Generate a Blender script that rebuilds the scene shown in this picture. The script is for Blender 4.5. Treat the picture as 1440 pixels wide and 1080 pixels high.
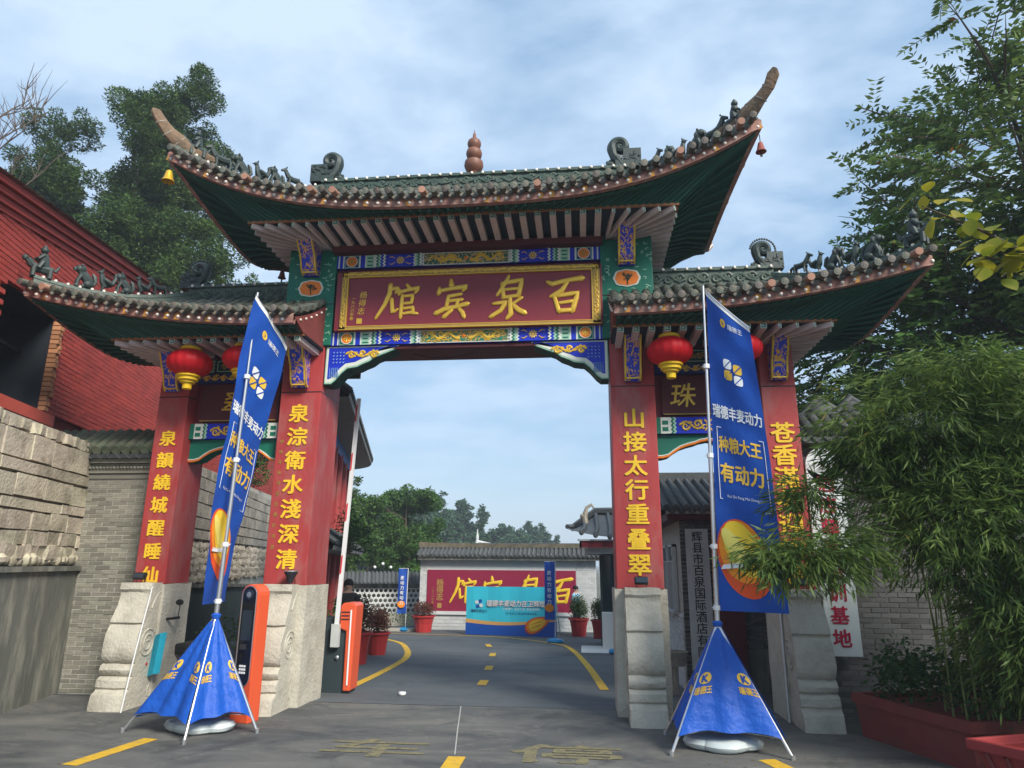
import bpy, bmesh, math, random
import numpy as np
from mathutils import Vector, Matrix, Quaternion, noise
R = math.radians
rnd = random.Random(7)
for o in list(bpy.data.objects): bpy.data.objects.remove(o)
sc = bpy.context.scene
C = sc.collection

# ------------------------------------------------------------ camera
cam = bpy.data.cameras.new('camera'); cam_o = bpy.data.objects.new('camera', cam); C.objects.link(cam_o)
CAMP = Vector((1.635, -9.2056, 1.8))
yaw, pitch, roll = 0.101838, 0.257155, 0.006959
f0 = Vector((-math.sin(yaw), math.cos(yaw), 0)); r0 = Vector((math.cos(yaw), math.sin(yaw), 0)); u0 = Vector((0, 0, 1))
fw = f0*math.cos(pitch)+u0*math.sin(pitch); up = u0*math.cos(pitch)-f0*math.sin(pitch)
rr = r0*math.cos(roll)+up*math.sin(roll); uu = up*math.cos(roll)-r0*math.sin(roll)
cam_o.matrix_world = Matrix(((rr.x, uu.x, -fw.x, CAMP.x), (rr.y, uu.y, -fw.y, CAMP.y), (rr.z, uu.z, -fw.z, CAMP.z), (0, 0, 0, 1)))
cam.sensor_width = 36; cam.lens = 961.33/1440*36; cam.clip_end = 3000; cam.clip_start = 0.05
sc.camera = cam_o

# ------------------------------------------------------------ world and sun
SUN_EL, SUN_AZ = R(38), Vector((0.66, -0.75, 0)).normalized()     # towards the sun: right of and behind the camera
world = bpy.data.worlds.new('World'); sc.world = world; world.use_nodes = True
nt = world.node_tree; nt.nodes.clear()
def N(t, k, **kw):
    n = t.nodes.new(k)
    for a, b in kw.items(): setattr(n, a, b)
    return n
out = N(nt, 'ShaderNodeOutputWorld'); bg = N(nt, 'ShaderNodeBackground'); bg.inputs[1].default_value = 0.122
sky = N(nt, 'ShaderNodeTexSky', sky_type='NISHITA'); sky.sun_disc = False; sky.sun_elevation = SUN_EL
sky.sun_rotation = math.atan2(SUN_AZ.x, SUN_AZ.y); sky.air_density = 1.3; sky.dust_density = 0.6; sky.ozone_density = 1.2
tc = N(nt, 'ShaderNodeTexCoord'); sep = N(nt, 'ShaderNodeSeparateXYZ'); nt.links.new(tc.outputs['Generated'], sep.inputs[0])
def mth(t, op, a, b=None, c=None, clamp=False):
    n = N(t, 'ShaderNodeMath', operation=op); n.use_clamp = clamp
    for i, v in enumerate((a, b, c)):
        if v is None: continue
        if isinstance(v, (int, float)): n.inputs[i].default_value = v
        else: t.links.new(v, n.inputs[i])
    return n.outputs[0]
zz = mth(nt, 'ADD', mth(nt, 'MAXIMUM', sep.outputs[2], 0.0), 0.22)
cx = mth(nt, 'DIVIDE', sep.outputs[0], zz); cy = mth(nt, 'DIVIDE', sep.outputs[1], zz)
comb = N(nt, 'ShaderNodeCombineXYZ'); nt.links.new(cx, comb.inputs[0]); nt.links.new(cy, comb.inputs[1])
mp = N(nt, 'ShaderNodeMapping'); mp.inputs['Rotation'].default_value = (0, 0, R(35)); mp.inputs['Scale'].default_value = (1.0, 1.4, 1); nt.links.new(comb.outputs[0], mp.inputs[0])
n1 = N(nt, 'ShaderNodeTexNoise'); n1.inputs['Scale'].default_value = 2.8; n1.inputs['Detail'].default_value = 6; n1.inputs['Roughness'].default_value = .54; n1.inputs['Distortion'].default_value = .15
n2 = N(nt, 'ShaderNodeTexNoise'); n2.inputs['Scale'].default_value = 0.8; n2.inputs['Detail'].default_value = 3
nt.links.new(mp.outputs[0], n1.inputs['Vector']); nt.links.new(mp.outputs[0], n2.inputs['Vector'])
sm = mth(nt, 'ADD', mth(nt, 'MULTIPLY', n1.outputs[0], 1.3), mth(nt, 'MULTIPLY', n2.outputs[0], 0.7))
cf = N(nt, 'ShaderNodeMapRange'); cf.inputs[1].default_value = .80; cf.inputs[2].default_value = 1.20; nt.links.new(sm, cf.inputs[0])
hz = N(nt, 'ShaderNodeMapRange'); hz.inputs[1].default_value = .02; hz.inputs[2].default_value = .45; hz.inputs[3].default_value = .3; hz.inputs[4].default_value = 1; nt.links.new(sep.outputs[2], hz.inputs[0])
fac = mth(nt, 'MULTIPLY', cf.outputs[0], hz.outputs[0])
base = N(nt, 'ShaderNodeMix', data_type='RGBA'); base.inputs[0].default_value = .72
nt.links.new(sky.outputs[0], base.inputs[6]); base.inputs[7].default_value = (1.65, 2.65, 3.95, 1)
mix = N(nt, 'ShaderNodeMix', data_type='RGBA'); nt.links.new(mth(nt, 'MULTIPLY', fac, .95), mix.inputs[0])
nt.links.new(base.outputs[2], mix.inputs[6]); mix.inputs[7].default_value = (3.5, 4.35, 5.4, 1)
nt.links.new(mix.outputs[2], bg.inputs[0]); nt.links.new(bg.outputs[0], out.inputs[0])
sun = bpy.data.lights.new('sun', 'SUN'); sun.energy = 3.2; sun.angle = R(18); sun.color = (1, .94, .84)
sun_o = bpy.data.objects.new('sun', sun); C.objects.link(sun_o)
sd = Vector((SUN_AZ.x*math.cos(SUN_EL), SUN_AZ.y*math.cos(SUN_EL), math.sin(SUN_EL)))
sun_o.rotation_euler = sd.to_track_quat('Z', 'Y').to_euler(); sun_o.location = (20, -20, 30)
sc.view_settings.view_transform = 'Standard'; sc.view_settings.look = 'None'; sc.view_settings.gamma = 1
sc.view_settings.use_curve_mapping = False; sc.view_settings.exposure = 0.76

# ------------------------------------------------------------ materials
MATS = {}
def mat(name, col, rough=.7, var=.0, scale=6, bump=0., bscale=40, spec=.3, metal=0., rand=.0, huer=.0, dirt=None, dscale=2.5, damt=.5, sub=0., bdist=.01, stretch=None, trans=0.):
    if name in MATS: return MATS[name]
    m = bpy.data.materials.new(name); m.use_nodes = True; t = m.node_tree
    b = t.nodes['Principled BSDF']; L = t.links.new
    b.inputs['Roughness'].default_value = rough; b.inputs['Specular IOR Level'].default_value = spec; b.inputs['Metallic'].default_value = metal
    co = N(t, 'ShaderNodeTexCoord'); src = co.outputs['Object']
    if stretch:
        mm = N(t, 'ShaderNodeMapping'); mm.inputs['Scale'].default_value = stretch; L(src, mm.inputs[0]); src = mm.outputs[0]
    c = N(t, 'ShaderNodeRGB'); c.outputs[0].default_value = (*col, 1); cur = c.outputs[0]
    if var or rand or huer:
        val = None
        if var:
            n = N(t, 'ShaderNodeTexNoise'); n.inputs['Scale'].default_value = scale; n.inputs['Detail'].default_value = 5; n.inputs['Roughness'].default_value = .6; L(src, n.inputs['Vector'])
            val = mth(t, 'MULTIPLY_ADD', n.outputs[0], 2*var*1.6, 1-var*1.6)
        if rand or huer:
            oi = N(t, 'ShaderNodeObjectInfo'); ge = N(t, 'ShaderNodeNewGeometry')
            rr_ = mth(t, 'FRACT', mth(t, 'ADD', oi.outputs['Random'], ge.outputs['Random Per Island']))
            v2 = mth(t, 'MULTIPLY_ADD', rr_, 2*rand, 1-rand)
            val = v2 if val is None else mth(t, 'MULTIPLY', val, v2)
        h = N(t, 'ShaderNodeHueSaturation'); L(cur, h.inputs['Color']); L(val, h.inputs['Value'])
        if huer: L(mth(t, 'MULTIPLY_ADD', mth(t, 'FRACT', mth(t, 'MULTIPLY', rr_, 7.13)), 2*huer, .5-huer), h.inputs['Hue'])
        cur = h.outputs[0]
    if dirt:
        n = N(t, 'ShaderNodeTexNoise'); n.inputs['Scale'].default_value = dscale; n.inputs['Detail'].default_value = 7; n.inputs['Roughness'].default_value = .65; L(src, n.inputs['Vector'])
        r = N(t, 'ShaderNodeMapRange'); r.inputs[1].default_value = .48; r.inputs[2].default_value = .68; r.inputs[4].default_value = damt; L(n.outputs[0], r.inputs[0])
        x = N(t, 'ShaderNodeMix', data_type='RGBA'); L(r.outputs[0], x.inputs[0]); L(cur, x.inputs[6]); x.inputs[7].default_value = (*dirt, 1); cur = x.outputs[2]
    L(cur, b.inputs['Base Color'])
    if bump:
        n = N(t, 'ShaderNodeTexNoise'); n.inputs['Scale'].default_value = bscale; n.inputs['Detail'].default_value = 6; L(src, n.inputs['Vector'])
        bp = N(t, 'ShaderNodeBump'); bp.inputs['Strength'].default_value = bump; bp.inputs['Distance'].default_value = bdist; L(n.outputs[0], bp.inputs['Height']); L(bp.outputs[0], b.inputs['Normal'])
    if trans:
        tr = N(t, 'ShaderNodeBsdfTranslucent'); L(cur, tr.inputs[0]); ms = N(t, 'ShaderNodeMixShader'); ms.inputs[0].default_value = trans
        L(b.outputs[0], ms.inputs[1]); L(tr.outputs[0], ms.inputs[2]); L(ms.outputs[0], t.nodes['Material Output'].inputs[0])
    MATS[name] = m; return m
def leafmat(name, c1, c2, trans=.35, c3=None):
    m = bpy.data.materials.new(name); m.use_nodes = True; t = m.node_tree; b = t.nodes['Principled BSDF']; L = t.links.new
    b.inputs['Roughness'].default_value = .55; b.inputs['Specular IOR Level'].default_value = .25
    oi = N(t, 'ShaderNodeObjectInfo'); ge = N(t, 'ShaderNodeNewGeometry'); co = N(t, 'ShaderNodeTexCoord')
    n = N(t, 'ShaderNodeTexNoise'); n.inputs['Scale'].default_value = 1.1; n.inputs['Detail'].default_value = 3; L(co.outputs['Object'], n.inputs['Vector'])
    r = mth(t, 'FRACT', mth(t, 'ADD', oi.outputs['Random'], ge.outputs['Random Per Island']))
    f = mth(t, 'ADD', mth(t, 'MULTIPLY', r, .6), mth(t, 'MULTIPLY_ADD', n.outputs[0], 1.6, -.6), clamp=True)
    x = N(t, 'ShaderNodeValToRGB'); x.color_ramp.elements[0].color = (*c1, 1); x.color_ramp.elements[1].color = (*c2, 1)
    if c3:
        e = x.color_ramp.elements.new(.97); e.color = (*c2, 1); x.color_ramp.elements[-1].color = (*c3, 1)
    L(f, x.inputs[0]); L(x.outputs[0], b.inputs['Base Color'])
    tr = N(t, 'ShaderNodeBsdfTranslucent'); L(x.outputs[0], tr.inputs[0]); ms = N(t, 'ShaderNodeMixShader'); ms.inputs[0].default_value = trans
    L(b.outputs[0], ms.inputs[1]); L(tr.outputs[0], ms.inputs[2]); L(ms.outputs[0], t.nodes['Material Output'].inputs[0])
    MATS[name] = m; return m
M = MATS
mat('red_paint', (.35, .044, .044), .55, .2, 2.2, .25, 40, dirt=(.33, .125, .115), dscale=3.6, damt=.8, stretch=(1, 1, .35))
mat('red_side', (.40, .042, .036), .5, .13, 2.2, .12, 60)
mat('maroon', (.17, .018, .026), .45, .08, 2, .08, 50)
mat('sign_maroon', (.21, .028, .04), .4, .06, 1.5, .05, 50)
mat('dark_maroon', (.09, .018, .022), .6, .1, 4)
mat('gold', (.72, .45, .045), .38, .12, 20, .15, 80, spec=.5, metal=.25)
mat('yellow_char', (.78, .50, .03), .5, .12, 12, .1, 60)
mat('dull_gold', (.38, .24, .06), .55, .2, 30)
mat('green_paint', (.008, .15, .095), .5, .15, 5, .1, 60, dirt=(.02, .09, .08), damt=.4)
mat('dark_green', (.008, .05, .035), .6, .2, 6)
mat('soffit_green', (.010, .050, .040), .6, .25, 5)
mat('rib_green', (.012, .075, .050), .55, .2, 5, rand=.2)
mat('blue_paint', (.010, .03, .46), .45, .1, 12)
mat('deep_blue', (.012, .03, .16), .5, .15, 8)
mat('cream', (.62, .66, .58), .6, .08, 20)
mat('pale_green', (.30, .52, .38), .6, .1, 20)
mat('orange', (.80, .20, .02), .5, .1, 20)
mat('rafter_pink', (.64, .52, .50), .7, .12, 8, rand=.08)
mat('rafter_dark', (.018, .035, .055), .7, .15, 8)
mat('fascia', (.27, .13, .105), .7, .25, 12, .2, 40, dirt=(.50, .36, .28), dscale=9, damt=.6)
mat('nail_white', (.85, .78, .70), .6, .1, 30)
mat('tile', (.070, .078, .064), .55, .25, 14, .3, 60, spec=.4, rand=.35, huer=.03, dirt=(.20, .19, .14), dscale=11, damt=.55)
mat('tile_end', (.100, .102, .082), .6, .3, 14, .6, 45, spec=.35, rand=.5, huer=.13, dirt=(.36, .28, .20), dscale=14, damt=.75, bdist=.02)
mat('tile_pink', (.38, .20, .14), .7, .2, 14, .3, 60, rand=.2)
mat('ridge_green', (.050, .082, .066), .5, .3, 12, .4, 50, spec=.4, dirt=(.15, .17, .12), dscale=8, damt=.5)
mat('beast', (.035, .052, .048), .5, .3, 14, .4, 60, spec=.4)
mat('clay', (.21, .140, .090), .85, .3, 9, .7, 24, dirt=(.09, .075, .055), dscale=7, damt=.8, bdist=.03)
mat('finial_clay', (.20, .085, .055), .5, .2, 8, .2, 40, spec=.4)
mat('stone', (.50, .47, .39), .85, .18, 3.5, .5, 26, dirt=(.26, .235, .185), dscale=2.6, damt=.5, bdist=.03)
mat('stone2', (.34, .31, .26), .85, .2, 5, .6, 30, dirt=(.15, .13, .10), dscale=4, damt=.55, bdist=.03)
mat('block_stone', (.48, .43, .33), .9, .22, 4, .7, 22, rand=.22, huer=.02, dirt=(.17, .145, .10), dscale=3, damt=.7, bdist=.02)
mat('block_grey', (.34, .31, .26), .9, .2, 4, .7, 22, rand=.2, dirt=(.12, .11, .09), dscale=3, damt=.6, bdist=.04)
mat('mortar', (.42, .40, .34), .95, .2, 10, .4, 60)
mat('dark_mortar', (.12, .11, .10), .95, .2, 10, .4, 60)
mat('grey_brick', (.235, .225, .185), .9, .15, 9, .4, 50, rand=.3, huer=.015, dirt=(.11, .10, .075), dscale=1.1, damt=.6)
mat('dark_brick', (.12, .12, .115), .9, .15, 9, .4, 50, rand=.3)
mat('white_brick', (.55, .56, .55), .9, .1, 9, .3, 50, rand=.12)
mat('red_brick', (.40, .055, .040), .75, .12, 6, .3, 50, rand=.12, dirt=(.22, .04, .035), dscale=1.2, damt=.5)
mat('red_mortar', (.22, .03, .025), .85, .12, 6)
mat('raw_brick', (.42, .20, .10), .9, .2, 12, .4, 40, rand=.3)
mat('cement', (.135, .14, .12), .9, .3, 2.0, .4, 20, dirt=(.34, .33, .27), dscale=4.5, damt=.8, stretch=(1, 1, .22), bdist=.02)
mat('cement_teal', (.05, .075, .075), .8, .35, 2.5, .3, 20, stretch=(1, 1, .3))
mat('black', (.012, .013, .015), .4, .1, 10)
mat('dark_void', (.012, .016, .022), .8)
mat('steel', (.62, .63, .64), .32, .06, 20, metal=.85)
mat('white_metal', (.74, .75, .75), .4, .04, 10)
mat('flag_blue', (.012, .085, .44), .6, .08, 3, .35, 9, trans=.18, bdist=.02)
mat('skirt_blue', (.012, .095, .48), .5, .14, 4, .8, 8, trans=.08, bdist=.04)
mat('flag_white', (.80, .82, .82), .6)
mat('flag_gold', (.80, .50, .06), .6)
mat('flame_red', (.75, .09, .02), .6)
mat('flame_orange', (.88, .28, .02), .6)
mat('flame_yellow', (.90, .62, .04), .6)
mat('bag', (.52, .58, .58), .28, .08, 5, .3, 10, spec=.5)
mat('kiosk_orange', (.70, .10, .035), .35, .04, 5, spec=.5)
mat('kiosk_black', (.008, .009, .012), .12, spec=.6)
mat('screen', (.02, .03, .045), .08, spec=.7)
mat('cabinet', (.035, .05, .055), .45, .1, 5)
mat('lantern_red', (.72, .015, .025), .5, .05, 6, trans=.3)
mat('lantern_gold', (.80, .52, .02), .45, .06, 12)
mat('bell_gold', (.62, .38, .03), .4, metal=.3)
mat('bell_rust', (.28, .08, .06), .6, .2, 12)
mat('bark', (.10, .075, .055), .9, .3, 12, .6, 30, bdist=.03)
mat('bamboo_stem', (.20, .24, .08), .6, .2, 12)
mat('planter_red', (.20, .045, .040), .65, .2, 5, .2, 30, dirt=(.10, .05, .045), damt=.5)
mat('pot_red', (.42, .03, .03), .45, .1, 6)
mat('white_wall', (.60, .62, .61), .85, .08, 3, .2, 30)
mat('signboard', (.62, .68, .68), .5, .05, 3)
mat('sign_red_ink', (.42, .01, .05), .5)
mat('ink', (.03, .03, .03), .5)
mat('old_board', (.50, .52, .50), .6, .15, 4)
mat('grey_tile', (.085, .092, .095), .8, .25, 12, .3, 50, rand=.3)
mat('grey_tile_moss', (.14, .165, .11), .85, .3, 8, .4, 40, rand=.4, huer=.05, dirt=(.30, .31, .22), dscale=7, damt=.5)
mat('glass_dark', (.015, .035, .038), .08, spec=.6)
mat('banner_cyan', (.05, .62, .80), .5)
mat('banner_blue', (.01, .09, .45), .5)
mat('backwall_maroon', (.24, .012, .045), .55, .06, 3)
mat('road_yellow', (.66, .40, .03), .8, .15, 12, dirt=(.25, .20, .10), dscale=8, damt=.5)
mat('faded_yellow', (.20, .18, .10), .9, .2, 8, dirt=(.07, .07, .065), dscale=14, damt=.9)
mat('white_line', (.42, .43, .40), .9, .2, 12)
mat('skin', (.50, .30, .22), .6)
mat('shirt_blue', (.30, .50, .62), .8)
mat('cloth_black', (.02, .02, .024), .85)
mat('hair', (.012, .01, .01), .6)
mat('turquoise', (.01, .30, .42), .6, .15, 9, .3, 12)
mat('rubber', (.02, .02, .02), .8)
mat('water_blue', (.01, .25, .55), .35)
def dragon_mat(name, base, gold, gold2, scale, thr, st=(1, 1, 1)):
    m = bpy.data.materials.new(name); m.use_nodes = True; t = m.node_tree; b = t.nodes['Principled BSDF']; L = t.links.new; b.inputs['Roughness'].default_value = .5
    co = N(t, 'ShaderNodeTexCoord'); mm = N(t, 'ShaderNodeMapping'); mm.inputs['Scale'].default_value = st; L(co.outputs['Object'], mm.inputs[0])
    n = N(t, 'ShaderNodeTexNoise'); n.inputs['Scale'].default_value = scale; n.inputs['Detail'].default_value = 1.5; n.inputs['Distortion'].default_value = 2.2; L(mm.outputs[0], n.inputs['Vector'])
    r = N(t, 'ShaderNodeValToRGB'); e = r.color_ramp.elements; e[0].position = thr; e[0].color = (*base, 1); e[1].position = thr+.015; e[1].color = (*gold, 1); q = r.color_ramp.elements.new(thr+.09); q.color = (*gold2, 1); q = r.color_ramp.elements.new(thr+.11); q.color = (*base, 1)
    L(n.outputs[0], r.inputs[0]); L(r.outputs[0], b.inputs['Base Color']); MATS[name] = m
dragon_mat('dragon_green', (.010, .16, .085), (.70, .42, .06), (.75, .26, .03), 8, .47, (1, 1, 1.5))
dragon_mat('dragon_dark', (.008, .10, .06), (.55, .36, .16), (.60, .42, .24), 8, .47, (1, 1, 1.5))
dragon_mat('dragon_blue', (.012, .035, .48), (.66, .42, .08), (.70, .26, .04), 8, .50, (1, 1, .8))
leafmat('cypress_leaf', (.012, .042, .012), (.095, .165, .03), .25)
leafmat('pine_leaf', (.010, .032, .014), (.040, .085, .028), .2)
leafmat('tree_leaf', (.045, .095, .026), (.16, .24, .05), .35, (.22, .11, .02))
leafmat('bamboo_leaf', (.030, .075, .020), (.17, .25, .055), .45, (.34, .27, .06))
leafmat('big_leaf', (.14, .20, .02), (.42, .34, .03), .45)
leafmat('shrub_leaf', (.015, .05, .015), (.05, .12, .03), .3)
leafmat('mid_leaf', (.030, .085, .020), (.10, .20, .035), .3)
leafmat('red_shrub', (.08, .05, .03), (.22, .05, .03), .3)
leafmat('hazed_leaf', (.035, .085, .050), (.080, .150, .080), .2)  # bluish distance haze is mixed into this leaf colour
leafmat('yellow_tree', (.16, .16, .05), (.32, .28, .07), .3)

def ground_mat(name, c1, c2, c3, sc1=.6):
    m = bpy.data.materials.new(name); m.use_nodes = True; t = m.node_tree; b = t.nodes['Principled BSDF']; L = t.links.new
    co = N(t, 'ShaderNodeTexCoord')
    a = N(t, 'ShaderNodeTexNoise'); a.inputs['Scale'].default_value = sc1; a.inputs['Detail'].default_value = 8; a.inputs['Roughness'].default_value = .62; a.inputs['Distortion'].default_value = .8
    mm = N(t, 'ShaderNodeMapping'); mm.inputs['Scale'].default_value = (1, 2.2, 1); mm.inputs['Rotation'].default_value = (0, 0, R(14)); L(co.outputs['Object'], mm.inputs[0]); L(mm.outputs[0], a.inputs['Vector'])
    g = N(t, 'ShaderNodeTexNoise'); g.inputs['Scale'].default_value = 90; g.inputs['Detail'].default_value = 3; L(co.outputs['Object'], g.inputs['Vector'])
    s = N(t, 'ShaderNodeTexNoise'); s.inputs['Scale'].default_value = 3.1; s.inputs['Detail'].default_value = 8; s.inputs['Roughness'].default_value = .7; s.inputs['Distortion'].default_value = 1.5; L(mm.outputs[0], s.inputs['Vector'])
    r = N(t, 'ShaderNodeValToRGB'); r.color_ramp.elements[0].position = .32; r.color_ramp.elements[0].color = (*c1, 1); r.color_ramp.elements[1].position = .70; r.color_ramp.elements[1].color = (*c2, 1); L(a.outputs[0], r.inputs[0])
    k = N(t, 'ShaderNodeMapRange'); k.inputs[1].default_value = .55; k.inputs[2].default_value = .72; k.inputs[4].default_value = .55; L(s.outputs[0], k.inputs[0])
    x = N(t, 'ShaderNodeMix', data_type='RGBA'); L(k.outputs[0], x.inputs[0]); L(r.outputs[0], x.inputs[6]); x.inputs[7].default_value = (*c3, 1)
    h = N(t, 'ShaderNodeHueSaturation'); L(x.outputs[2], h.inputs['Color']); L(mth(t, 'MULTIPLY_ADD', g.outputs[0], 1.0, .5), h.inputs['Value'])
    v = N(t, 'ShaderNodeTexVoronoi', feature='DISTANCE_TO_EDGE'); v.inputs['Scale'].default_value = .38; L(s.outputs[0], mm.inputs[1]) if False else None
    ad = N(t, 'ShaderNodeVectorMath', operation='ADD'); ms_ = N(t, 'ShaderNodeVectorMath', operation='SCALE'); ms_.inputs['Scale'].default_value = .5; L(s.outputs['Color'], ms_.inputs[0]); L(co.outputs['Object'], ad.inputs[0]); L(ms_.outputs[0], ad.inputs[1]); L(ad.outputs[0], v.inputs['Vector'])
    cr = N(t, 'ShaderNodeMapRange'); cr.inputs[1].default_value = 0; cr.inputs[2].default_value = .006; cr.inputs[3].default_value = .45; cr.inputs[4].default_value = 0; L(v.outputs['Distance'], cr.inputs[0])
    y = N(t, 'ShaderNodeMix', data_type='RGBA'); L(cr.outputs[0], y.inputs[0]); L(h.outputs[0], y.inputs[6]); y.inputs[7].default_value = (.02, .02, .02, 1)
    o2 = N(t, 'ShaderNodeTexNoise'); o2.inputs['Scale'].default_value = 1.3; o2.inputs['Detail'].default_value = 4; o2.inputs['Distortion'].default_value = .6; L(co.outputs['Object'], o2.inputs['Vector'])
    o3 = N(t, 'ShaderNodeMapRange'); o3.inputs[1].default_value = .60; o3.inputs[2].default_value = .70; o3.inputs[4].default_value = .55; L(o2.outputs[0], o3.inputs[0])
    y2 = N(t, 'ShaderNodeMix', data_type='RGBA'); L(o3.outputs[0], y2.inputs[0]); L(y.outputs[2], y2.inputs[6]); y2.inputs[7].default_value = (.03, .033, .036, 1)
    L(y2.outputs[2], b.inputs['Base Color']); b.inputs['Roughness'].default_value = .82; b.inputs['Specular IOR Level'].default_value = .35
    bp = N(t, 'ShaderNodeBump'); bp.inputs['Strength'].default_value = .5; bp.inputs['Distance'].default_value = .008; L(g.outputs[0], bp.inputs['Height']); L(bp.outputs[0], b.inputs['Normal'])
    MATS[name] = m
ground_mat('old_asphalt', (.055, .060, .064), (.175, .172, .155), (.26, .245, .20))
ground_mat('asphalt', (.070, .082, .090), (.120, .132, .138), (.16, .165, .16), .35)
ground_mat('earth', (.09, .09, .07), (.14, .13, .10), (.08, .10, .05), .2)

# ------------------------------------------------------------ object helpers
ORG = {}
def link(o, parent=None):
    C.objects.link(o)
    if parent is not None: o.parent = parent
    return o
def thing(name, label, cat, loc=(0, 0, 0), group=None):
    o = bpy.data.objects.new(name, None); o.empty_display_size = .2; o.location = loc; link(o)
    o['label'] = label; o['category'] = cat
    if group: o['group'] = group
    ORG[o.name] = Vector(loc); return o
def tag(o, label, cat, group=None):
    o['label'] = label; o['category'] = cat
    if group: o['group'] = group
    return o
def org(p): return ORG.get(p.name, Vector((0, 0, 0))) if p is not None else Vector((0, 0, 0))
class MB:
    def __init__(s): s.v = []; s.f = []; s.m = []
    def add(s, vs, fs, mi=0):
        b = len(s.v); s.v.extend([tuple(v) for v in vs]); s.f.extend([tuple(i+b for i in f) for f in fs]); s.m.extend([mi]*len(fs))
    def box(s, c, d, mi=0, rot=None):
        hx, hy, hz_ = d[0]/2, d[1]/2, d[2]/2
        vs = [Vector((x*hx, y*hy, z*hz_)) for z in (-1, 1) for y in (-1, 1) for x in (-1, 1)]
        if rot is not None: vs = [rot @ v for v in vs]
        c = Vector(c)
        s.add([v+c for v in vs], [(0, 2, 3, 1), (4, 5, 7, 6), (0, 1, 5, 4), (2, 6, 7, 3), (0, 4, 6, 2), (1, 3, 7, 5)], mi)
    def b2(s, x0, x1, y0, y1, z0, z1, mi=0): s.box(((x0+x1)/2, (y0+y1)/2, (z0+z1)/2), (abs(x1-x0), abs(y1-y0), abs(z1-z0)), mi)
    def beam(s, p0, p1, w, h, mi=0, upv=Vector((0, 0, 1))):
        p0 = Vector(p0); p1 = Vector(p1); d = (p1-p0); L_ = d.length; d.normalize()
        x = d.cross(upv)
        if x.length < 1e-4: x = d.cross(Vector((0, 1, 0)))
        x.normalize(); z = x.cross(d); rot = Matrix((x, d, z)).transposed()
        s.box((p0+p1)/2, (w, L_, h), mi, rot)
    def tube(s, pts, r, n=8, mi=0, cap=True, squash=None, nrm=None):
        pts = [Vector(p) for p in pts]; k = len(pts)
        rs = r if isinstance(r, (list, tuple)) else [r]*k
        rings = []; prev = None
        for i, p in enumerate(pts):
            d = (pts[min(i+1, k-1)]-pts[max(i-1, 0)]);
            if d.length < 1e-9: d = Vector((0, 0, 1))
            d.normalize()
            if nrm is not None:
                b = nrm.normalized(); a = d.cross(b); a = a.normalized() if a.length > 1e-6 else Vector((1, 0, 0))
            else:
                ref = prev if prev is not None else (Vector((1, 0, 0)) if abs(d.x) < .9 else Vector((0, 1, 0)))
                a = ref-d*ref.dot(d)
                if a.length < 1e-6: a = d.orthogonal()
                a.normalize(); prev = a; b = d.cross(a)
            sq = squash if squash else 1
            rings.append([p+a*math.cos(2*math.pi*j/n)*rs[i]+b*math.sin(2*math.pi*j/n)*rs[i]*sq for j in range(n)])
        vs = [v for rg in rings for v in rg]; fs = []
        for i in range(k-1):
            for j in range(n): fs.append((i*n+j, i*n+(j+1) % n, (i+1)*n+(j+1) % n, (i+1)*n+j))
        if cap: fs.append(tuple(range(n-1, -1, -1))); fs.append(tuple((k-1)*n+j for j in range(n)))
        s.add(vs, fs, mi)
    def lathe(s, prof, c, n=16, mi=0, sx=1, sy=1, rot=None):
        c = Vector(c); vs = []; fs = []
        for r_, z in prof:
            for j in range(n):
                v = Vector((r_*math.cos(2*math.pi*j/n)*sx, r_*math.sin(2*math.pi*j/n)*sy, z))
                if rot is not None: v = rot @ v
                vs.append(v+c)
        for i in range(len(prof)-1):
            for j in range(n): fs.append((i*n+j, i*n+(j+1) % n, (i+1)*n+(j+1) % n, (i+1)*n+j))
        fs.append(tuple(range(n-1, -1, -1))); fs.append(tuple((len(prof)-1)*n+j for j in range(n)))
        s.add(vs, fs, mi)
    def ball(s, c, r, n=10, mi=0, sc_=(1, 1, 1)):
        k = n//2+1; prof = [(max(1e-4, math.sin(math.pi*i/k))*r, -math.cos(math.pi*i/k)*r) for i in range(k+1)]
        b = len(s.v); s.lathe(prof, (0, 0, 0), n, mi); c = Vector(c)
        for i in range(b, len(s.v)):
            v = s.v[i]; s.v[i] = (v[0]*sc_[0]+c.x, v[1]*sc_[1]+c.y, v[2]*sc_[2]+c.z)
    def prism(s, poly, y0, y1, mi=0, mapf=None):
        # poly in (a,b); extruded from y0 to y1; mapf(a,y,b)->xyz (default x=a,z=b)
        mapf = mapf or (lambda a, y, b: (a, y, b)); n = len(poly)
        vs = [mapf(a, y0, b) for a, b in poly]+[mapf(a, y1, b) for a, b in poly]
        fs = [tuple(range(n)), tuple(range(2*n-1, n-1, -1))]+[(i, i+n, (i+1) % n+n, (i+1) % n) for i in range(n)]
        s.add(vs, fs, mi)
    def grid(s, P, mi=0):
        nu = len(P); nv = len(P[0]); vs = [p for row in P for p in row]
        s.add(vs, [(i*nv+j, (i+1)*nv+j, (i+1)*nv+j+1, i*nv+j+1) for i in range(nu-1) for j in range(nv-1)], mi)
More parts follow.
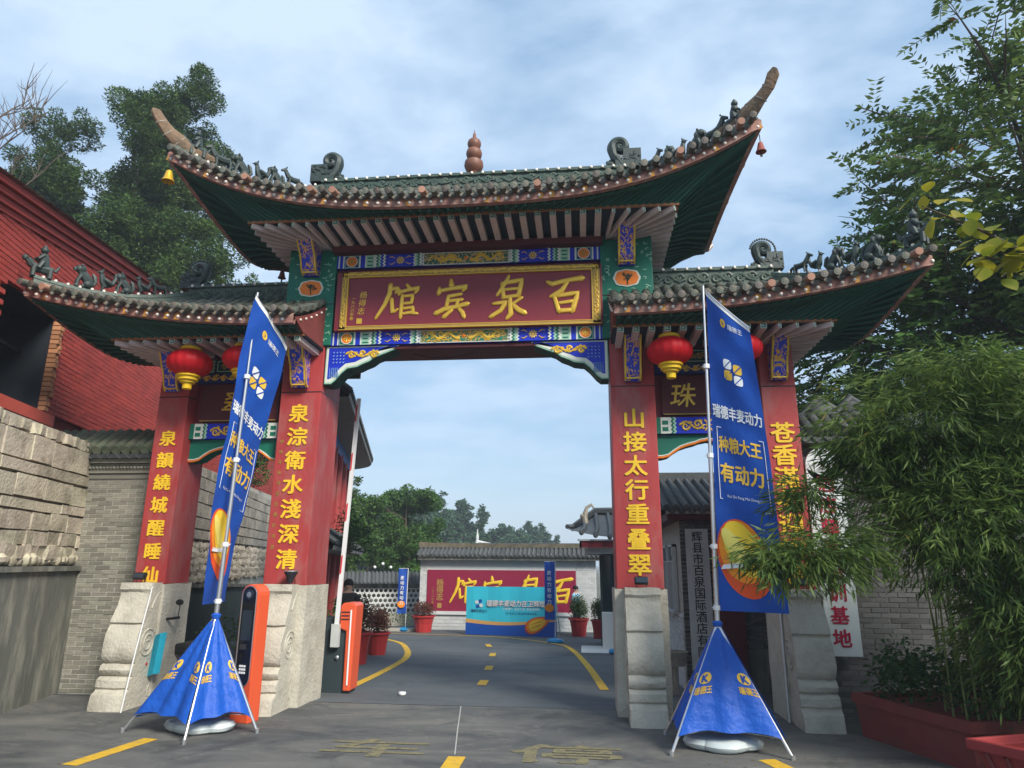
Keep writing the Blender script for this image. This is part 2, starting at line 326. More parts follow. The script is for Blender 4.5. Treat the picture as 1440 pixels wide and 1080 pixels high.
    def build(s, name, mats, parent=None, smooth=False, label=None, stuff=False, bevel=0., fix=False):
        o_ = org(parent); me = bpy.data.meshes.new(name)
        me.from_pydata([(v[0]-o_.x, v[1]-o_.y, v[2]-o_.z) for v in s.v], [], s.f)
        if not isinstance(mats, (list, tuple)): mats = [mats]
        for m_ in mats: me.materials.append(M[m_] if isinstance(m_, str) else m_)
        if len(mats) > 1: me.polygons.foreach_set('material_index', s.m)
        if fix or bevel:
            bm = bmesh.new(); bm.from_mesh(me); bmesh.ops.recalc_face_normals(bm, faces=bm.faces)
            if bevel: bmesh.ops.bevel(bm, geom=[e for e in bm.edges if len(e.link_faces) == 2 and e.calc_face_angle(0) > .5], offset=bevel, segments=2, profile=.6, affect='EDGES', clamp_overlap=True)
            bm.to_mesh(me); bm.free()
        if smooth:
            me.polygons.foreach_set('use_smooth', [True]*len(me.polygons))
            try: me.set_sharp_from_angle(angle=R(40))
            except Exception: pass
        me.update()
        o = bpy.data.objects.new(name, me); link(o, parent)
        if parent is None: ORG[o.name] = Vector((0, 0, 0))
        else: ORG[o.name] = Vector(o_)
        if label: o['label'] = label
        if stuff: o['kind'] = 'stuff'
        return o
def structure(o): o['kind'] = 'structure'; return o
def inst(me, name, parent, matw):
    o = bpy.data.objects.new(name, me); link(o, parent); o_ = org(parent); mm = matw.copy(); mm.translation = mm.translation-o_; o.matrix_local = mm; return o
def meshonly(mb, name, mats, **kw):
    o = mb.build(name, mats, None, **kw); me = o.data; bpy.data.objects.remove(o); return me
def frame(p, x, y, z): return Matrix(((x[0], y[0], z[0], p[0]), (x[1], y[1], z[1], p[1]), (x[2], y[2], z[2], p[2]), (0, 0, 0, 1)))
def copy_tree(o, parent=None, loc=None):
    c = o.copy(); C.objects.link(c); ORG[c.name] = ORG.get(o.name, Vector((0, 0, 0)))
    if parent is not None: c.parent = parent
    if loc is not None: c.location = loc; ORG[c.name] = Vector(loc)
    for ch in list(o.children): copy_tree(ch, c)
    return c
TX = {}
def text_raw(st, bold=.0, ext=.0):
    k = (st, bold, ext)
    if k in TX: return TX[k]
    c = bpy.data.curves.new('t', 'FONT'); c.body = st; c.offset = bold; c.extrude = ext; c.resolution_u = 3
    o = bpy.data.objects.new('t', c); C.objects.link(o)
    ev = o.evaluated_get(bpy.context.evaluated_depsgraph_get()); me = ev.to_mesh()
    TX[k] = ([tuple(v.co) for v in me.vertices], [tuple(p.vertices) for p in me.polygons]); ev.to_mesh_clear()
    bpy.data.objects.remove(o); bpy.data.curves.remove(c); return TX[k]
def put_text(m, st, size, fn, bold=.015, ext=0., mi=0, sx=1., italic=0., center=True):
    """fn(a, b, d) -> xyz, a right, b up, in metres, d outwards"""
    vs, fs = text_raw(st, 0., ext)
    xs = [v[0] for v in vs]; w = (max(xs)+min(xs))/2 if center else 0
    sh = [(0, 0)] if bold < .006 else [(math.cos(q)*bold, math.sin(q)*bold*.8) for q in (.4, 1.65, 2.9, 4.2, 5.4)]+[(0, 0)]
    for k, (dx, dy) in enumerate(sh): m.add([fn(((v[0]-w)+dx+italic*v[1])*size*sx, (v[1]+dy-.38)*size, v[2]*size+k*.0003) for v in vs], fs, mi)
def flat(o, ux=Vector((1, 0, 0)), uz=Vector((0, 0, 1))):
    n = ux.cross(uz); o = Vector(o)
    return lambda a, b, d: o+ux*a+uz*b+n*d
def Gz(y): return -0.04*min(max(y-.4, 0), 16)

# ------------------------------------------------------------ ground
m = MB()
m.grid([[(x, y, 0) for y in (-300, -40, -9, 0, .38)] for x in (-300, -30, -7, 0, 7, 30, 300)]); structure(m.build('forecourt', 'old_asphalt'))
m = MB(); ys = [.385, 2, 4, 6, 8, 10, 12, 14, 16, 16.4, 20, 30]
m.grid([[(x, y, Gz(y)-.003) for y in ys] for x in (-30, -8, -4, 0, 4, 8, 30)]); structure(m.build('road', 'asphalt'))
m = MB()
for xs in ((-700, -30), (30, 700)): m.grid([[(x, y, Gz(y)-.01) for y in ys] for x in xs])
m.grid([[(x, y, -.66) for y in (30, 60, 200, 900)] for x in (-700, -60, 0, 60, 700)])
structure(m.build('ground', 'earth'))
def mark(name, pts, w, mt='road_yellow', z=.004):
    m = MB(); row = []
    for i, p in enumerate(pts):
        a = Vector(pts[max(i-1, 0)]); b = Vector(pts[min(i+1, len(pts)-1)]); d = (b-a).normalized(); n = Vector((-d.y, d.x))
        ww = w[i] if isinstance(w, (list, tuple)) else w
        row.append([(p[0]+n.x*ww/2, p[1]+n.y*ww/2, Gz(p[1]+n.y*ww/2)+z), (p[0]-n.x*ww/2, p[1]-n.y*ww/2, Gz(p[1]-n.y*ww/2)+z)])
    m.grid(row); return structure(m.build(name, mt))
def smooth_pts(pts, k=6):
    out_ = []
    for i in range(len(pts)-1):
        p0 = Vector(pts[max(i-1, 0)]); p1 = Vector(pts[i]); p2 = Vector(pts[i+1]); p3 = Vector(pts[min(i+2, len(pts)-1)])
        for j in range(k):
            t = j/k; out_.append(.5*((2*p1)+(p2-p0)*t+(2*p0-5*p1+4*p2-p3)*t*t+(-p0+3*p1-3*p2+p3)*t**3))
    out_.append(Vector(pts[-1])); return out_
mark('road_line', smooth_pts([(-1.98, 2.0), (-2.10, 4.2), (-2.35, 6.8), (-2.95, 9.3), (-3.9, 11.9), (-5.4, 13.8), (-8, 15.4)]), .15)
mark('road_line', smooth_pts([(1.93, 2.3), (1.67, 6.2), (1.25, 10.5), (.7, 12.4), (-1.3, 15.0), (-4.5, 15.9), (-9, 16.2)]), .14)
mark('road_line', [(-.02, 2.5), (-.06, 3.15)], .15)
mark('road_line', [(-.22, 4.75), (-.28, 5.5)], .15)
mark('road_line', [(-.52, 7.7), (-.60, 8.6)], .15)
mark('road_line', [(-.95, 10.6), (-1.15, 11.6)], .15)
mark('road_line', [(.395, -2.02), (.40, -3.4)], .17)
mark('road_line', [(-2.72, -1.05), (-2.95, -2.0), (-3.1, -3.1)][:2], .001)
bpy.data.objects.remove(bpy.data.objects['road_line.007']) if 'road_line.007' in bpy.data.objects else None
mark('road_line', [(-2.9, -1.75), (-3.05, -2.75)], .17)
mark('road_line', [(3.35, -1.75), (3.55, -2.35), (3.7, -3.0)], .17)
mark('lane_joint', [(.02, .35), (.10, -.2), (.20, -.9), (.36, -1.95)], .012, 'white_line')
m = MB(); m.b2(-9, 6, .372, .392, -.02, .0025); structure(m.build('pavement_seam', 'black'))
for cxp, ch in ((-.42, '车'), (1.48, '停')):
    m = MB(); put_text(m, ch, 1.15, lambda a, b, d, cxp=cxp: (cxp-.05+a, -1.80+b*.62, .005+d*.2), .02); structure(m.build('faded_road_marking', 'faded_yellow'))
m = MB(); m.lathe([(.001, -.055), (.05, -.055), (.055, -.03), (.05, -.02)], (-.98, 1.2, 0.03), 14); tag(m.build('cup_lid', 'white_metal'), 'small white plastic lid lying on the asphalt by the barrier', 'lid')

def litter():
    rg = random.Random(77); m = MB()
    for k in range(150):
        x = rg.uniform(2.2, 4.8) if k % 3 else rg.uniform(-6, 3.5); y = rg.uniform(-3.2, -.2) if k % 3 else rg.uniform(-3.2, 2); a = rg.uniform(0, 6.3); l = rg.uniform(.012, .030)
        c, s = math.cos(a)*l, math.sin(a)*l; z = Gz(y)+.006; m.add([(x-c, y-s, z), (x+s*.3, y-c*.3, z+.006), (x+c, y+s, z+.003), (x-s*.3, y+c*.3, z+.004)], [(0, 1, 2, 3)])
    m.build('fallen_leaves', 'litter', None, stuff=True)
mat('litter', (.20, .15, .05), .8, .3, 10, rand=.5, huer=.06); litter()
# ============================================================ THE GATE
gate = thing('memorial_gateway', 'tall red and green paifang gateway with upturned tiled roofs across the road', 'gateway', (0, .36, 0))
V = Vector
SG = (-1, 1)
def stone_jit(m, amt, sc_=3, seed=0):
    for i, v in enumerate(m.v):
        p = V(v)*sc_+V((seed, seed*2, 0)); n = noise.noise_vector(p); m.v[i] = (v[0]+n.x*amt, v[1]+n.y*amt, v[2]+n.z*amt)
# ---- pillars
COUP = {(-4.29, 0): '泉韻繞城醒睡仙', (-2.36, 0): '泉淙衛水淺深清', (2.36, 0): '山接太行重叠翠', (4.29, 0): '苍香滿苑迎怡客'}
def pillar(cx, w, depth, ztop, coup, zt, zb, size, zred=1.5):
    p = MB(); p.b2(cx-w/2, cx+w/2, 0, depth, zred, ztop); pil = p.build('pillar', 'red_paint', gate, bevel=.012)
    # stone plinth, slightly rough
    m = MB(); nz = 7; e = .03
    for a, b in (((cx-w/2-e, -e), (cx+w/2+e, -e)), ((cx+w/2+e, -e), (cx+w/2+e, depth+e)), ((cx+w/2+e, depth+e), (cx-w/2-e, depth+e)), ((cx-w/2-e, depth+e), (cx-w/2-e, -e))):
        m.grid([[(a[0]+(b[0]-a[0])*i/5, a[1]+(b[1]-a[1])*i/5, -.1+(zred+.1)*j/nz+.0) for j in range(nz+1)] for i in range(6)])
    m.add([(cx-w/2-e, -e, zred), (cx+w/2+e, -e, zred), (cx+w/2+e, depth+e, zred), (cx-w/2-e, depth+e, zred)], [(0, 1, 2, 3)])
    stone_jit(m, .012, 4, cx); m.build('plinth', 'stone', pil)
    g = M['yellow_char']
    n = len(coup)
    for i, ch in enumerate(coup):
        z = zt-(zt-zb)*i/(n-1); m = MB(); put_text(m, ch, size, flat((cx-.0, -.004, z)), .026, .03, sx=1.10); m.build('couplet_character', 'yellow_char', pil)
    return pil
pillar(-4.29, .45, .60, 4.72, COUP[(-4.29, 0)], 3.52, 1.62, .235)
pl2 = pillar(-2.36, .60, .75, 4.86, COUP[(-2.36, 0)], 3.86, 1.84, .275)
pl3 = pillar(2.36, .60, .75, 4.86, COUP[(2.36, 0)], 3.72, 1.80, .285)
pl4 = pillar(4.29, .45, .60, 4.72, COUP[(4.29, 0)], 3.50, 1.72, .29)
m = MB()   # small signature column beside the left couplet
for i, ch in enumerate('甲申年秋月吉日書於百泉'): put_text(m, ch, .06, flat((-2.575, -.004, 3.45-i*.145)), .01, .01)
m.build('small_inscription', 'dull_gold', pl2, stuff=True)
for s in SG:      # horizontal joint seam on each red shaft
    m = MB(); m.b2(s*2.36-.301, s*2.36+.301, -.003, .75, 4.165, 4.18); m.build('joint', 'black', pl2 if s < 0 else pl3)
    m = MB(); m.b2(s*4.29-.226, s*4.29+.226, -.003, .6, 4.125, 4.14); m.build('joint', 'black', gate)
# ---- drum stones
PROF = [(0, 1.52), (-.24, 1.52), (-.25, 1.44), (-.22, 1.40), (-.225, 1.34), (-.25, 1.24), (-.31, 1.14), (-.36, 1.06), (-.365, 1.03), (-.335, 1.01), (-.37, .96), (-.41, .88), (-.435, .78), (-.44, .68), (-.43, .60), (-.40, .55), (-.375, .535), (-.42, .51), (-.445, .46), (-.43, .41), (-.39, .385), (-.43, .37), (-.47, .34), (-.475, .26), (-.45, .235), (-.47, .21), (-.53, .18), (-.555, .08), (-.57, -.05), (0, -.05)]
for cx, w in ((-4.29, .44), (-2.36, .44), (2.36, .43), (4.29, .44)):
    m = MB(); n = 6; rows = []
    for i in range(n+1):
        x = cx-w/2+w*i/n; k = 1-.05*abs(2*i/n-1)**3
        rows.append([(x, y*k-.031, z) for y, z in PROF])
    m.grid(rows)
    for i in (0, n):   # side faces as a fan of quads to the column
        vs = rows[i]; back = [(v[0], -.03, v[2]) for v in vs]
        m.grid([[back[j], vs[j]] for j in range(len(vs))])
    stone_jit(m, .010, 6, cx+3)
    d = m.build('drum_stone', 'stone', gate, smooth=True)
    for s in SG:      # carved spiral on each side face
        r = MB(); sp = []
        for k in range(46):
            a = k*.33; q = .175-.0032*k; sp.append((cx+s*(w/2+.002), -.20+q*math.cos(a), .76+q*1.12*math.sin(a)))
        r.tube(sp, .012, 6); r.build('carved_spiral', 'stone', d, smooth=True); r = MB(); r.tube([(cx+s*(w/2+.002), -.05-.03*math.sin(k*.8), .1+k*.035) for k in range(12)], .012, 6); r.build('carved_line', 'stone', d, smooth=True); r = MB()
        r.tube([(cx+s*(w/2+.002), -.04-.16*k/8, 1.40-.20*(k/8)**2) for k in range(9)], .010, 6)
        r.build('carved_line', 'stone', d, smooth=True)
# ---- scroll ornament generators
def scroll(m, x0, x1, z0, z1, y, mi, seed=0, turns=None, th=.012):
    rg = random.Random(seed); W = x1-x0; H = z1-z0; k = turns or max(2, int(W/(H*1.0))); cz = (z0+z1)/2
    pts = [(x0+W*i/40, y, cz+H*.26*math.sin(i/40*k*math.pi)) for i in range(41)]
    m.tube(pts, [th*(.6+.5*abs(math.sin(i*.7))) for i in range(41)], 5, mi, nrm=V((0, 1, 0)), squash=.5)
    for i in range(k):
        cxx = x0+W*(i+.5)/k; s = 1 if i % 2 else -1; r_ = H*.30
        m.tube([(cxx+r_*(1-j/14)*math.cos(j*.62+rg.random()*.1)*1.0, y, cz+s*H*.08+s*r_*(1-j/14)*math.sin(j*.62)) for j in range(13)], [th*(1.1-.05*j) for j in range(13)], 5, mi, nrm=V((0, 1, 0)), squash=.5)
        for q in range(3):
            a = rg.uniform(0, 6.28); m.tube([(cxx+W/k*.35*math.cos(a), y, cz+H*.3*math.sin(a)), (cxx+W/k*.35*math.cos(a)+.03, y, cz+H*.3*math.sin(a)+rg.uniform(-.01, .02)), (cxx+W/k*.35*math.cos(a)+.055, y, cz+H*.3*math.sin(a))], [th*.3, th, th*.2], 5, mi, nrm=V((0, 1, 0)), squash=.5)
def dragon(m, x0, x1, cz, H, y, mi, seed=0):
    rg = random.Random(seed); W = x1-x0; n = 44
    def P(t): return V((x0+W*t, y, cz+H*.24*math.sin(t*11)*(1-.3*t)))
    m.tube([P(i/n) for i in range(n+1)], [.004+.018*math.sin(min(1, (i/n)*1.3)*math.pi*.62) for i in range(n+1)], 6, mi, nrm=V((0, 1, 0)), squash=.5)
    h = P(1); m.ball(h, .034, 8, mi, (1.25, .3, .8))
    for q in range(4): m.tube([h, h+V((rg.uniform(.03, .07)*(1 if W > 0 else -1), 0, rg.uniform(-.05, .05)))], [.012, .003], 5, mi, nrm=V((0, 1, 0)), squash=.5)
    for q in range(22):
        t = rg.random()*.95; b = P(t); a = rg.choice((-1, 1)); l = rg.uniform(.03, .06)
        m.tube([b, b+V((rg.uniform(-.04, .04), 0, a*l*.7)), b+V((rg.uniform(-.06, .06), 0, a*l))], [.012, .010, .003], 5, mi, nrm=V((0, 1, 0)), squash=.5)
    for q in range(14):
        c = V((x0+W*rg.random(), y, cz+H*rg.uniform(-.40, .40))); m.tube([c-V((.03, 0, 0)), c, c+V((.03, 0, rg.uniform(-.012, .012)))], [.003, .010, .003], 5, mi, nrm=V((0, 1, 0)), squash=.5)
BM = ['blue_paint', 'cream', 'green_paint', 'gold', 'pale_green', 'orange', 'dull_gold', 'deep_blue', 'dragon_green', 'dragon_dark']
def rosette(m, cx, cz, r, y, mi=3, petals=8):
    m.lathe([(r*.28, -.004), (r*.3, .004)], (cx, y, cz), 10, mi, rot=Matrix.Rotation(R(90), 3, 'X'))
    for k in range(petals):
        a = 2*math.pi*k/petals; m.tube([(cx+math.cos(a)*r*.35, y, cz+math.sin(a)*r*.35), (cx+math.cos(a)*r*.7, y, cz+math.sin(a)*r*.7), (cx+math.cos(a)*r, y, cz+math.sin(a)*r)], [r*.06, r*.16, r*.05], 5, mi, nrm=V((0, 1, 0)), squash=.4)
def ring(m, cx, cz, r, w, y, mi):
    m.tube([(cx+r*math.cos(a*math.pi/12), y, cz+r*math.sin(a*math.pi/12)) for a in range(25)], w, 5, mi, cap=False, nrm=V((0, 1, 0)), squash=.4)
def zig(m, x, z0, z1, y, amp, w, mi):
    n = 8; pts = [(x+(amp if i % 2 else -amp), z0+(z1-z0)*i/n) for i in range(n+1)]
    for i in range(n):
        (a, b), (c, d) = pts[i], pts[i+1]; m.add([(a-w/2, y, b), (a+w/2, y, b), (c+w/2, y, d), (c-w/2, y, d)], [(0, 1, 2, 3)], mi)
def rect(m, x0, x1, z0, z1, y, mi): m.add([(x0, y, z0), (x1, y, z0), (x1, y, z1), (x0, y, z1)], [(0, 1, 2, 3)], mi)
def painted_beam(x0, x1, z0, z1, yf, yb, kind='long', parent=gate, seed=1, mid=2):
    m = MB(); m.b2(x0, x1, yf, yb, z0, z1, 0); W = x1-x0; H = z1-z0; cz = (z0+z1)/2
    def y(k): return yf-.004*k
    for s in (1, -1):
        X = (lambda a, s=s: x0+a if s > 0 else x1-a)
        def rc(a, b, c, d, k, mi): rect(m, min(X(a), X(b)), max(X(a), X(b)), c, d, y(k), mi)
        if kind == 'long':
            rc(.03, .05, z0, z1, 1, 1); rc(.10, .12, z0, z1, 1, 1)
            rc(.13, .35, z0, z1, 1, 4); rc(.14, .34, z0+.012, z1-.012, 2, 2 if seed % 2 else 7); m.lathe([(H*.40, -.002), (H*.40, .002)], (X(.24), y(3), cz), 20, 5, rot=Matrix.Rotation(R(90), 3, 'X')); ring(m, X(.24), cz, H*.42, .006, y(3)-.002, 1); rosette(m, X(.24), cz, H*.33, y(4), 3 if seed % 2 else 6)
            rc(.35, .37, z0, z1, 1, 1); rc(.44, .46, z0, z1, 1, 1)
            rc(.46, .60, z0, z1, 1, 4)
            for q in range(3): rc(.48, .56, z0+H*(.12+.3*q), z0+H*(.22+.3*q), 2, 2)
            for q, (mi, ww) in enumerate(((1, .05), (2, .035), (4, .04), (0, .04), (1, .03))): zig(m, X(.60+.035*q), z0, z1, y(2+q), .014, ww, mi)
            rc(.60, .64, z0, z1, 1, 4)
            rosette(m, X(.98), cz, H*.34, y(2), 3, 10); ring(m, X(.98), cz, H*.2, .004, y(2), 1)
            for q in (-1, 1):
                for r_ in (-1, 1): m.tube([(X(.98)+q*.08, y(2), cz+r_*H*.15), (X(.98)+q*.13, y(2), cz+r_*H*.32), (X(.98)+q*.17, y(2), cz+r_*H*.25)], [.004, .009, .003], 5, 3, nrm=V((0, 1, 0)), squash=.4)
            for q, (mi, ww) in enumerate(((1, .03), (4, .04), (2, .035), (1, .04))): zig(m, X(1.20+.032*q), z0, z1, y(2+q), .014, ww, mi)
            dragon(m, X(1.42), (x0+x1)/2-(.10 if s > 0 else -.10), cz, H, y(3), 3 if mid == 2 else 6, seed+s)
        else:
            rc(0, .07, z0, z1, 1, 2); rc(.07, .20, z0, z1, 1, 1)
            for q in range(2): rc(.09, .17, z0+H*(.15+.4*q), z0+H*(.40+.4*q), 2, 2)
            for q, (mi, ww) in enumerate(((1, .04), (2, .03), (4, .03))): zig(m, X(.20+.028*q), z0, z1, y(2+q), .012, ww, mi)
    if kind == 'long':
        rect(m, x0+1.32, x1-1.32, z0, z1, y(1), 1); rect(m, x0+1.34, x1-1.34, z0+.014, z1-.014, y(2), 8 if seed % 2 else 9)
        m.ball(((x0+x1)/2, y(3), cz), .028, 8, 5, (1, .4, 1))
    else:
        rosette(m, (x0+x1)/2, cz, H*.42, y(2), 3, 6); scroll(m, x0+.32, (x0+x1)/2-.06, z0+.02, z1-.02, y(2), 3, seed, 2, .016); scroll(m, (x0+x1)/2+.06, x1-.32, z0+.02, z1-.02, y(2), 3, seed+1, 2, .016)
    return m.build('painted_beam', BM, parent)
# ---- centre bay
m = MB(); m.b2(-1.98, 1.98, .06, .62, 4.84, 6.44); m.build('lintel', 'maroon', gate)
painted_beam(-1.97, 1.97, 6.07, 6.27, -.02, .06, seed=2, mid=2)
painted_beam(-1.97, 1.97, 4.86, 5.055, -.02, .06, seed=5, mid=2)
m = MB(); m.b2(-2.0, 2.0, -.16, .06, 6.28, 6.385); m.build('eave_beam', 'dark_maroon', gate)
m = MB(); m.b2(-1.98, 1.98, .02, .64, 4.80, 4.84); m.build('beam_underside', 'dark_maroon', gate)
# plaque
SX0, SX1, SZ0, SZ1, SY = -1.82, 1.95, 5.065, 5.955, -.10
pq = MB(); pq.b2(SX0-.09, SX1+.03, SY, .06, SZ0-.01, SZ1+.01); pq = pq.build('name_plaque', 'sign_maroon', gate, bevel=.008)
m = MB(); fwid = .075
for a, b, c, d in ((SX0, SX1, SZ1-fwid, SZ1), (SX0, SX1, SZ0, SZ0+.035), (SX0, SX0+.085, SZ0, SZ1), (SX1-.105, SX1, SZ0, SZ1)): m.b2(a, b, SY-.03, SY+.01, c, d, 0)
m.build('plaque_frame', ['dull_gold'], pq)
m = MB(); scroll(m, SX0+.05, SX1-.05, SZ1-fwid+.008, SZ1-.008, SY-.035, 0, 3, 40, .008)
for s, xx, ww in ((-1, SX0+.042, .062), (1, SX1-.052, .075)):
    for k in range(13):
        z = SZ0+.05+k*.066; m.tube([(xx+ww*.42*math.cos(j*.6+k)*(1-j/12), SY-.035, z+.028*math.sin(j*.6+k)) for j in range(9)], [.009]*8+[.004], 5, 0, nrm=V((0, 1, 0)), squash=.6)
m.build('frame_carving', 'gold', pq)
m = MB()
for a, b, c, d in ((SX0+.088, SX1-.108, SZ1-fwid-.012, SZ1-fwid-.002), (SX0+.088, SX1-.108, SZ0+.037, SZ0+.045), (SX0+.087, SX0+.097, SZ0+.045, SZ1-fwid-.012), (SX1-.118, SX1-.108, SZ0+.045, SZ1-fwid-.012), (SX0-.01, SX1+.01, SZ0-.008, SZ0-.001)): m.b2(a, b, SY-.035, SY, c, d)
m.build('frame_edge', 'gold', pq)
STR = {'guan': [[(-1.122, 5.7, 0.026), (-1.13, 5.56, 0.026), (-1.199, 5.387, 0.022), (-1.32, 5.183, 0.015)], [(-1.127, 5.625, 0.02), (-1.007, 5.645, 0.018), (-1.041, 5.568, 0.013)], [(-1.096, 5.477, 0.02), (-1.076, 5.267, 0.022), (-0.995, 5.318, 0.011)], [(-0.88, 5.696, 0.015), (-0.837, 5.639, 0.024)], [(-0.988, 5.62, 0.015), (-0.989, 5.55, 0.022)], [(-0.975, 5.582, 0.02), (-0.831, 5.615, 0.02), (-0.703, 5.634, 0.026), (-0.751, 5.558, 0.013)], [(-0.939, 5.53, 0.018), (-0.947, 5.344, 0.02), (-0.954, 5.183, 0.018)], [(-0.933, 5.511, 0.015), (-0.783, 5.524, 0.02), (-0.799, 5.409, 0.018), (-0.921, 5.399, 0.015)], [(-0.928, 5.32, 0.015), (-0.774, 5.339, 0.02), (-0.774, 5.246, 0.018)], [(-0.935, 5.242, 0.015), (-0.814, 5.259, 0.018), (-0.708, 5.24, 0.015)]],
'bin': [[(-0.226, 5.743, 0.018), (-0.217, 5.656, 0.031)], [(-0.392, 5.628, 0.015), (-0.402, 5.539, 0.026)], [(-0.397, 5.576, 0.02), (-0.211, 5.61, 0.022), (0.008, 5.632, 0.029), (-0.051, 5.564, 0.013)], [(-0.072, 5.519, 0.018), (-0.255, 5.488, 0.022), (-0.285, 5.323, 0.02)], [(-0.26, 5.414, 0.018), (-0.057, 5.435, 0.02)], [(-0.122, 5.414, 0.018), (-0.136, 5.323, 0.018)], [(-0.439, 5.231, 0.026), (-0.321, 5.29, 0.026), (-0.158, 5.323, 0.024), (0.026, 5.368, 0.026)], [(-0.201, 5.279, 0.018), (-0.317, 5.175, 0.024)], [(-0.103, 5.299, 0.018), (-0.047, 5.235, 0.024), (-0.023, 5.166, 0.022)]],
'quan': [[(0.621, 5.779, 0.014), (0.588, 5.697, 0.024), (0.454, 5.484, 0.017)], [(0.52, 5.663, 0.021), (0.546, 5.445, 0.021)], [(0.53, 5.663, 0.021), (0.808, 5.707, 0.028), (0.759, 5.463, 0.024)], [(0.555, 5.564, 0.017), (0.748, 5.579, 0.017)], [(0.533, 5.442, 0.021), (0.758, 5.471, 0.021)], [(0.634, 5.442, 0.021), (0.65, 5.193, 0.028), (0.593, 5.124, 0.017)], [(0.399, 5.353, 0.017), (0.581, 5.373, 0.024), (0.508, 5.25, 0.024), (0.358, 5.155, 0.021)], [(0.809, 5.437, 0.017), (0.675, 5.341, 0.017)], [(0.658, 5.359, 0.017), (0.76, 5.249, 0.028), (0.85, 5.204, 0.028)]],
'bai': [[(1.172, 5.665, 0.017), (1.245, 5.626, 0.028), (1.446, 5.676, 0.024), (1.673, 5.704, 0.031)], [(1.463, 5.654, 0.017), (1.378, 5.524, 0.028), (1.217, 5.434, 0.017)], [(1.271, 5.432, 0.021), (1.335, 5.207, 0.024)], [(1.277, 5.439, 0.021), (1.603, 5.481, 0.028), (1.523, 5.211, 0.028)], [(1.316, 5.331, 0.017), (1.542, 5.359, 0.021)], [(1.325, 5.217, 0.024), (1.523, 5.225, 0.024)]]}
def brush(m, key, fn, k=1., n=8, sq=.55, mi=0):
    for st in STR[key]:
        pts = [fn(a, b) for a, b, w in st]; ws = [w*k for a, b, w in st]
        P = []; Wd = []
        for i in range(len(pts)-1):
            for j in range(4): t = j/4; P.append(pts[i].lerp(pts[i+1], t)); Wd.append(ws[i]+(ws[i+1]-ws[i])*t)
        P.append(pts[-1]); Wd.append(ws[-1])
        d0 = (P[0]-P[1]).normalized(); d1 = (P[-1]-P[-2]).normalized()
        P = [P[0]+d0*Wd[0]*.8]+P+[P[-1]+d1*Wd[-1]*.9]; Wd = [Wd[0]*.35]+Wd+[Wd[-1]*.25]
        m.tube(P, Wd, n, mi, nrm=V((0, 1, 0)), squash=sq)
for key in ('guan', 'bin', 'quan', 'bai'):
    m = MB(); brush(m, key, lambda a, b: V((a*1.0+.03, SY-.008, b+.045)), 1.45); m.build('brush_character', 'gold', pq, smooth=True)
m = MB()
for i, ch in enumerate('杨得志'): put_text(m, ch, .115, flat((-1.50-.010*i, SY-.002, 5.60-.125*i)), .0, .03, italic=.12)
m.b2(-1.575, -1.495, SY-.006, SY, 5.155, 5.235); put_text(m, '印', .07, flat((-1.535, SY-.008, 5.195)), .0, .02)
for i, ch in enumerate('一九八六年春'): put_text(m, ch, .06, flat((-1.64-.003*i, SY-.002, 5.55-.062*i)), .0, .02)
m.build('signature', 'gold', pq)
# green cladding boxes with medallions
for s in SG:
    m = MB(); m.b2(s*2.335-.37, s*2.335+.37, -.03, .78, 4.865, 6.62); cl = m.build('green_cladding', 'green_paint', gate, bevel=.01)
    m = MB(); m.b2(s*2.335-.372, s*2.335+.372, -.034, .3, 5.50, 5.512); m.build('joint', 'black', cl)
    for nm, k, mt, yy in (('medallion_rim', 1.0, 'cream', -.036), ('medallion', .86, 'orange', -.042)):
        m = MB(); poly = []
        for i in range(40):
            a = i/40*2*math.pi; q = 1+.035*math.cos(8*a)-.03*math.cos(4*a); poly.append((s*2.335+math.cos(a)*.195*k*q, 5.76+math.sin(a)*.135*k*q))
        m.prism(poly, yy-.004, yy+.012); m.build(nm, mt, cl)
    m = MB(); rg = random.Random(s+5)
    for k in range(22):
        a = rg.uniform(0, 6.28); q = rg.uniform(0, .8); cx_, cz_ = s*2.335+math.cos(a)*.11*q, 5.76+math.sin(a)*.075*q
        m.tube([(cx_, -.05, cz_), (cx_+rg.uniform(-.03, .03), -.052, cz_+.02), (cx_+rg.uniform(-.04, .04), -.05, cz_+.03)], [.004, .009, .003], 5, 0, nrm=V((0, 1, 0)), squash=.5)
    m.tube([(s*2.335, -.05, 5.76), (s*2.335+.01, -.05, 5.66)], .008, 5); m.build('medallion_flower', 'dark_green', cl)
    m = MB()
    for k in range(70):
        cx_, cz_ = s*2.335+rg.uniform(-.34, .34), rg.uniform(4.92, 6.5)
        if abs(cx_-s*2.335) < .21 and abs(cz_-5.76) < .17: continue
        q = rg.uniform(.018, .034); a0 = rg.uniform(0, 6)
        m.tube([(cx_+q*math.cos(a0+j*.6), -.036, cz_+q*.7*math.sin(a0+j*.6)*(1-.06*j)) for j in range(7)], .006, 4, 0, nrm=V((0, 1, 0)), squash=.5)
    m.build('cloud_motifs', 'pale_green', cl, stuff=True)
